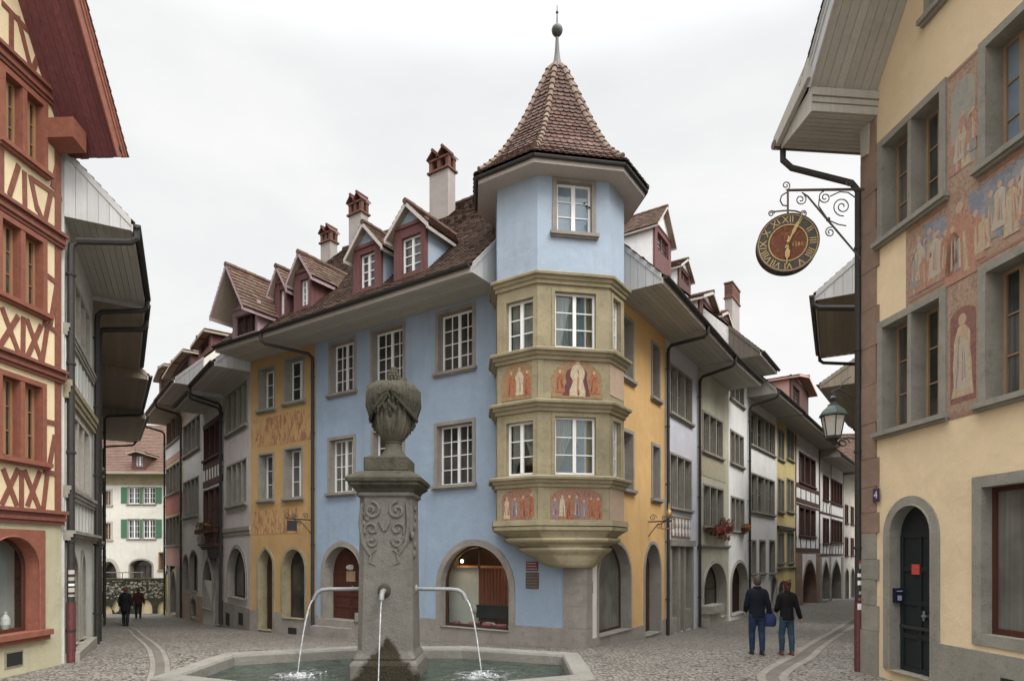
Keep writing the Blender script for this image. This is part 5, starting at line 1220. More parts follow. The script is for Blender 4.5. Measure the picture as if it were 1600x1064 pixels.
# ---------------------------------------------------------------- sandy yellow house with the large mural, near right
FRH = Fr((6.88, 11.97), (7.66, 3.2)); L = FRH.L; hr = []
sand = thing('mural_house', 'near sandy yellow house with a large figure mural and dark green door', 'house', (6.88, 11.97, 0))
ks = dict(grid=(2, 3), fw=.13, rec=.31, st='stone', sash='brownwood', mull=.08, proud=.035, sw=.05)
wu0, wu1, wz0, wz1 = FRH.rect(1373, 1480, 173, 341); WW = wu1 - wu0; wc = FRH.px(1531, 100)[0]
lz0, lz1 = FRH.px(1427, 661)[1], FRH.px(1427, 476)[1]
for (a, b) in ((wz0, wz1), (lz0, lz1)):
    window(sand, FRH, hr, 0, 0, 0, 0, lights=2, uz=(wu0, wu1, a, b), **ks)
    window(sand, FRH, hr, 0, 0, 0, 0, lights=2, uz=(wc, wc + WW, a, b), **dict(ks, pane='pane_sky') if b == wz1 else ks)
    window(sand, FRH, hr, 0, 0, 0, 0, lights=2, uz=(wc + 2.1, wc + 2.1 + WW, a, b), **ks)
tu = FRH.px(1446, 30)[0]; tz = FRH.px(1446, 30)[1]; window(sand, FRH, hr, 0, 0, 0, 0, uz=(tu, tu + .95, tz, tz + 1.3), lights=1, **ks)
_, d1 = arch(sand, FRH, hr, 1382, 1469, 774, 1052, fw=.16, rec=.24, fill='door', st='stone', mat='green_door', base=FRH.px(1425, 1054)[1], rise=.52)
uM = (d1[0] + d1[1]) / 2
s = MB(); zq = FRH.px(1436, 890)[1]; s.box(FRH, uM - .02 - .16, uM - .02 + .02, zq - .09, zq + .09, -.18, -.16); s.build('door_sticker', paint('red sticker', (.5, .07, .05), .5), _)
s = MB(); s.box(FRH, d1[0] + .02, d1[1] - .02, FRH.px(1425, 985)[1], FRH.px(1425, 980)[1], -.18, -.16); s.build('letter_flap', M['iron'], _)
su0 = FRH.px(1521, 746)[0]; sz0, sz1 = FRH.px(1521, 1008)[1] + .03, FRH.px(1521, 746)[1]
win, si = window(sand, FRH, hr, 0, 0, 0, 0, uz=(su0, su0 + 2.1, sz0, sz1), lights=1, grid=(1, 1), fw=.17, rec=.2, st='stone', sash='redbrownwood', sill=False, sw=.07, pane='pane3')
zp = FRH.px(1480, 1006.5)[1]; slr = 1.28; z00 = 10.85; uR = 4.3
zro = lambda u: z00 + slr * (u - .24)
wall(sand, FRH, [(0, -.8), (L, -.8), (L, z00), (2 * uR, z00), (uR, zro(uR)), (.1, 11.05), (0, 10.9)], hr, M['sand'])
sw = MB()
for u in (0, L): sw.poly([FRH.P(u, -.8, 0), FRH.P(u, 10.7, 0), FRH.P(u, 10.7, -8), FRH.P(u, -.8, -8)])
sw.build('side_wall', M['sand'], sand)
plinth(sand, FRH, FRH.px(1381, 1000)[0] + .02, L, zp, [(d1[0] - .16, d1[1] + .16, -5), (su0, su0 + 2.1, sz0 + 1)], mat='stone', proud=.05)
v = MB(); r = FRH.rect(1569, 1590, 1060, 1075); v.box(FRH, *r, .02, .06); v.build('cellar_vent', M['dark'], sand)
q = MB(); uq = FRH.px(1371, 950)[0]; k = 0; zz = -.6                   # corner stones
hts = [FRH.px(1366, y)[1] for y in (985, 945, 905, 873, 832, 800, 760, 715, 660, 600, 540, 480, 420, 360, 300, 240)] + [10.6]
for z in hts:
    wd = uq + (.06 if k % 2 else -.015) + (.06 if k == 0 else 0); q.box(FRH, -.03, wd, zz, z - .008, -.6, .03 + (.03 if k == 0 else .004 * (k % 2)), 0 if k < 5 else 1); zz = z; k += 1
q.build('corner_stones', [M['stone'], M['stone_red']], sand)
# roof
gable_roof(sand, FRH, .4, zro(.4) + .0, uR, zro(uR), 1.34, 0, 'boards', 'boards_light', 'tile', th=.3)
gable_roof(sand, FRH, 2 * uR, z00 + .2, uR, zro(uR), 1.34, 0, 'boards', 'boards_light', 'tile', th=.3)
eb = MB(); zb_ = 10.6
eb.prism([FRH.P(-.6, zb_, -8), FRH.P(.4, zb_, -8), FRH.P(.4, zb_ + .40, -8), FRH.P(-.6, zb_ + .2, -8)], FRH.n * 9.3)
for i in range(9): w0 = lerp(-.6, .38, i / 9); eb.box(FRH, w0 + .004, w0 + .1, zb_ - .02, zb_ - .002, -8, 1.3)
for (h0, h1, o) in ((0, .15, .03), (.16, .26, .05), (.27, .41, .08)): eb.box(FRH, .401, .40 + o, zb_ + h0, zb_ + h1, .0, 1.32)
eb.prism([FRH.P(-.62, zb_ - .02, 1.301), FRH.P(.44, zb_ - .02, 1.301), FRH.P(.44, zb_ + .43, 1.301), FRH.P(-.62, zb_ + .22, 1.301)], FRH.n * .03)
eb.build('eave_box', M['boards'], sand)
et = MB(); U = -FRH.n; d_ = (V((.5, zro(.5) + .3)) - V((-.75, zb_ + .24))); Ld = d_.length; d_.normalize()
tile_course(et, FRH.P(-.75, zb_ + .24, 1.42), U, FRH.d * d_.x + V((0, 0, d_.y)), FRH.d * -d_.y + V((0, 0, d_.x)), 9, Ld, .18, .16); et.build('eave_tiles', M['tile'], sand)
vb = MB(); vb.prism([FRH.P(-.74, zb_ + .02, 1.345), FRH.P(.5, zro(.5) - .02, 1.345), FRH.P(.5, zro(.5) + .34, 1.345), FRH.P(-.74, zb_ + .27, 1.345)], FRH.n * .09); vb.build('verge_board', M['boards'], sand)
bk = MB(); bk.prism([FRH.P(.02, 10.05, .0), FRH.P(.22, 10.0, .0), FRH.P(.26, 10.6, .0), FRH.P(-.02, 10.6, .0)], FRH.n * .06); bk.build('eave_bracket', M['boards'], sand)
g = MB(); g.tube([FRH.P(-.72, zb_ + .12, -8), FRH.P(-.72, zb_ + .12, 1.45)], .09, 10); g.build('gutter', M['copper'], sand)
dp = MB(); pc = FRH.P(-.06, 0, .06); e = FRH.P(-.7, zb_ + .02, 1.25)
path = [e, e + V((0, 0, -.22)), lerp(e, pc, .12) + V((0, 0, -.36)), V((pc.x, pc.y, 9.63)) + (e - pc).xy.to_3d() * .08, V((pc.x, pc.y, 9.45)), V((pc.x, pc.y, 9.2)), V((pc.x, pc.y, 1.35))]
path[2].z = 10.2
dp.tube(path, .06, 10); dp.tube([V((pc.x, pc.y, 1.36)), V((pc.x, pc.y, -.05))], .068, 10, 1)
for z in (8.3, 6.3, 4.3, 2.4): dp.tube([V((pc.x, pc.y, z)), V((pc.x, pc.y, z + .05))], .075, 10)
dsp = dp.build('downspout', [M['gutter'], M['downred']], sand, True)
st = MB()
for (z, hh, c) in ((2.02, .10, 0), (1.86, .07, 1), (1.70, .09, 1), (1.52, .06, 0), (1.22, .12, 1), (2.12, .06, 2), (1.40, .05, 2)):
    a0 = R.uniform(-.3, .3) - pi * .62; r_ = .0625 if z > 1.36 else .0705
    pts = [V((pc.x + r_ * cos(a0 + i * .28), pc.y + r_ * sin(a0 + i * .28), z + s_)) for s_ in (0, hh) for i in range(6)]
    st.add(pts, [[i, i + 1, 7 + i, 6 + i] for i in range(5)], c)
st.build('stickers', [paint('grey sticker', (.35, .34, .36), .5), paint('white sticker', (.68, .68, .68), .5), paint('red paper', (.4, .06, .06), .5)], dsp)
# the mural: painted bands, architecture and figures on the plaster
MU = [(.33, .215, .15), (.27, .165, .12), (.37, .26, .19), (.25, .145, .11), (.32, .24, .18), (.35, .22, .14)]
muB = fresco('faded reddish mural ground', MU, 2.4, fade=.3, fadecol=(.37, .275, .2), stretch=1.2)
muS = fresco('faded blue mural sky', [(.20, .22, .27), (.17, .19, .26), (.26, .26, .27), (.15, .17, .24), (.23, .25, .28)], 1.8, fade=.2, fadecol=(.34, .27, .22), stretch=1)
def muzone(px, mat, w, name):
    slab(sand, FRH, [FRH.px(x, y) for x, y in px], mat, w, name)
hd = lambda x: None
uA, uB = FRH.px(1480.3, 200)[0] + .0, FRH.px(1530.7, 200)[0]
zt0, zl0 = wz1 - .08, lz1 + .0
slab(sand, FRH, [(uA, lz0 - .12), (uB, lz0 - .12), (uB, lz1), (wc + WW + .4, lz1 + .002), (wc + WW + .4, wz0 - .13), (uB, wz0 - .13), (uB, wz1 - .02), (uA, wz1 - .02), (uA, wz0 - .13), (FRH.px(1416, 400)[0], wz0 - .13), (FRH.px(1416, 400)[0], lz1), (uA, lz1)], muB, .006, 'mural')
zl, zh = lz1 + .13, wz0 - .28; H = zh - zl; uL = FRH.px(1421, 420)[0]; uRr = wc + WW + .4
slab(sand, FRH, [(uL + .05, zl), (uA - .06, zl), (uA - .02, zh - .05), (uL + .35, zh)], muS, .009, 'mural_sky'); slab(sand, FRH, [(uB + .02, zl + .2), (uRr, zl + .05), (uRr, zh), (uB - .22, zh)], muS, .009, 'mural_sky')
al, _ = arch_line(uA + .08, uB - .07, wz0 + .18, wz1 - .25, 'round', 14, .22); slab(sand, FRH, al, fresco('faded green mural niche', [(.27, .29, .27), (.31, .30, .25), (.23, .26, .26), (.34, .25, .19)], 3, fade=.25, fadecol=(.38, .27, .2), stretch=1), .009, 'mural_niche')
pale = [fresco('faded mural ' + n, c, 5, fade=.55, fadecol=fc, stretch=2.4) for n, c, fc in (
    ('red', [(.36, .13, .09), (.40, .22, .16), (.30, .12, .09), (.42, .29, .21)], (.385, .245, .17)), ('ochre', [(.45, .34, .21), (.46, .39, .27), (.38, .25, .15), (.42, .32, .24)], (.40, .28, .19)),
    ('cream', [(.45, .40, .32), (.38, .35, .31), (.47, .41, .31), (.36, .28, .22)], (.41, .31, .23)), ('slate', [(.22, .22, .22), (.27, .25, .23), (.19, .19, .20), (.32, .27, .22)], (.33, .26, .21)), ('flesh', [(.46, .32, .24), (.41, .27, .19)], (.42, .30, .21)))]
mlist = []
def person_fig(uc, z0, h, wd, m, hm=4, w=.012, lean=0.0): mlist.append((uc, z0, h, wd, m, hm))
for i in range(11): person_fig(lerp(uL + .1, uA - .03, (i + R.uniform(-.3, .3)) / 10), zl + .02 + .22 * (i % 3) / 2, H * R.uniform(.5, .78), R.uniform(.17, .3), [0, 3, 2, 0, 1, 3, 0, 2, 3, 0, 0][i])
person_fig((uA + uB) / 2 - .05, zl - .15, H * 1.12, .62, 0); person_fig((uA + uB) / 2 - .06, zl - .1, H * .98, .34, 2)
person_fig(uB - .06, zl, H * .72, .34, 0); person_fig(uB + .08, zl + .1, H * .5, .25, 1); person_fig(uA + .12, zl, H * .7, .3, 0)
for i in range(14): person_fig(lerp(uB + .1, uRr, (i + R.uniform(-.3, .3)) / 13), zl + .1 + .1 * (i % 3), H * R.uniform(.45, .85), R.uniform(.2, .32), [2, 3, 2, 1, 0, 2, 0, 3, 1, 0, 2, 3, 1, 0][i])
uc = (uA + uB) / 2
for i in range(6): person_fig(lerp(uA + .16, uB - .1, (i + R.uniform(-.2, .2)) / 5), wz0 + .2 + .16 * (i % 3), R.uniform(.45, .7), R.uniform(.16, .26), [0, 2, 0, 1, 3, 0][i])
nl, _ = arch_line(uA + .07, uB - .06, lz0 + .12, lz0 + 1.6, 'round', 12, .15); slab(sand, FRH, nl, fresco('dark red mural niche', [(.19, .085, .075), (.23, .11, .09), (.16, .075, .075), (.26, .15, .12)], 3, fade=.2, fadecol=(.28, .18, .14), stretch=1), .010, 'mural_niche'); person_fig(uc, lz0 + .2, 1.3, .42, 1); person_fig(uc + .02, lz0 + .3, .95, .22, 2)
figures(sand, FRH, mlist, .012, pale)
mbm = paint('mural border', (.27, .15, .11), .9)
for (u0, z0, u1, z1) in ((uA, lz0 - .12, uB, lz0 - .07), (uL, lz1 + .06, uA + .02, lz1 + .1), (uL, wz0 - .21, uA, wz0 - .17), (uB, lz1 + .06, uRr, lz1 + .1), (uB, wz0 - .21, uRr, wz0 - .17), (uA + .02, wz1 - .09, uB - .02, wz1 - .06)): bd = MB(); bd.box(FRH, u0, u1, z0, z1, -.01, .011); bd.build('mural_border', mbm, sand)
# ---------------------------------------------------------------- fountain
def jet_mat():
    t = NT('falling water'); p = t.pos(); n = t.noise(t.scaled(p, 1, 1, .4), 60, 3, .6)
    tr = t.n('ShaderNodeBsdfTransparent'); d = t.bsdf((.60, .62, .64), .15, .6)
    mx = t.n('ShaderNodeMixShader'); t.l(t.rng(n, .35, .65, .25, .75), mx.inputs[0]); t.l(tr.outputs[0], mx.inputs[1]); t.l(d, mx.inputs[2])
    return t.done(mx.outputs[0])
FC = V((-1.62, 8.1, 0)); fo = thing('fountain', 'grey stone fountain with a mossy urn on its pillar', 'fountain', (FC.x, FC.y, 0))
OCT = [V(p) for p in ((-2.66, -.88), (-.9, -1.62), (.9, -1.62), (2.62, -.88), (2.62, .92), (.9, 1.6), (-.9, 1.6), (-2.66, .9))]
def oct_ring(o, z): return [V((FC.x + p.x, FC.y + p.y, z)) for p in poly_offset(OCT, o)]
b = MB(); ZR = .85
b.loft([oct_ring(o, z) for o, z in ((.02, -.1), (.02, .12), (-.06, .16), (-.08, .6), (-.02, .66), (.0, .70), (.0, ZR - .025), (-.02, ZR), (-.25, ZR), (-.27, ZR - .03), (-.29, .3))], caps=False)
b.poly(oct_ring(-.29, .3)); b.build('basin', M['rim'], fo)
# water
def water_mat():
    t = NT('fountain water'); p = t.pos(); a = t.noise(p, 5, 4, .6, .6); c = t.noise(p, 22, 3, .6)
    f = t.noise(p, 9, 6, .75)
    d = []
    for q in JET:
        v = t.n('ShaderNodeVectorMath', operation='DISTANCE'); t.l(p, v.inputs[0]); v.inputs[1].default_value = q; d.append(t.rng(v.outputs['Value'], .08, 1.15, 1, 0))
    m = t.math('MAXIMUM', t.math('MAXIMUM', d[0], d[1]), d[2])
    foam = t.rng(t.math('ADD', t.math('MULTIPLY', m, .42), f), .80, .95, 0, .85)
    col = t.mix(t.rng(a, .35, .65, 0, 1), (.010, .018, .012), (.035, .055, .04)); col = t.mix(foam, col, (.40, .42, .41))
    h = t.math('ADD', t.math('MULTIPLY', a, .7), t.math('MULTIPLY', c, .35)); h = t.math('ADD', h, t.math('MULTIPLY', foam, .3))
    return t.done(t.bsdf(col, t.rng(foam, 0, 1, .08, .7), .28, 0, t.bump(h, 1.0, .12)))
ZW = .70; JET = [V((FC.x - 1.2, FC.y - .02, ZW)), V((FC.x + 1.22, FC.y - .02, ZW)), V((FC.x + .02, FC.y - .70, ZW))]
w = MB(); w.poly(oct_ring(-.285, ZW)); w.build('water', water_mat(), fo)
def fst(name, c, stain):
    """pillar stone; the algae stain runs down from the middle spout to the water"""
    t = NT(name); p = t.pos(); a = t.noise(p, 2.2, 6, .65); f = t.noise(p, 60, 4, .75); l = t.noise(p, 7, 7, .72)
    col = t.mix(t.rng(a, .3, .7, 0, 1), mul(c, .8), mul(c, 1.18)); col = t.mix(t.math('MULTIPLY', t.rng(l, .5, .66, 0, 1), .35), col, (.085, .078, .068)); col = t.mix(t.math('MULTIPLY', t.rng(f, .4, .62, 0, 1), .4), col, mul(c, .5))
    if stain:
        s = t.n('ShaderNodeSeparateXYZ'); t.l(p, s.inputs[0]); x = t.math('ABSOLUTE', t.math('SUBTRACT', s.outputs[0], FC.x + .03)); front = t.math('LESS_THAN', s.outputs[1], FC.y - .2)
        e = t.math('ADD', t.math('MULTIPLY', t.math('SUBTRACT', 1.26, s.outputs[2]), .85), t.math('MULTIPLY', t.math('SUBTRACT', l, .5), .35))
        k = t.math('MULTIPLY', t.rng(t.math('SUBTRACT', e, x), -.02, .05, 0, 1), front)
        col = t.mix(k, col, t.mix(t.rng(f, .4, .6, 0, 1), (.012, .010, .006), (.045, .035, .02)))
    return t.done(t.bsdf(col, .85, .25, 0, t.bump(t.math('ADD', f, t.math('MULTIPLY', l, 2.0)), .7, .03)))
fs = fst('pillar stone', (.148, .136, .12), True)
def sq(h, z, ch=.0, tw=0):                          # square ring with chamfered corners
    if ch <= 0: ch = .001
    return [V((FC.x + x, FC.y + y, z)) for x, y in ((-h + ch, -h), (h - ch, -h), (h, -h + ch), (h, h - ch), (h - ch, h), (-h + ch, h), (-h, h - ch), (-h, -h + ch))]
p = MB()
p.loft([sq(.43, .3, .02), sq(.43, .90, .02), sq(.415, .93, .02), sq(.385, .96, .03), sq(.39, .98, .03), sq(.36, 1.05, .06), sq(.355, 1.08, .07), sq(.345, 2.0, .08), sq(.335, 3.02, .08), sq(.35, 3.04, .08), sq(.365, 3.05, .05), sq(.365, 3.09, .04)])
pl = p.build('pillar', fs, fo)
c = MB(); c.loft([sq(h, z, .03) for h, z in ((.34, 3.092), (.365, 3.10), (.38, 3.13), (.42, 3.16), (.445, 3.18), (.445, 3.21), (.47, 3.225), (.478, 3.265), (.46, 3.29), (.36, 3.35), (.285, 3.375))])
c.build('capital', M['stone_dark'], fo)
u = MB(); u.loft([sq(h, z, .02) for h, z in ((.275, 3.377), (.285, 3.385), (.285, 3.545), (.26, 3.56), (.24, 3.57))], 0)
u.build('urn_base', M['stone_dark'], fo)
ax_, ay_ = V((1, 0, 0)), V((0, 0, 1))
carv = MB(); yf = FC.y - .345
for s_ in (-1, 1):
    cx = FC.x + s_ * .165
    for (dz, r, t0, tr_) in ((2.86, .115, pi * .5, 1.4), (2.62, .095, -pi * .2, 1.2), (2.46, .07, pi * .8, 1.0)):
        carv.tube(spiral((cx, yf, dz), ax_ * s_, ay_, r, .015, tr_, t0), .02, 6)
    carv.tube([V((cx + s_ * .12, yf, 2.95)), V((cx + s_ * .14, yf, 2.7)), V((cx + s_ * .11, yf, 2.45)), V((cx + s_ * .02, yf, 2.3)), V((cx - s_ * .06, yf, 2.36))], [.02, .028, .028, .022, .012], 6)
    carv.tube([V((cx - s_ * .1, yf, 2.72)), V((cx - s_ * .15, yf, 2.62)), V((FC.x, yf, 2.6))], [.02, .022, .02], 6)
    carv.tube([V((cx + s_ * .0, yf, 2.3)), V((cx + s_ * .02, yf, 2.2)), V((cx - s_ * .05, yf, 2.17))], [.022, .02, .01], 6)
    for i in range(7): carv.ball((cx + s_ * R.uniform(-.08, .12), yf + .005, R.uniform(2.35, 2.9)), R.uniform(.02, .035), 0, 5, (1, .5, 1.3))
    for i in range(6): carv.ball((FC.x + s_ * .345, FC.y - .1 + R.uniform(-.2, .2), 2.3 + i * .12), R.uniform(.03, .05), 0, 5, (.6, 1, 1.2))
carv.build('carved_scrolls', M['fountain'], pl, True)
FU = FC; FC = V((FC.x + .05, FC.y, 0))
un = MB(); z0 = 3.57
def gad(r, z, a): return r * (1 + (.045 * cos(18 * a) if 3.84 < z < 4.3 else 0))
un.lathe((FC.x, FC.y, 0), [(.235, z0), (.22, z0 + .02), (.16, z0 + .09), (.125, z0 + .15), (.12, z0 + .185), (.135, z0 + .2), (.13, z0 + .215), (.18, z0 + .25), (.235, z0 + .31), (.275, z0 + .39), (.295, z0 + .48), (.30, z0 + .58), (.298, z0 + .68), (.29, z0 + .78), (.27, z0 + .86), (.22, z0 + .92), (.1, z0 + .95), (.02, z0 + .96)], 108, 0, gad)
uo = un.build('urn', fst('urn stone', (.085, .078, .058), False), fo, True)
sh_ = MB()
for k in range(2):                                  # heavy shell swags over the shoulders, hanging low at the sides
    a0 = k * pi; rim = []
    for i in range(27):
        t = (i - 13) / 13; a = a0 + t * 1.50; pol = lambda r, z: V((FC.x + r * cos(a), FC.y + r * sin(a), z0 + z)); bu = .07 * (1 - t * t) + .012 * (i % 2); lo = .50 + .34 * abs(t) ** 1.5
        sh_.tube([pol(.18, .965), pol(.27 + bu * .6, .945), pol(.325 + bu, .86), pol(.335 + bu, lerp(.86, lo, .5)), pol(.315 + bu * .6, lo)], [.03, .04, .046, .042, .024], 8)
        rim.append(pol(.335 + bu * .55, lo - .005))
    sh_.tube(rim, .03, 7)
for k in range(2):
    a0 = pi / 2 + k * pi
    for i in range(3): a = a0 + (i - 1) * .22; sh_.ball((FC.x + .30 * cos(a), FC.y + .30 * sin(a), z0 + .90), .05, 0, 6)
for a in (0, pi):                                   # scrolled handles left and right
    q = lambda r, z: V((FC.x + r * cos(a), FC.y + r * sin(a), z0 + z))
    for (r, z, s_) in ((.31, .50, .05), (.325, .44, .045), (.30, .40, .04), (.335, .56, .035)): sh_.ball(q(r, z), s_, 0, 6)
for k in range(4):                                  # masks on the four faces
    a = k * pi / 2 - pi / 2; q = V((FC.x + .285 * cos(a), FC.y + .285 * sin(a), z0 + .58)); sh_.ball(q, .06, 0, 7, (.8, .8, 1.3))
    d = V((cos(a), sin(a), 0)); s2 = V((-sin(a), cos(a), 0))
    sh_.ball(q + d * .052, .018, 0, 5, (1, 1, 1.5))
    for e in (-1, 1):
        sh_.ball(q + d * .042 + s2 * e * .022 + V((0, 0, .03)), .013, 0, 5)
        for m_ in range(3): w_ = .055 + .035 * m_; sh_.tube([q + s2 * e * w_ * .3 + V((0, 0, .13 + .02 * m_)), q + s2 * e * w_ + V((0, 0, .04)) - d * .006 * m_, q + s2 * e * w_ * .95 - V((0, 0, .12)) - d * .01 * m_, q + s2 * e * w_ * .6 - V((0, 0, .25)) - d * .02], [.012, .016, .016, .008], 6)
for i in range(150):                                # worn leaf curls over the swags
    a = R.uniform(0, 2 * pi); zz = R.uniform(.62, .95); r = .375 - .55 * max(0, zz - .82) ** 1.0 - .03 * abs(sin(a)) ; q = V((FC.x + r * cos(a), FC.y + r * sin(a), z0 + zz)); tn = V((-sin(a), cos(a), 0)); k_ = R.uniform(-.05, .05)
    sh_.tube([q, q + tn * k_ * .6 - V((0, 0, .035)), q + tn * k_ * 1.3 - V((0, 0, .06)), q + tn * k_ * 1.2 - V((0, 0, .09))], [.016, .022, .018, .006], 5)
sh_.build('urn_shells', M['stone_dark'], uo, True)
fn = MB()
for i in range(12):
    a = i * pi / 6; fn.tube([V((FC.x + .05 * cos(a), FC.y + .05 * sin(a), z0 + .95)), V((FC.x + .12 * cos(a), FC.y + .12 * sin(a), z0 + .975)), V((FC.x + (.15 + .02 * (i % 3)) * cos(a), FC.y + .15 * sin(a), z0 + .99 + .02 * (i % 2)))], [.035, .035, .015], 6)
for r_ in range(5):
    for i in range(9): a = 2 * pi * (i + .5 * (r_ % 2)) / 9; rr = (.07, .085, .078, .058, .03)[r_]; fn.ball((FC.x + rr * cos(a), FC.y + rr * sin(a), z0 + 1.0 + .045 * r_), .028, 0, 5, (1, 1, 1.2))
fn.ball((FC.x, FC.y, z0 + 1.09), .075, 0, 6, (1, 1, 1.4)); fn.build('finial', M['stone_dark'], uo, True)
for o_ in list(uo.children) + [uo]:
    for v_ in o_.data.vertices: v_.co.x = .05 + (v_.co.x - .05) * .80; v_.co.y *= .80
FC = FU
# spouts and water jets
zs = 1.83
for s_ in (-1, 1):
    m = MB(); m.tube([V((FC.x + s_ * .32, FC.y, zs + .015)), V((FC.x + s_ * .8, FC.y, zs + .01)), V((FC.x + s_ * .90, FC.y, zs)), V((FC.x + s_ * .965, FC.y, zs - .04)), V((FC.x + s_ * 1.005, FC.y, zs - .12))], [.026, .026, .027, .027, .03], 10)
    m.tube([V((FC.x + s_ * .335, FC.y, zs + .015)), V((FC.x + s_ * .365, FC.y, zs + .015))], [.06, .05], 12)
    m.build('spout', M['lead'], fo, True)
    j = MB(); n = 22; pts = []; rr = []
    for i in range(n + 1):
        t = i / n; pts.append(V((FC.x + s_ * (1.005 + .215 * t ** .62), FC.y - .02 * t, lerp(zs - .12, ZW, t ** 1.15)))); rr.append(lerp(.010, .007, t) * R.uniform(.7, 1.4))
    j.tube(pts, rr, 7); j.build('water_jet', None or globals().setdefault('JETM', None) or globals().__setitem__('JETM', jet_mat()) or JETM, fo, True)
m = MB(); q = V((FC.x + .0, FC.y - .352, zs + .01))
m.lathe(V((0, 0, 0)), [(.001, 0)], 3) if 0 else None
m.ball(q, .085, 1, 8, (1, .45, 1.05)); m.tube([q, q + V((0, -.10, -.005)), q + V((0, -.16, -.05)), q + V((0, -.175, -.11))], [.036, .034, .032, .032], 10, 0)
m.build('spout', [M['lead'], M['stone_dark']], fo, True)
j = MB(); pts = [q + V((-.004 * i / 20, -.175 - .16 * (i / 20) ** .8, -.11 - (zs - .1 - ZW) * (i / 20) ** 1.1)) for i in range(21)]; j.tube(pts, [R.uniform(.005, .009) for _ in pts], 7); j.build('water_jet', JETM, fo, True)
for q in JET:
    s = MB()
    for i in range(60):
        a, r = R.uniform(0, 2 * pi), abs(R.gauss(0, .16)); s.ball((q.x + r * cos(a), q.y + r * sin(a) * .8, ZW + abs(R.gauss(0, .02)) * (1 if r < .15 else .2)), R.uniform(.005, .016), 0, 4)
    tagit(s.build('splash', JETM, fo), kind='stuff')
# ---------------------------------------------------------------- people
def voxel(mb, name, mats, par, vox, assign=None, smooth=2):
    me = bpy.data.meshes.new('raw'); me.from_pydata([tuple(v) for v in mb.v], [], mb.f)
    o = bpy.data.objects.new('raw', me); COL.objects.link(o)
    r = o.modifiers.new('r', 'REMESH'); r.mode = 'VOXEL'; r.voxel_size = vox; s = o.modifiers.new('s', 'SMOOTH'); s.iterations = smooth; s.factor = .5
    dg = bpy.context.evaluated_depsgraph_get(); out = bpy.data.meshes.new_from_object(o.evaluated_get(dg)); out.name = name
    bpy.data.objects.remove(o); bpy.data.meshes.remove(me)
    out.materials.clear()
    for m in mats: out.materials.append(m)
    for p_ in out.polygons:
        p_.use_smooth = True
        if assign: p_.material_index = assign(p_.center)
    ob = bpy.data.objects.new(name, out); COL.objects.link(ob); ob.parent = par
    return ob
SK = paint('skin', (.46, .27, .19), .55, .1, .35, 30)
def cloth(name, c, sc_=50): return plaster(name, c, .2, .12, sc_, .35, mul(c, .5))
def ell(mb, rings, n=16):                           # elliptical rings (x, y, z, rx, ry)
    mb.loft([[V((x + rx * cos(2 * pi * k / n), y + ry * sin(2 * pi * k / n), z)) for k in range(n)] for x, y, z, rx, ry in rings])
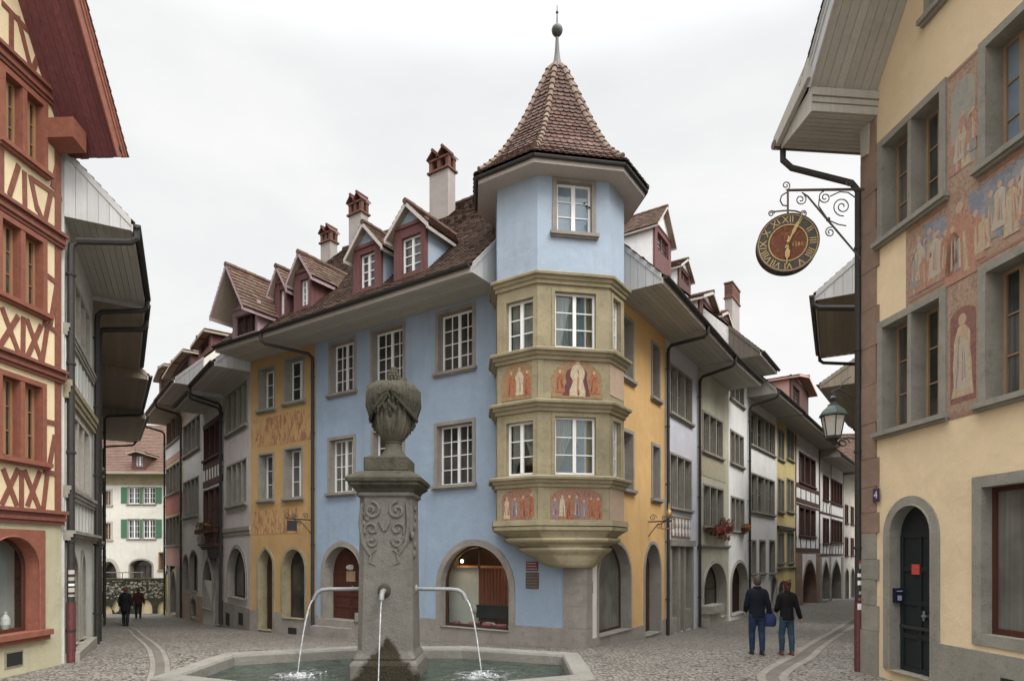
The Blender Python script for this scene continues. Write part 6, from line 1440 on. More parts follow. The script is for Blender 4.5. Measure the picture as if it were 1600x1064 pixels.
def person(label, loc, H, rz, jacket, trousers, shoes, hair, longhair=False, arms=((-.30, 0, -.02), (.30, 0, -.02)), stride=.06, slim=1.0, coat=0.0, group=None):
    k = H / 1.78; root = thing('person', label, 'person', loc, group); root.rotation_euler = (0, 0, rz); root.scale = (k, k, k)
    # skeleton (facing +y, 1.78 m)
    hips = [(-.095 * slim, .0), (.095 * slim, .0)]; feet = [(-.10, stride), (.10, -stride)]; kn = [(-.10, stride * .7 + .03), (.10, -stride * .3 + .02)]
    def legs(mb, e, lo=.09):
        for (hx, hy), (fx, fy), (kx, ky) in zip(hips, feet, kn): mb.tube([V((hx, hy, .92)), V((hx, hy + .01, .78)), V((kx, ky, .50)), V((lerp(kx, fx, .35), lerp(ky, fy, .35) - .015, .38)), V((fx, fy, lo))], [.098 * slim + e, .09 * slim + e, .062 + e, .06 + e, .042 + e * 1.3], 12)
    el, ha = [], []
    for s_, (ax, ay, az) in zip((-1, 1), arms): el.append(V((s_ * .215 * (.6 + .4 * slim) + ax * .10, ay * .4 - .03, 1.13))); ha.append(V((ax, ay + .02, .86 + az)))
    def armtubes(mb, e, end=1.0):
        for s_, E, Hn in zip((-1, 1), el, ha):
            S_ = V((s_ * .165 * (.5 + .5 * slim), -.005, 1.425)); mb.tube([S_ - V((s_ * .07, 0, -.03)), S_, S_ + V((s_ * .022, 0, -.06)), lerp(S_, E, .55), E, lerp(E, Hn, .5), lerp(E, Hn, end)], [.045 + e, .05 + e, .054 + e, .046 + e, .041 + e, .039 + e, .03 + e], 10)
    b = MB(); legs(b, -.012, .05); armtubes(b, -.006)
    ell(b, [(0, 0, .86, .13 * slim, .10), (0, 0, .95, .155 * slim, .105), (0, .005, 1.08, .135 * slim, .095), (0, .005, 1.25, .16 * slim, .105), (0, -.005, 1.40, .175 * slim, .095), (0, -.015, 1.48, .10, .07), (0, -.01, 1.53, .055, .058), (0, .0, 1.60, .052, .056)])
    ell(b, [(0, .0, 1.545, .03, .04), (0, .012, 1.57, .052, .07), (0, .012, 1.62, .066, .088), (0, .005, 1.67, .074, .095), (0, .0, 1.72, .07, .09), (0, -.005, 1.76, .045, .06), (0, -.005, 1.78, .01, .015)])
    b.ball((0, .105, 1.635), .016, 0, 5, (.8, 1.2, 1.3)); b.ball((0, .096, 1.60), .02, 0, 5, (1.3, .5, .35))
    for s_ in (-1, 1):
        b.ball((s_ * .076, -.005, 1.645), .024, 0, 5, (.4, .8, 1.3)); b.ball((s_ * .028, .09, 1.665), .012, 0, 5, (1.2, .6, .8))
    for s_, E, Hn in zip((-1, 1), el, ha):
        d = (Hn - E).normalized(); side = V((0, 1, 0)); inn = V((-s_, 0, 0)); pm = Hn + d * .05
        b.tube([Hn - d * .01, pm, pm + d * .035], [.028, .036, .03], 8, flat=.62, up=inn)
        for f in range(4):
            r0 = pm + d * .03 + side * (.027 - .018 * f); ln = (.062, .07, .066, .052)[f]
            b.tube([r0, r0 + d * ln * .5 + inn * .008, r0 + d * ln * .85 + inn * .026], [.0095, .009, .0075], 6)
        t0 = Hn + d * .02 + side * .026; b.tube([t0, t0 + d * .03 + side * .022 + inn * .008, t0 + d * .06 + side * .022 + inn * .018], [.012, .011, .009], 6)
    for (fx, fy) in feet: b.tube([V((fx, fy - .05, .05)), V((fx, fy + .06, .04)), V((fx * 1.08, fy + .15, .03))], [.035, .035, .022], 8)
    body = voxel(b, 'body', [SK, paint('lips', (.32, .12, .1), .5), paint('eyes', (.03, .025, .02), .2)], root, .009, lambda c: 1 if (c.y > .09 and abs(c.x) < .028 and abs(c.z - 1.60) < .007) else (2 if (c.y > .082 and abs(abs(c.x) - .028) < .011 and abs(c.z - 1.665) < .007) else 0))
    j = MB(); armtubes(j, .022, .93); lo_ = .84 - coat
    ell(j, [(0, 0, lo_, .185 * slim + coat * .06, .135), (0, 0, lo_ + .05, .19 * slim + coat * .05, .138), (0, .0, 1.0, .182 * slim, .132), (0, .0, 1.15, .178 * slim, .128), (0, -.005, 1.3, .20 * slim, .135), (0, -.01, 1.40, .192 * slim, .12), (0, -.016, 1.45, .15 * slim, .1), (0, -.018, 1.49, .105, .085), (0, -.015, 1.525, .075, .078), (0, -.014, 1.55, .07, .074)])
    if not longhair: j.tube([V((.075 * cos(a * pi / 8), -.012 + .08 * sin(a * pi / 8), 1.53 - .012 * sin(a * pi / 8))) for a in range(17)], .02, 6)
    voxel(j, 'jacket', [jacket], root, .011, None, 5)
    t = MB(); legs(t, .012, .085); ell(t, [(0, 0, .80, .165 * slim, .118), (0, 0, .90, .172 * slim, .122), (0, 0, .98, .165 * slim, .115)])
    voxel(t, 'trousers', [trousers], root, .010)
    s = MB()
    for (fx, fy) in feet: ell(s, [(fx, fy + .035, .0, .048, .135), (fx, fy + .035, .03, .052, .14), (fx, fy + .03, .055, .045, .12), (fx, fy - .01, .085, .042, .065), (fx, fy - .015, .12, .046, .055)], 12)
    voxel(s, 'shoes', [shoes], root, .009)
    h = MB()
    ell(h, [(0, -.025, 1.575 if not longhair else 1.545, .052, .06), (0, -.025, 1.62, .076, .088), (0, -.018, 1.68, .085, .102), (0, -.012, 1.73, .08, .098), (0, -.01, 1.775, .055, .068), (0, -.01, 1.797, .012, .016)])
    for i in range(24): a = R.uniform(0, 2 * pi); h.ball((.07 * cos(a), -.02 + .08 * sin(a), R.uniform(1.68, 1.78)), .018, 0, 4) if sin(a) < .4 else None
    if longhair: h.ball((.01, -.105, 1.73), .055, 0, 6); h.ball((.03, -.08, 1.79), .035, 0, 6); h.tube([V((.0, -.085, 1.66)), V((.0, -.085, 1.58)), V((.0, -.075, 1.51))], [.05, .05, .03], 8)
    hb = voxel(h, 'hair', [hair], root, .009, None, 1)
    return root
dn = paint('dark denim', (.018, .032, .07), .85, .25, .2, 40); dl = paint('blue denim', (.028, .058, .09), .85, .25, .2, 40)
px_ = ground_at(1183, 1022); pw = ground_at(1229.5, 1023)
man = person('man seen from behind in a black jacket and dark jeans, holding a blue bag', px_, 1.80, radians(-8), cloth('black navy jacket', (.007, .009, .015)), dn, paint('black shoes', (.012, .012, .013), .4), paint('grey brown hair', (.065, .050, .038), .8, .4, .2, 60),
    arms=((-.225, .10, .10), (.29, .02, -.0)), stride=.05, slim=.94)
woman = person('woman seen from behind with pinned reddish hair, black jacket and blue jeans', pw, 1.70, radians(-4), cloth('black jacket', (.008, .0075, .008)), dl, paint('brown ankle boots', (.11, .04, .028), .5), paint('reddish brown hair', (.060, .022, .013), .8, .6, .2, 60),
    longhair=True, arms=((-.19, .14, .18), (.33, .0, .0)), stride=.05, slim=.84)
pl_ = ground_at(196, 978)
person('lone person in a black coat walking down the left street, seen from behind', pl_, 1.74, radians(12), cloth('black coat', (.012, .013, .018)), paint('black trousers', (.012, .012, .014), .8), paint('black boots', (.01, .01, .01), .4), paint('auburn hair', (.10, .035, .025), .8, .4),
    stride=.09, coat=.18, arms=((-.27, .06, .05), (.27, -.02, .05)))
pr_ = ground_at(216, 966)
person('small distant person in a dark red jacket in front of the rubble wall', pr_ , 1.66, radians(30), cloth('dark red jacket', (.055, .019, .017)), paint('dark grey trousers', (.015, .015, .015), .8), paint('dark boots', (.01, .01, .01), .4), paint('brown hair', (.06, .03, .02), .8, .4), stride=.04)
# the bag in the man's right hand
bgl = at(1203.5, 966, px_.y - .02); hb = at(1199, 948, px_.y)
bag = thing('shoulder_bag', 'soft dark blue bag hanging from the right hand of the man in black', 'bag', (bgl.x, bgl.y, bgl.z - .2))
m = MB(); m.loft([[V((bgl.x + rx * cos(a * pi / 8), bgl.y + ry * sin(a * pi / 8), bgl.z + z)) for a in range(16)] for rx, ry, z in ((.03, .02, -.185), (.11, .07, -.18), (.145, .085, -.10), (.14, .08, .02), (.105, .06, .10), (.06, .03, .14), (.02, .01, .15))])
m.build('bag_body', cloth('dark blue nylon', (.02, .032, .085)), bag, True)
m = MB()
for dy in (-.03, .03): m.tube([V((bgl.x - .09, bgl.y + dy, bgl.z + .1)), V((bgl.x - .07, bgl.y + dy * .6, bgl.z + .2)), V((bgl.x - .03, bgl.y + dy * .4, bgl.z + .255)), V((bgl.x + .02, bgl.y + dy * .6, bgl.z + .19)), V((bgl.x + .06, bgl.y + dy, bgl.z + .1))], .009, 6)
m.build('bag_handle', M['dark'], bag)
# ---------------------------------------------------------------- clock sign
DC = 11.72; X1, Z1 = V((1, 0, 0)), V((0, 0, 1)); CW = lambda x, y: at(x, y, DC)
ck = thing('hanging_clock', 'round gilded clock face hanging from a wrought iron bracket on the sandy yellow house', 'clock', CW(1230, 380))
br = MB(); ir = .016
br.tube([CW(1350, 296), CW(1230, 297.5)], [.026, .024], 8); br.tube([CW(1231, 298), CW(1231, 338)], .02, 8)
br.tube([CW(1253, 301), CW(1262, 307), CW(1288, 338), CW(1312, 366), CW(1345, 405)], [.012, .016, .018, .018, .016], 8)
sp_ = lambda cx, cy, r0, r1, t, a: br.tube(spiral(CW(cx, cy), X1, Z1, r0 * DC / F, r1 * DC / F, t, a, 30), ir * .7, 6)
sp_(1228, 290, 7, 1.5, 1.4, -pi * .5); sp_(1251, 312, 9, 2, -1.5, pi * .3); sp_(1289, 309, 10, 2, 1.6, pi * .55); sp_(1316, 323, 15, 2.5, -1.8, -pi * .45); sp_(1297, 363, 8, 2, 1.5, pi * .4); sp_(1327, 287, 6, 1.5, 1.3, pi * .1)
br.tube([CW(1280, 312), CW(1279, 322), CW(1288, 335), CW(1294, 344), CW(1310, 351), CW(1322, 353)], .012, 6); br.tube([CW(1297, 307), CW(1312, 300), CW(1325, 301), CW(1338, 310)], .012, 6)
br.tube([CW(1229, 301), CW(1221, 306), CW(1219, 314), CW(1223, 321), CW(1230, 322)], .014, 6)
br.tube([CW(1209, 331), CW(1220, 330), CW(1231, 329), CW(1243, 330), CW(1252, 333)], .016, 6); sp_(1205, 334, 5, 1.5, 1.5, 0); sp_(1256, 334, 5, 1.5, -1.5, pi)
br.ball(CW(1294, 343), .04, 0, 6)
br.build('bracket', M['copper'], ck, True)
yaw = radians(-13); AX = V((cos(yaw), sin(yaw), 0)); AN = V((sin(yaw), -cos(yaw), 0)); OC = CW(1231, 380); rD = 45.5 * DC / F
def disc(mb, r0, r1, n0, n1, mi, N=56):
    pts = []
    for (r, nn) in ((r0, n0), (r0, n1), (r1, n1), (r1, n0)): pts += [OC + AX * r * cos(2 * pi * k / N) + Z1 * r * sin(2 * pi * k / N) + AN * nn for k in range(N)]
    mb.add(pts, [[a * N + k, a * N + (k + 1) % N, ((a + 1) % 4) * N + (k + 1) % N, ((a + 1) % 4) * N + k] for a in range(4) for k in range(N)], mi)
m = MB(); disc(m, .001, rD, -.17, 0, 0); disc(m, rD * .97, rD * 1.0, -.17, .035, 0); m.build('clock_case', M['copper'], ck)
m = MB(); disc(m, rD * .62, rD * .95, .0, .012, 0); m.build('dial_ring', paint('black enamel', (.062, .05, .04), .65, .3), ck)
m = MB(); disc(m, .001, rD * .60, .0, .010, 0); m.build('dial_centre', fresco('painted dial centre', [(.16, .045, .03), (.22, .075, .04), (.12, .05, .035), (.26, .12, .05), (.10, .045, .04)], 5, fade=.3, fadecol=(.14, .07, .05), stretch=1), ck)
m = MB(); disc(m, rD * .60, rD * .635, .0, .02, 0); disc(m, rD * .935, rD * .96, .0, .02, 0); m.build('dial_hoops', M['gold'], ck)
nm = MB()
for i, s in enumerate(('XII', 'I', 'II', 'III', 'IIII', 'V', 'VI', 'VII', 'VIII', 'IX', 'X', 'XI')):
    a = pi / 2 - i * pi / 6; rad = AX * cos(a) + Z1 * sin(a); tan = AX * sin(a) - Z1 * cos(a)
    text_mesh(nm, s, OC + rad * rD * .785 + AN * .0, tan, rad, .18, 0, thick=.016)
nm.build('numerals', M['gold'], ck)
nm = MB(); text_mesh(nm, '1581', OC + AX * rD * .30 - Z1 * rD * .08, AX, Z1, .105, 0, thick=.014); nm.build('year', M['gold'], ck)
for (x, y, l0, w) in ((1252, 337, .12, .030), (1228.5, 415, .12, .042)):
    d = CW(x, y) - CW(1231, 380); d = AX * d.x + Z1 * d.z; Lh = d.length; d.normalize(); q = AX * -d.z + Z1 * d.dot(AX); O = OC + AN * .03; t = .0
    h = MB(); pr = [(-l0, .012), (0, .02), (Lh * .25, .014), (Lh * .38, w), (Lh * .62, w), (Lh * .72, .010), (Lh * .97, .008), (Lh, .001)]
    h.prism([O + d * l + q * b for l, b in pr] + [O + d * l - q * b for l, b in pr[::-1]], AN * .012); h.build('clock_hand', M['gold'], ck)
h = MB(); h.ball(OC + AN * .04, .045, 0, 6); h.build('hub', M['gold'], ck)
# ---------------------------------------------------------------- street lantern
DL = 16.4; LW = lambda x, y: at(x, y, DL); lc = LW(1301.5, 662)
ln = thing('street_lantern', 'green metal street lantern with pale glass on an iron wall bracket', 'lantern', lc)
px2m = DL / F; ring6 = lambda r, z: [V((lc.x + r * cos(a * pi / 3 + .3), lc.y + r * sin(a * pi / 3 + .3), z)) for a in range(6)]
zy = lambda y: LW(1301, y).z
m = MB(); m.loft([ring6(r * px2m, zy(y)) for r, y in ((21, 650), (20, 647), (15, 640), (8, 634), (8, 632), (4, 630), (3, 626))]); m.build('lantern_roof', paint('green copper', (.03, .05, .042), .5, .3), ln)
m = MB(); m.loft([ring6(r * px2m, zy(y)) for r, y in ((17, 651), (11, 681))]); m.build('lantern_glass', paint('milky lantern glass', (.62, .62, .6), .15, .08, .5), ln)
m = MB()
for a in range(6):
    p0, p1 = V(ring6(17.6 * px2m, zy(650.5))[a]), V(ring6(11.6 * px2m, zy(682))[a]); m.tube([p0, p1], .014, 6)
m.loft([ring6(r * px2m, zy(y)) for r, y in ((12, 681), (12, 685), (4, 690), (2, 696))]); m.build('lantern_frame', M['iron'], ln)
m = MB(); m.loft([ring6(r * px2m, zy(y)) for r, y in ((5, 626), (6, 622), (2, 618), (2, 612))]); m.build('lantern_finial', M['iron'], ln)
m = MB(); wp = V((9.95, 16.95, 0))
m.tube([LW(1301, 612), LW(1298, 613), LW(1310, 607), LW(1330, 618), V((wp.x, wp.y, zy(625)))], .018, 6); m.tube([LW(1301, 696), LW(1312, 690), LW(1325, 683), V((wp.x, wp.y, zy(686)))], .022, 6)
m.tube(spiral(LW(1318, 692), X1, Z1, .16, .03, 1.4, 0), .014, 6); m.tube([LW(1312, 607), LW(1318, 596), LW(1330, 588)], .012, 6)
m.build('lantern_bracket', M['iron'], ln)
# ---------------------------------------------------------------- wrought iron shop signs
def scroll_sign(name, label, P, d, L_, gold=False):
    s = thing(name, label, 'sign', P); m = MB(); mt = M['iron']
    m.tube([P, P + d * L_], .02, 6); m.tube([P - V((0, 0, .45)), P + d * L_ * .35 - V((0, 0, .12)), P + d * L_ * .75], .014, 6)
    for (f, z, r, t, a) in ((.2, .12, .11, 1.4, 0), (.45, -.12, .1, -1.4, 1), (.7, .1, .09, 1.5, 2), (.95, .12, .1, -1.5, 0)): m.tube(spiral(P + d * L_ * f + V((0, 0, z)), d, V((0, 0, 1)), r, .02, t, a), .012, 5)
    m.build('bracket', mt, s, True); return s, P + d * L_
zc2 = FO.px(1012, 815); sP = FO.P(zc2[0], zc2[1], .02)
s, e = scroll_sign('wrought_iron_sign', 'small gilt wrought iron shop sign sticking out of the orange wall', sP, FO.n, .75)
m = MB(); c_ = e - FO.n * .1 - V((0, 0, .0)); m.ball(c_ + V((0, 0, .22)), .09, 0, 6, (1, 1, 1.6)); m.tube([c_ + V((0, 0, .3)), c_ + V((0, 0, .55))], [.05, .01], 6); m.tube([c_ - FO.n * .25 + V((0, 0, -.22)), c_ + FO.n * .15 + V((0, 0, -.22)), c_ + FO.n * .15 + V((0, 0, .1))], .02, 6); m.build('gilt_ornament', M['gold'], s, True)
zc2 = FY.px(486, 812); sP = FY.P(zc2[0], zc2[1], .02)
s, e = scroll_sign('dark_iron_sign', 'dark wrought iron sign bracket on the amber wall beside the downpipe', sP, FY.n, 1.0)
m = MB(); m.prism([e + V((0, 0, -.06)) - FY.n * .42 + FY.d * 0, e + V((0, 0, -.06)) - FY.n * .05, e + V((0, 0, -.4)) - FY.n * .05, e + V((0, 0, -.4)) - FY.n * .42], FY.d * .03); m.build('sign_board', M['iron'], s)
# ---------------------------------------------------------------- plaques, letter box, number plate
def plaque(name, label, fr, x0, x1, yt, yb, mat, lines, cm, group=None, w=.03, thick=.025, txt=None):
    u0, u1, z0, z1 = fr.rect(x0, x1, yt, yb); t = thing(name, label, 'plaque', fr.P((u0 + u1) / 2, z0, w), group)
    m = MB(); m.box(fr, u0, u1, z0, z1, w, w + thick); m.build('plate', mat, t)
    m = MB()
    if txt: text_mesh(m, txt, fr.P((u0 + u1) / 2, (z0 + z1) / 2, w + thick + .002), fr.d, V((0, 0, 1)), (z1 - z0) * .8)
    for i in range(lines):
        zz = lerp(z1, z0, (i + .7) / (lines + .4)); h = (z1 - z0) / (lines + 1) * .22; u = u0 + .03
        while u < u1 - .04:
            l = R.uniform(.015, .05); m.box(fr, u, min(u + l, u1 - .02), zz - h, zz + h, w + thick - .002, w + thick + .002); u += l + .014
    m.build('lettering', cm, t)
brz = paint('bronze plate', (.075, .055, .045), .5, .3); dre = paint('dark red plate', (.13, .022, .03), .45, .15); wl_ = paint('pale lettering', (.38, .35, .33), .5); dl_ = paint('dim lettering', (.16, .13, .11), .5)
plaque('red_plaque', 'small dark red plaque on the blue wall, above a bigger bronze one', FB, 823, 841, 877, 891.5, dre, 3, wl_, 'house plaques', .005)
plaque('bronze_plaque', 'square bronze plaque with dim lines, lower one on the blue wall', FB, 822.5, 842, 894, 919, brz, 5, dl_, 'house plaques', .005)
plaque('pier_plaque', 'upper dark plaque on the white strip beside the corner pier', FO, 917, 923.5, 888, 903, brz, 3, dl_, 'house plaques', .012)
plaque('pier_plaque', 'lower dark plaque on the white strip beside the corner pier', FO, 918, 924.5, 908, 927, brz, 3, dl_, 'house plaques', .012)
plaque('number_plate', 'small blue house number plate on the sandy yellow wall above the green door', FRH, 1368, 1377, 763, 784, paint('dark blue enamel', (.05, .028, .075), .3), 0, paint('white enamel', (.7, .7, .7), .3), None, .035, .02, '4')
u0 = d1[0]; zq = FRH.px(1408, 931)[1]; ql = FRH.P(u0 + .045, zq - .12, -.10)
lb = thing('letter_box', 'small dark blue letter box on the stone reveal left of the green door', 'letter box', ql)
m = MB(); m.box(FRH, u0 + .012, u0 + .10, zq - .13, zq + .13, -.17, -.03); m.build('box', paint('navy enamel', (.010, .012, .028), .35), lb)
m = MB(); m.box(FRH, u0 + .10, u0 + .104, zq - .09, zq - .0, -.14, -.06); m.box(FRH, u0 + .10, u0 + .106, zq + .07, zq + .09, -.155, -.045); m.build('label_plate', paint('pale label', (.3, .32, .45), .4), lb)
# ---------------------------------------------------------------- flowers and ivy
leafm = tiles_mat('leaves', [(.035, .06, .02), (.05, .08, .03), (.028, .045, .018), (.07, .09, .035)], 0.0); pet = {'red': tiles_mat('red petals', [(.42, .06, .05), (.5, .12, .08), (.35, .05, .07), (.45, .2, .15)], 0), 'orange': tiles_mat('orange petals', [(.5, .2, .05), (.45, .12, .05)], 0)}
def leaf(mb, c, s, mi=0):
    a = V((R.gauss(0, 1), R.gauss(0, 1), R.gauss(0, 1))).normalized(); b_ = a.cross(V((R.gauss(0, 1), R.gauss(0, 1), R.gauss(0, 1)))).normalized()
    mb.add([c - a * s, c + b_ * s * .5, c + a * s, c - b_ * s * .5], [[0, 1, 2, 3]], mi)
def flower_box(label, fr, x0, x1, yt, yb, col, n=240, nf=70, ybox=None):
    u0, u1, z0, z1 = fr.rect(x0, x1, yt, yb); zb = fr.px((x0 + x1) / 2, ybox or (yt + yb) / 2)[1]
    t = thing('flower_box', label, 'flower box', fr.P((u0 + u1) / 2, zb, .2), 'flower boxes on windows')
    m = MB(); m.box(fr, u0 + .05, u1 - .05, zb - .09, zb + .09, .1, .3); m.box(fr, u0 + .03, u1 - .03, zb + .07, zb + .1, .08, .32); m.build('planter', M['redbrownwood'], t)
    m = MB(); f = MB(); cs = [(R.uniform(u0 + .1, u1 - .1), R.uniform(z0 + .1, z1 - .08), R.uniform(.12, .34)) for _ in range(14)]
    for i in range(n): c = R.choice(cs); leaf(m, fr.P(c[0] + R.gauss(0, .1), min(z1, max(z0, c[1] + R.gauss(0, .08))), c[2] + R.gauss(0, .06)), R.uniform(.03, .06))
    for i in range(nf):
        c = R.choice(cs); q = fr.P(c[0] + R.gauss(0, .09), min(z1, max(z0, c[1] + R.gauss(0, .08))), c[2] + .06 + abs(R.gauss(0, .06)))
        for k in range(4): leaf(f, q + V((R.gauss(0, .015), R.gauss(0, .015), R.gauss(0, .015))), .035)
    m.build('foliage', leafm, t); f.build('blossoms', pet[col], t)
F3 = Fr(S[1], S[2]); F4 = Fr(S[2], S[3]); F5 = Fr(L3, L2)
flower_box('flower box with red blossoms at the greenish house, hanging below the window', F3, 1099, 1130, 822, 843, 'red', 300, 110, 829)
flower_box('clump of dark red flowers on the right end of the greenish house sill', F3, 1113, 1135, 810, 828, 'red', 200, 60, 826)
flower_box('small orange flower pot on a window sill of the tall white house', F4, 1154, 1160.5, 818, 829, 'orange', 60, 50, 828)
flower_box('green leafy flower box on the railing of the narrow timber house', F5, 314, 345, 815, 832, 'red', 420, 30, 830)
F7 = Fr(T3[0], T3[1])
iv = thing('ivy', 'dark mass of ivy hanging on the far right house under the lantern', 'ivy', F7.P(F7.L - 3, 2, .3))
m = MB(); cs = [(F7.L - R.uniform(.0, 9), R.uniform(3.0, 8.0), R.uniform(.1, .9)) for _ in range(60)]
for i in range(5200): c = R.choice(cs); leaf(m, F7.P(c[0] + R.gauss(0, .5), c[1] + R.gauss(0, .45), max(.02, c[2] + R.gauss(0, .25))), R.uniform(.06, .13))
m.build('foliage', leafm, iv)
m = MB()
for i in range(7): u = F7.L - .8 - i * 1.1; m.tube([F7.P(u, -1.2, .05), F7.P(u + .2, 2, .08), F7.P(u - .1, 4.5, .06)], [.05, .04, .02], 6)
m.build('stems', M['darkwood'], iv)
# ---------------------------------------------------------------- ground
def cobble_mat():
    t = NT('grey setts'); p = t.pos(); q = t.scaled(p, 1, 1, 0)
    wob = t.n('ShaderNodeTexNoise'); t.l(q, wob.inputs['Vector']); wob.inputs['Scale'].default_value = 1.7; wob.inputs['Detail'].default_value = 2
    add = t.n('ShaderNodeVectorMath', operation='MULTIPLY_ADD'); t.l(wob.outputs[1], add.inputs[0]); add.inputs[1].default_value = (.12, .12, 0); t.l(q, add.inputs[2])
    vs = []
    for feat in ('F1', 'DISTANCE_TO_EDGE'):
        v = t.n('ShaderNodeTexVoronoi', feature=feat); t.l(add.outputs[0], v.inputs['Vector']); v.inputs['Scale'].default_value = 10.2; v.inputs['Randomness'].default_value = .62; vs.append(v)
    edge = vs[1].outputs['Distance']; cellc = vs[0].outputs['Color']
    sep = t.n('ShaderNodeSeparateColor'); t.l(cellc, sep.inputs[0])
    big = t.noise(q, .35, 5, .6); fine = t.noise(q, 55, 3, .7)
    col = t.ramp(sep.outputs[0], [(0, (.205, .184, .157)), (.4, (.255, .231, .199)), (.75, (.285, .260, .225)), (1, (.335, .31, .272))])
    col = t.mix(t.math('MULTIPLY', t.rng(big, .35, .65, 0, 1), .35), col, (.12, .11, .095))
    col = t.mix(t.math('MULTIPLY', fine, .35), col, (.10, .09, .075))
    joint = t.rng(edge, .02, .13, 1, 0)
    col = t.mix(joint, col, (.035, .031, .026))
    h = t.math('ADD', t.rng(edge, .0, .22, 0, 1), t.math('MULTIPLY', sep.outputs[1], .35))
    h = t.math('ADD', h, t.math('MULTIPLY', fine, .12))
    return t.done(t.bsdf(col, .62, .4, 0, t.bump(h, .65, .022)))
g = MB()
xs = [-300, -120, -70, -50] + [-40 + i * 1.0 for i in range(91)] + [60, 80, 140, 300]
ys = [-300, -100, -40, -15] + [-6 + i * .75 for i in range(88)] + [62, 70, 80, 100, 160, 400]
n = len(xs)
g.add([V((x, y, gz(x, y))) for y in ys for x in xs], [[j * n + i, j * n + i + 1, (j + 1) * n + i + 1, (j + 1) * n + i] for j in range(len(ys) - 1) for i in range(n - 1)])
o = g.build('ground', cobble_mat(), smooth=True); tagit(o, kind='structure')
def strip(px, widths, offs, name, mat, h):
    P = [ground_at(*p) for p in px]; m = MB()
    def cr(i, t):
        a, b, c, d = P[max(i - 1, 0)], P[i], P[i + 1], P[min(i + 2, len(P) - 1)]
        return .5 * ((2 * b) + (c - a) * t + (2 * a - 5 * b + 4 * c - d) * t * t + (3 * b - a - 3 * c + d) * t ** 3)
    L = [cr(i, j / 10) for i in range(len(P) - 1) for j in range(10)] + [P[-1]]
    pts = []
    for i, q in enumerate(L):
        d = (L[min(i + 1, len(L) - 1)] - L[max(i - 1, 0)]); d.z = 0; d.normalize(); s = V((d.y, -d.x, 0))
        for k in (offs - widths / 2, offs + widths / 2):
            r = q + s * k; r.z = gz(r.x, r.y) + h; pts.append(r)
    m.add(pts, [[2 * i, 2 * i + 1, 2 * i + 3, 2 * i + 2] for i in range(len(L) - 1)])
    o = m.build(name, mat); return tagit(o, kind='structure')
kerb = stone('channel stone', (.25, .23, .20), .2, (.10, .09, .075), .5, .5); chan = stone('channel bed', (.15, .138, .118), .2, (.07, .06, .05), .3)
RP = [(1340, 966), (1300, 993), (1262, 1018), (1230, 1038), (1212, 1050), (1207, 1060), (1222, 1072), (1290, 1100)]
LP = [(176, 972), (194, 978), (214, 990), (234, 1006), (246, 1022), (250, 1040), (246, 1062), (230, 1090)]
for pth, hw in ((RP, .19), (LP, .13)):
    strip(pth, hw * 2 + .14, 0, 'gutter_channel', chan, .004)
    for s_ in (-1, 1): strip(pth, .15 if pth is RP else .09, s_ * hw, 'gutter_channel_edge', kerb, .010)
# ---------------------------------------------------------------- sky, light, camera
w = bpy.data.worlds.new('World'); sc.world = w; w.use_nodes = True; t = w.node_tree; t.nodes.clear()
class WN(NT):
    def __init__(s, tree): s.t = tree
W = WN(t); out = W.n('ShaderNodeOutputWorld')
SUN = V((.55, -.62, .86)).normalized()
sky = W.n('ShaderNodeTexSky', sky_type='NISHITA'); sky.sun_disc = False; sky.sun_elevation = math.asin(SUN.z); sky.sun_rotation = atan2(SUN.x, SUN.y); sky.air_density = 1.5; sky.dust_density = 4
co = W.n('ShaderNodeTexCoord').outputs['Generated']
sep = W.n('ShaderNodeSeparateXYZ'); W.l(co, sep.inputs[0])
dot = W.n('ShaderNodeVectorMath', operation='DOT_PRODUCT'); W.l(co, dot.inputs[0]); dot.inputs[1].default_value = SUN
n1 = W.noise(W.scaled(co, 1.0, 1.0, 2.2), 1.6, 6, .55, .3)
sm = W.n('ShaderNodeMapRange', interpolation_type='SMOOTHSTEP'); W.l(sep.outputs[2], sm.inputs[0])
for i, x in enumerate((.60, .95, 0, 1)): sm.inputs[i + 1].default_value = x
sn = W.n('ShaderNodeMapRange', interpolation_type='SMOOTHSTEP'); W.l(dot.outputs['Value'], sn.inputs[0])
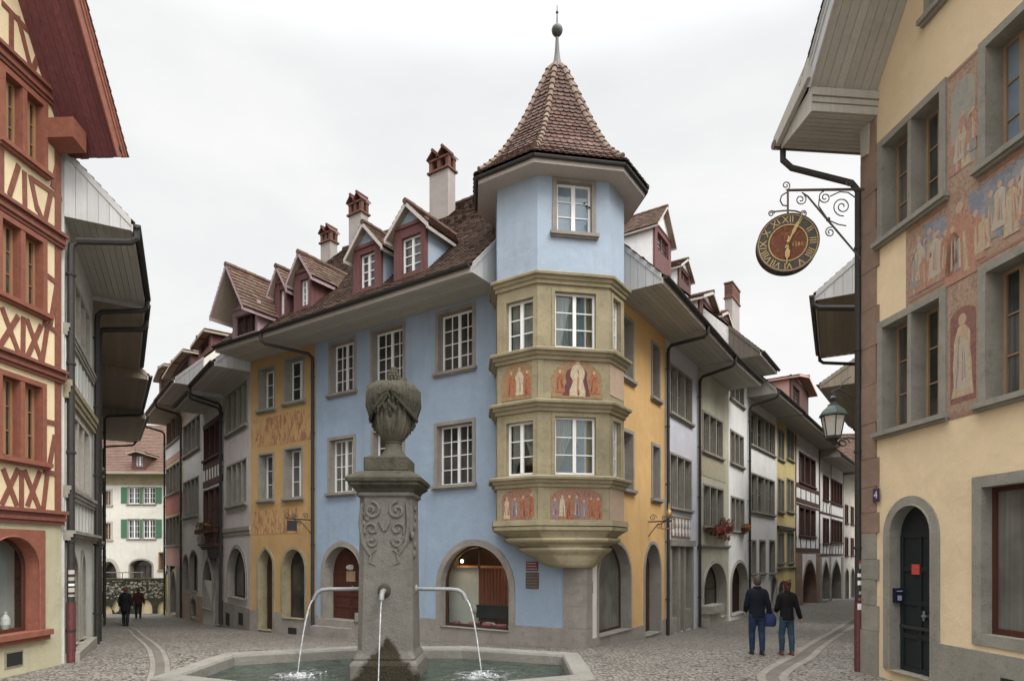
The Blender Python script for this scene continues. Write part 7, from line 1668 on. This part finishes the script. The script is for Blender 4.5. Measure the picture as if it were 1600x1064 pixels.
for i, x in enumerate((.25, .98, 0, 1)): sn.inputs[i + 1].default_value = x
lum = W.math('ADD', W.rng(n1, .3, .7, SKY_LO, SKY_HI), W.math('ADD', W.math('MULTIPLY', sm.outputs[0], SKY_ZEN), W.math('MULTIPLY', sn.outputs[0], SKY_SUN)))
tint = W.mix(W.rng(n1, .32, .6, 0, 1), (.955, .98, 1.0), (1, 1, .992))
cl = W.mix(1.0, tint, (1, 1, 1)); vm = W.n('ShaderNodeVectorMath', operation='SCALE'); W.l(tint, vm.inputs[0]); W.l(lum, vm.inputs['Scale'])
b1 = W.n('ShaderNodeBackground'); W.l(sky.outputs[0], b1.inputs[0]); b1.inputs[1].default_value = .06
b2 = W.n('ShaderNodeBackground'); W.l(vm.outputs[0], b2.inputs[0]); b2.inputs[1].default_value = 1
mx = W.n('ShaderNodeMixShader'); mx.inputs[0].default_value = .94; W.l(b1.outputs[0], mx.inputs[1]); W.l(b2.outputs[0], mx.inputs[2]); W.l(mx.outputs[0], out.inputs[0])
li = bpy.data.lights.new('sun', 'SUN'); li.energy = SUN_E; li.angle = radians(24); li.color = (1, .95, .87)
lo = bpy.data.objects.new('sun', li); COL.objects.link(lo); lo.location = (8, -10, 30); lo.rotation_euler = (-SUN).to_track_quat('-Z', 'Y').to_euler()
cam = bpy.data.cameras.new('camera'); co_ = bpy.data.objects.new('camera', cam); COL.objects.link(co_)
cam.sensor_width = 36; cam.sensor_fit = 'HORIZONTAL'; cam.lens = 36 * F / 1600; cam.shift_y = (HY - 532) / 1600; cam.clip_start = .05; cam.clip_end = 2000
co_.location = (0, 0, HC); co_.rotation_euler = (radians(90), 0, 0); sc.camera = co_
sc.view_settings.view_transform = 'Standard'; sc.view_settings.look = 'None'; sc.view_settings.exposure = EXPO; sc.view_settings.gamma = 1
sc.render.engine = 'CYCLES'
try: sc.cycles.use_denoising = True; sc.cycles.denoiser = 'OPENIMAGEDENOISE'
except Exception: pass
sc.cycles.max_bounces = 6; sc.cycles.diffuse_bounces = 4; sc.cycles.transparent_max_bounces = 8
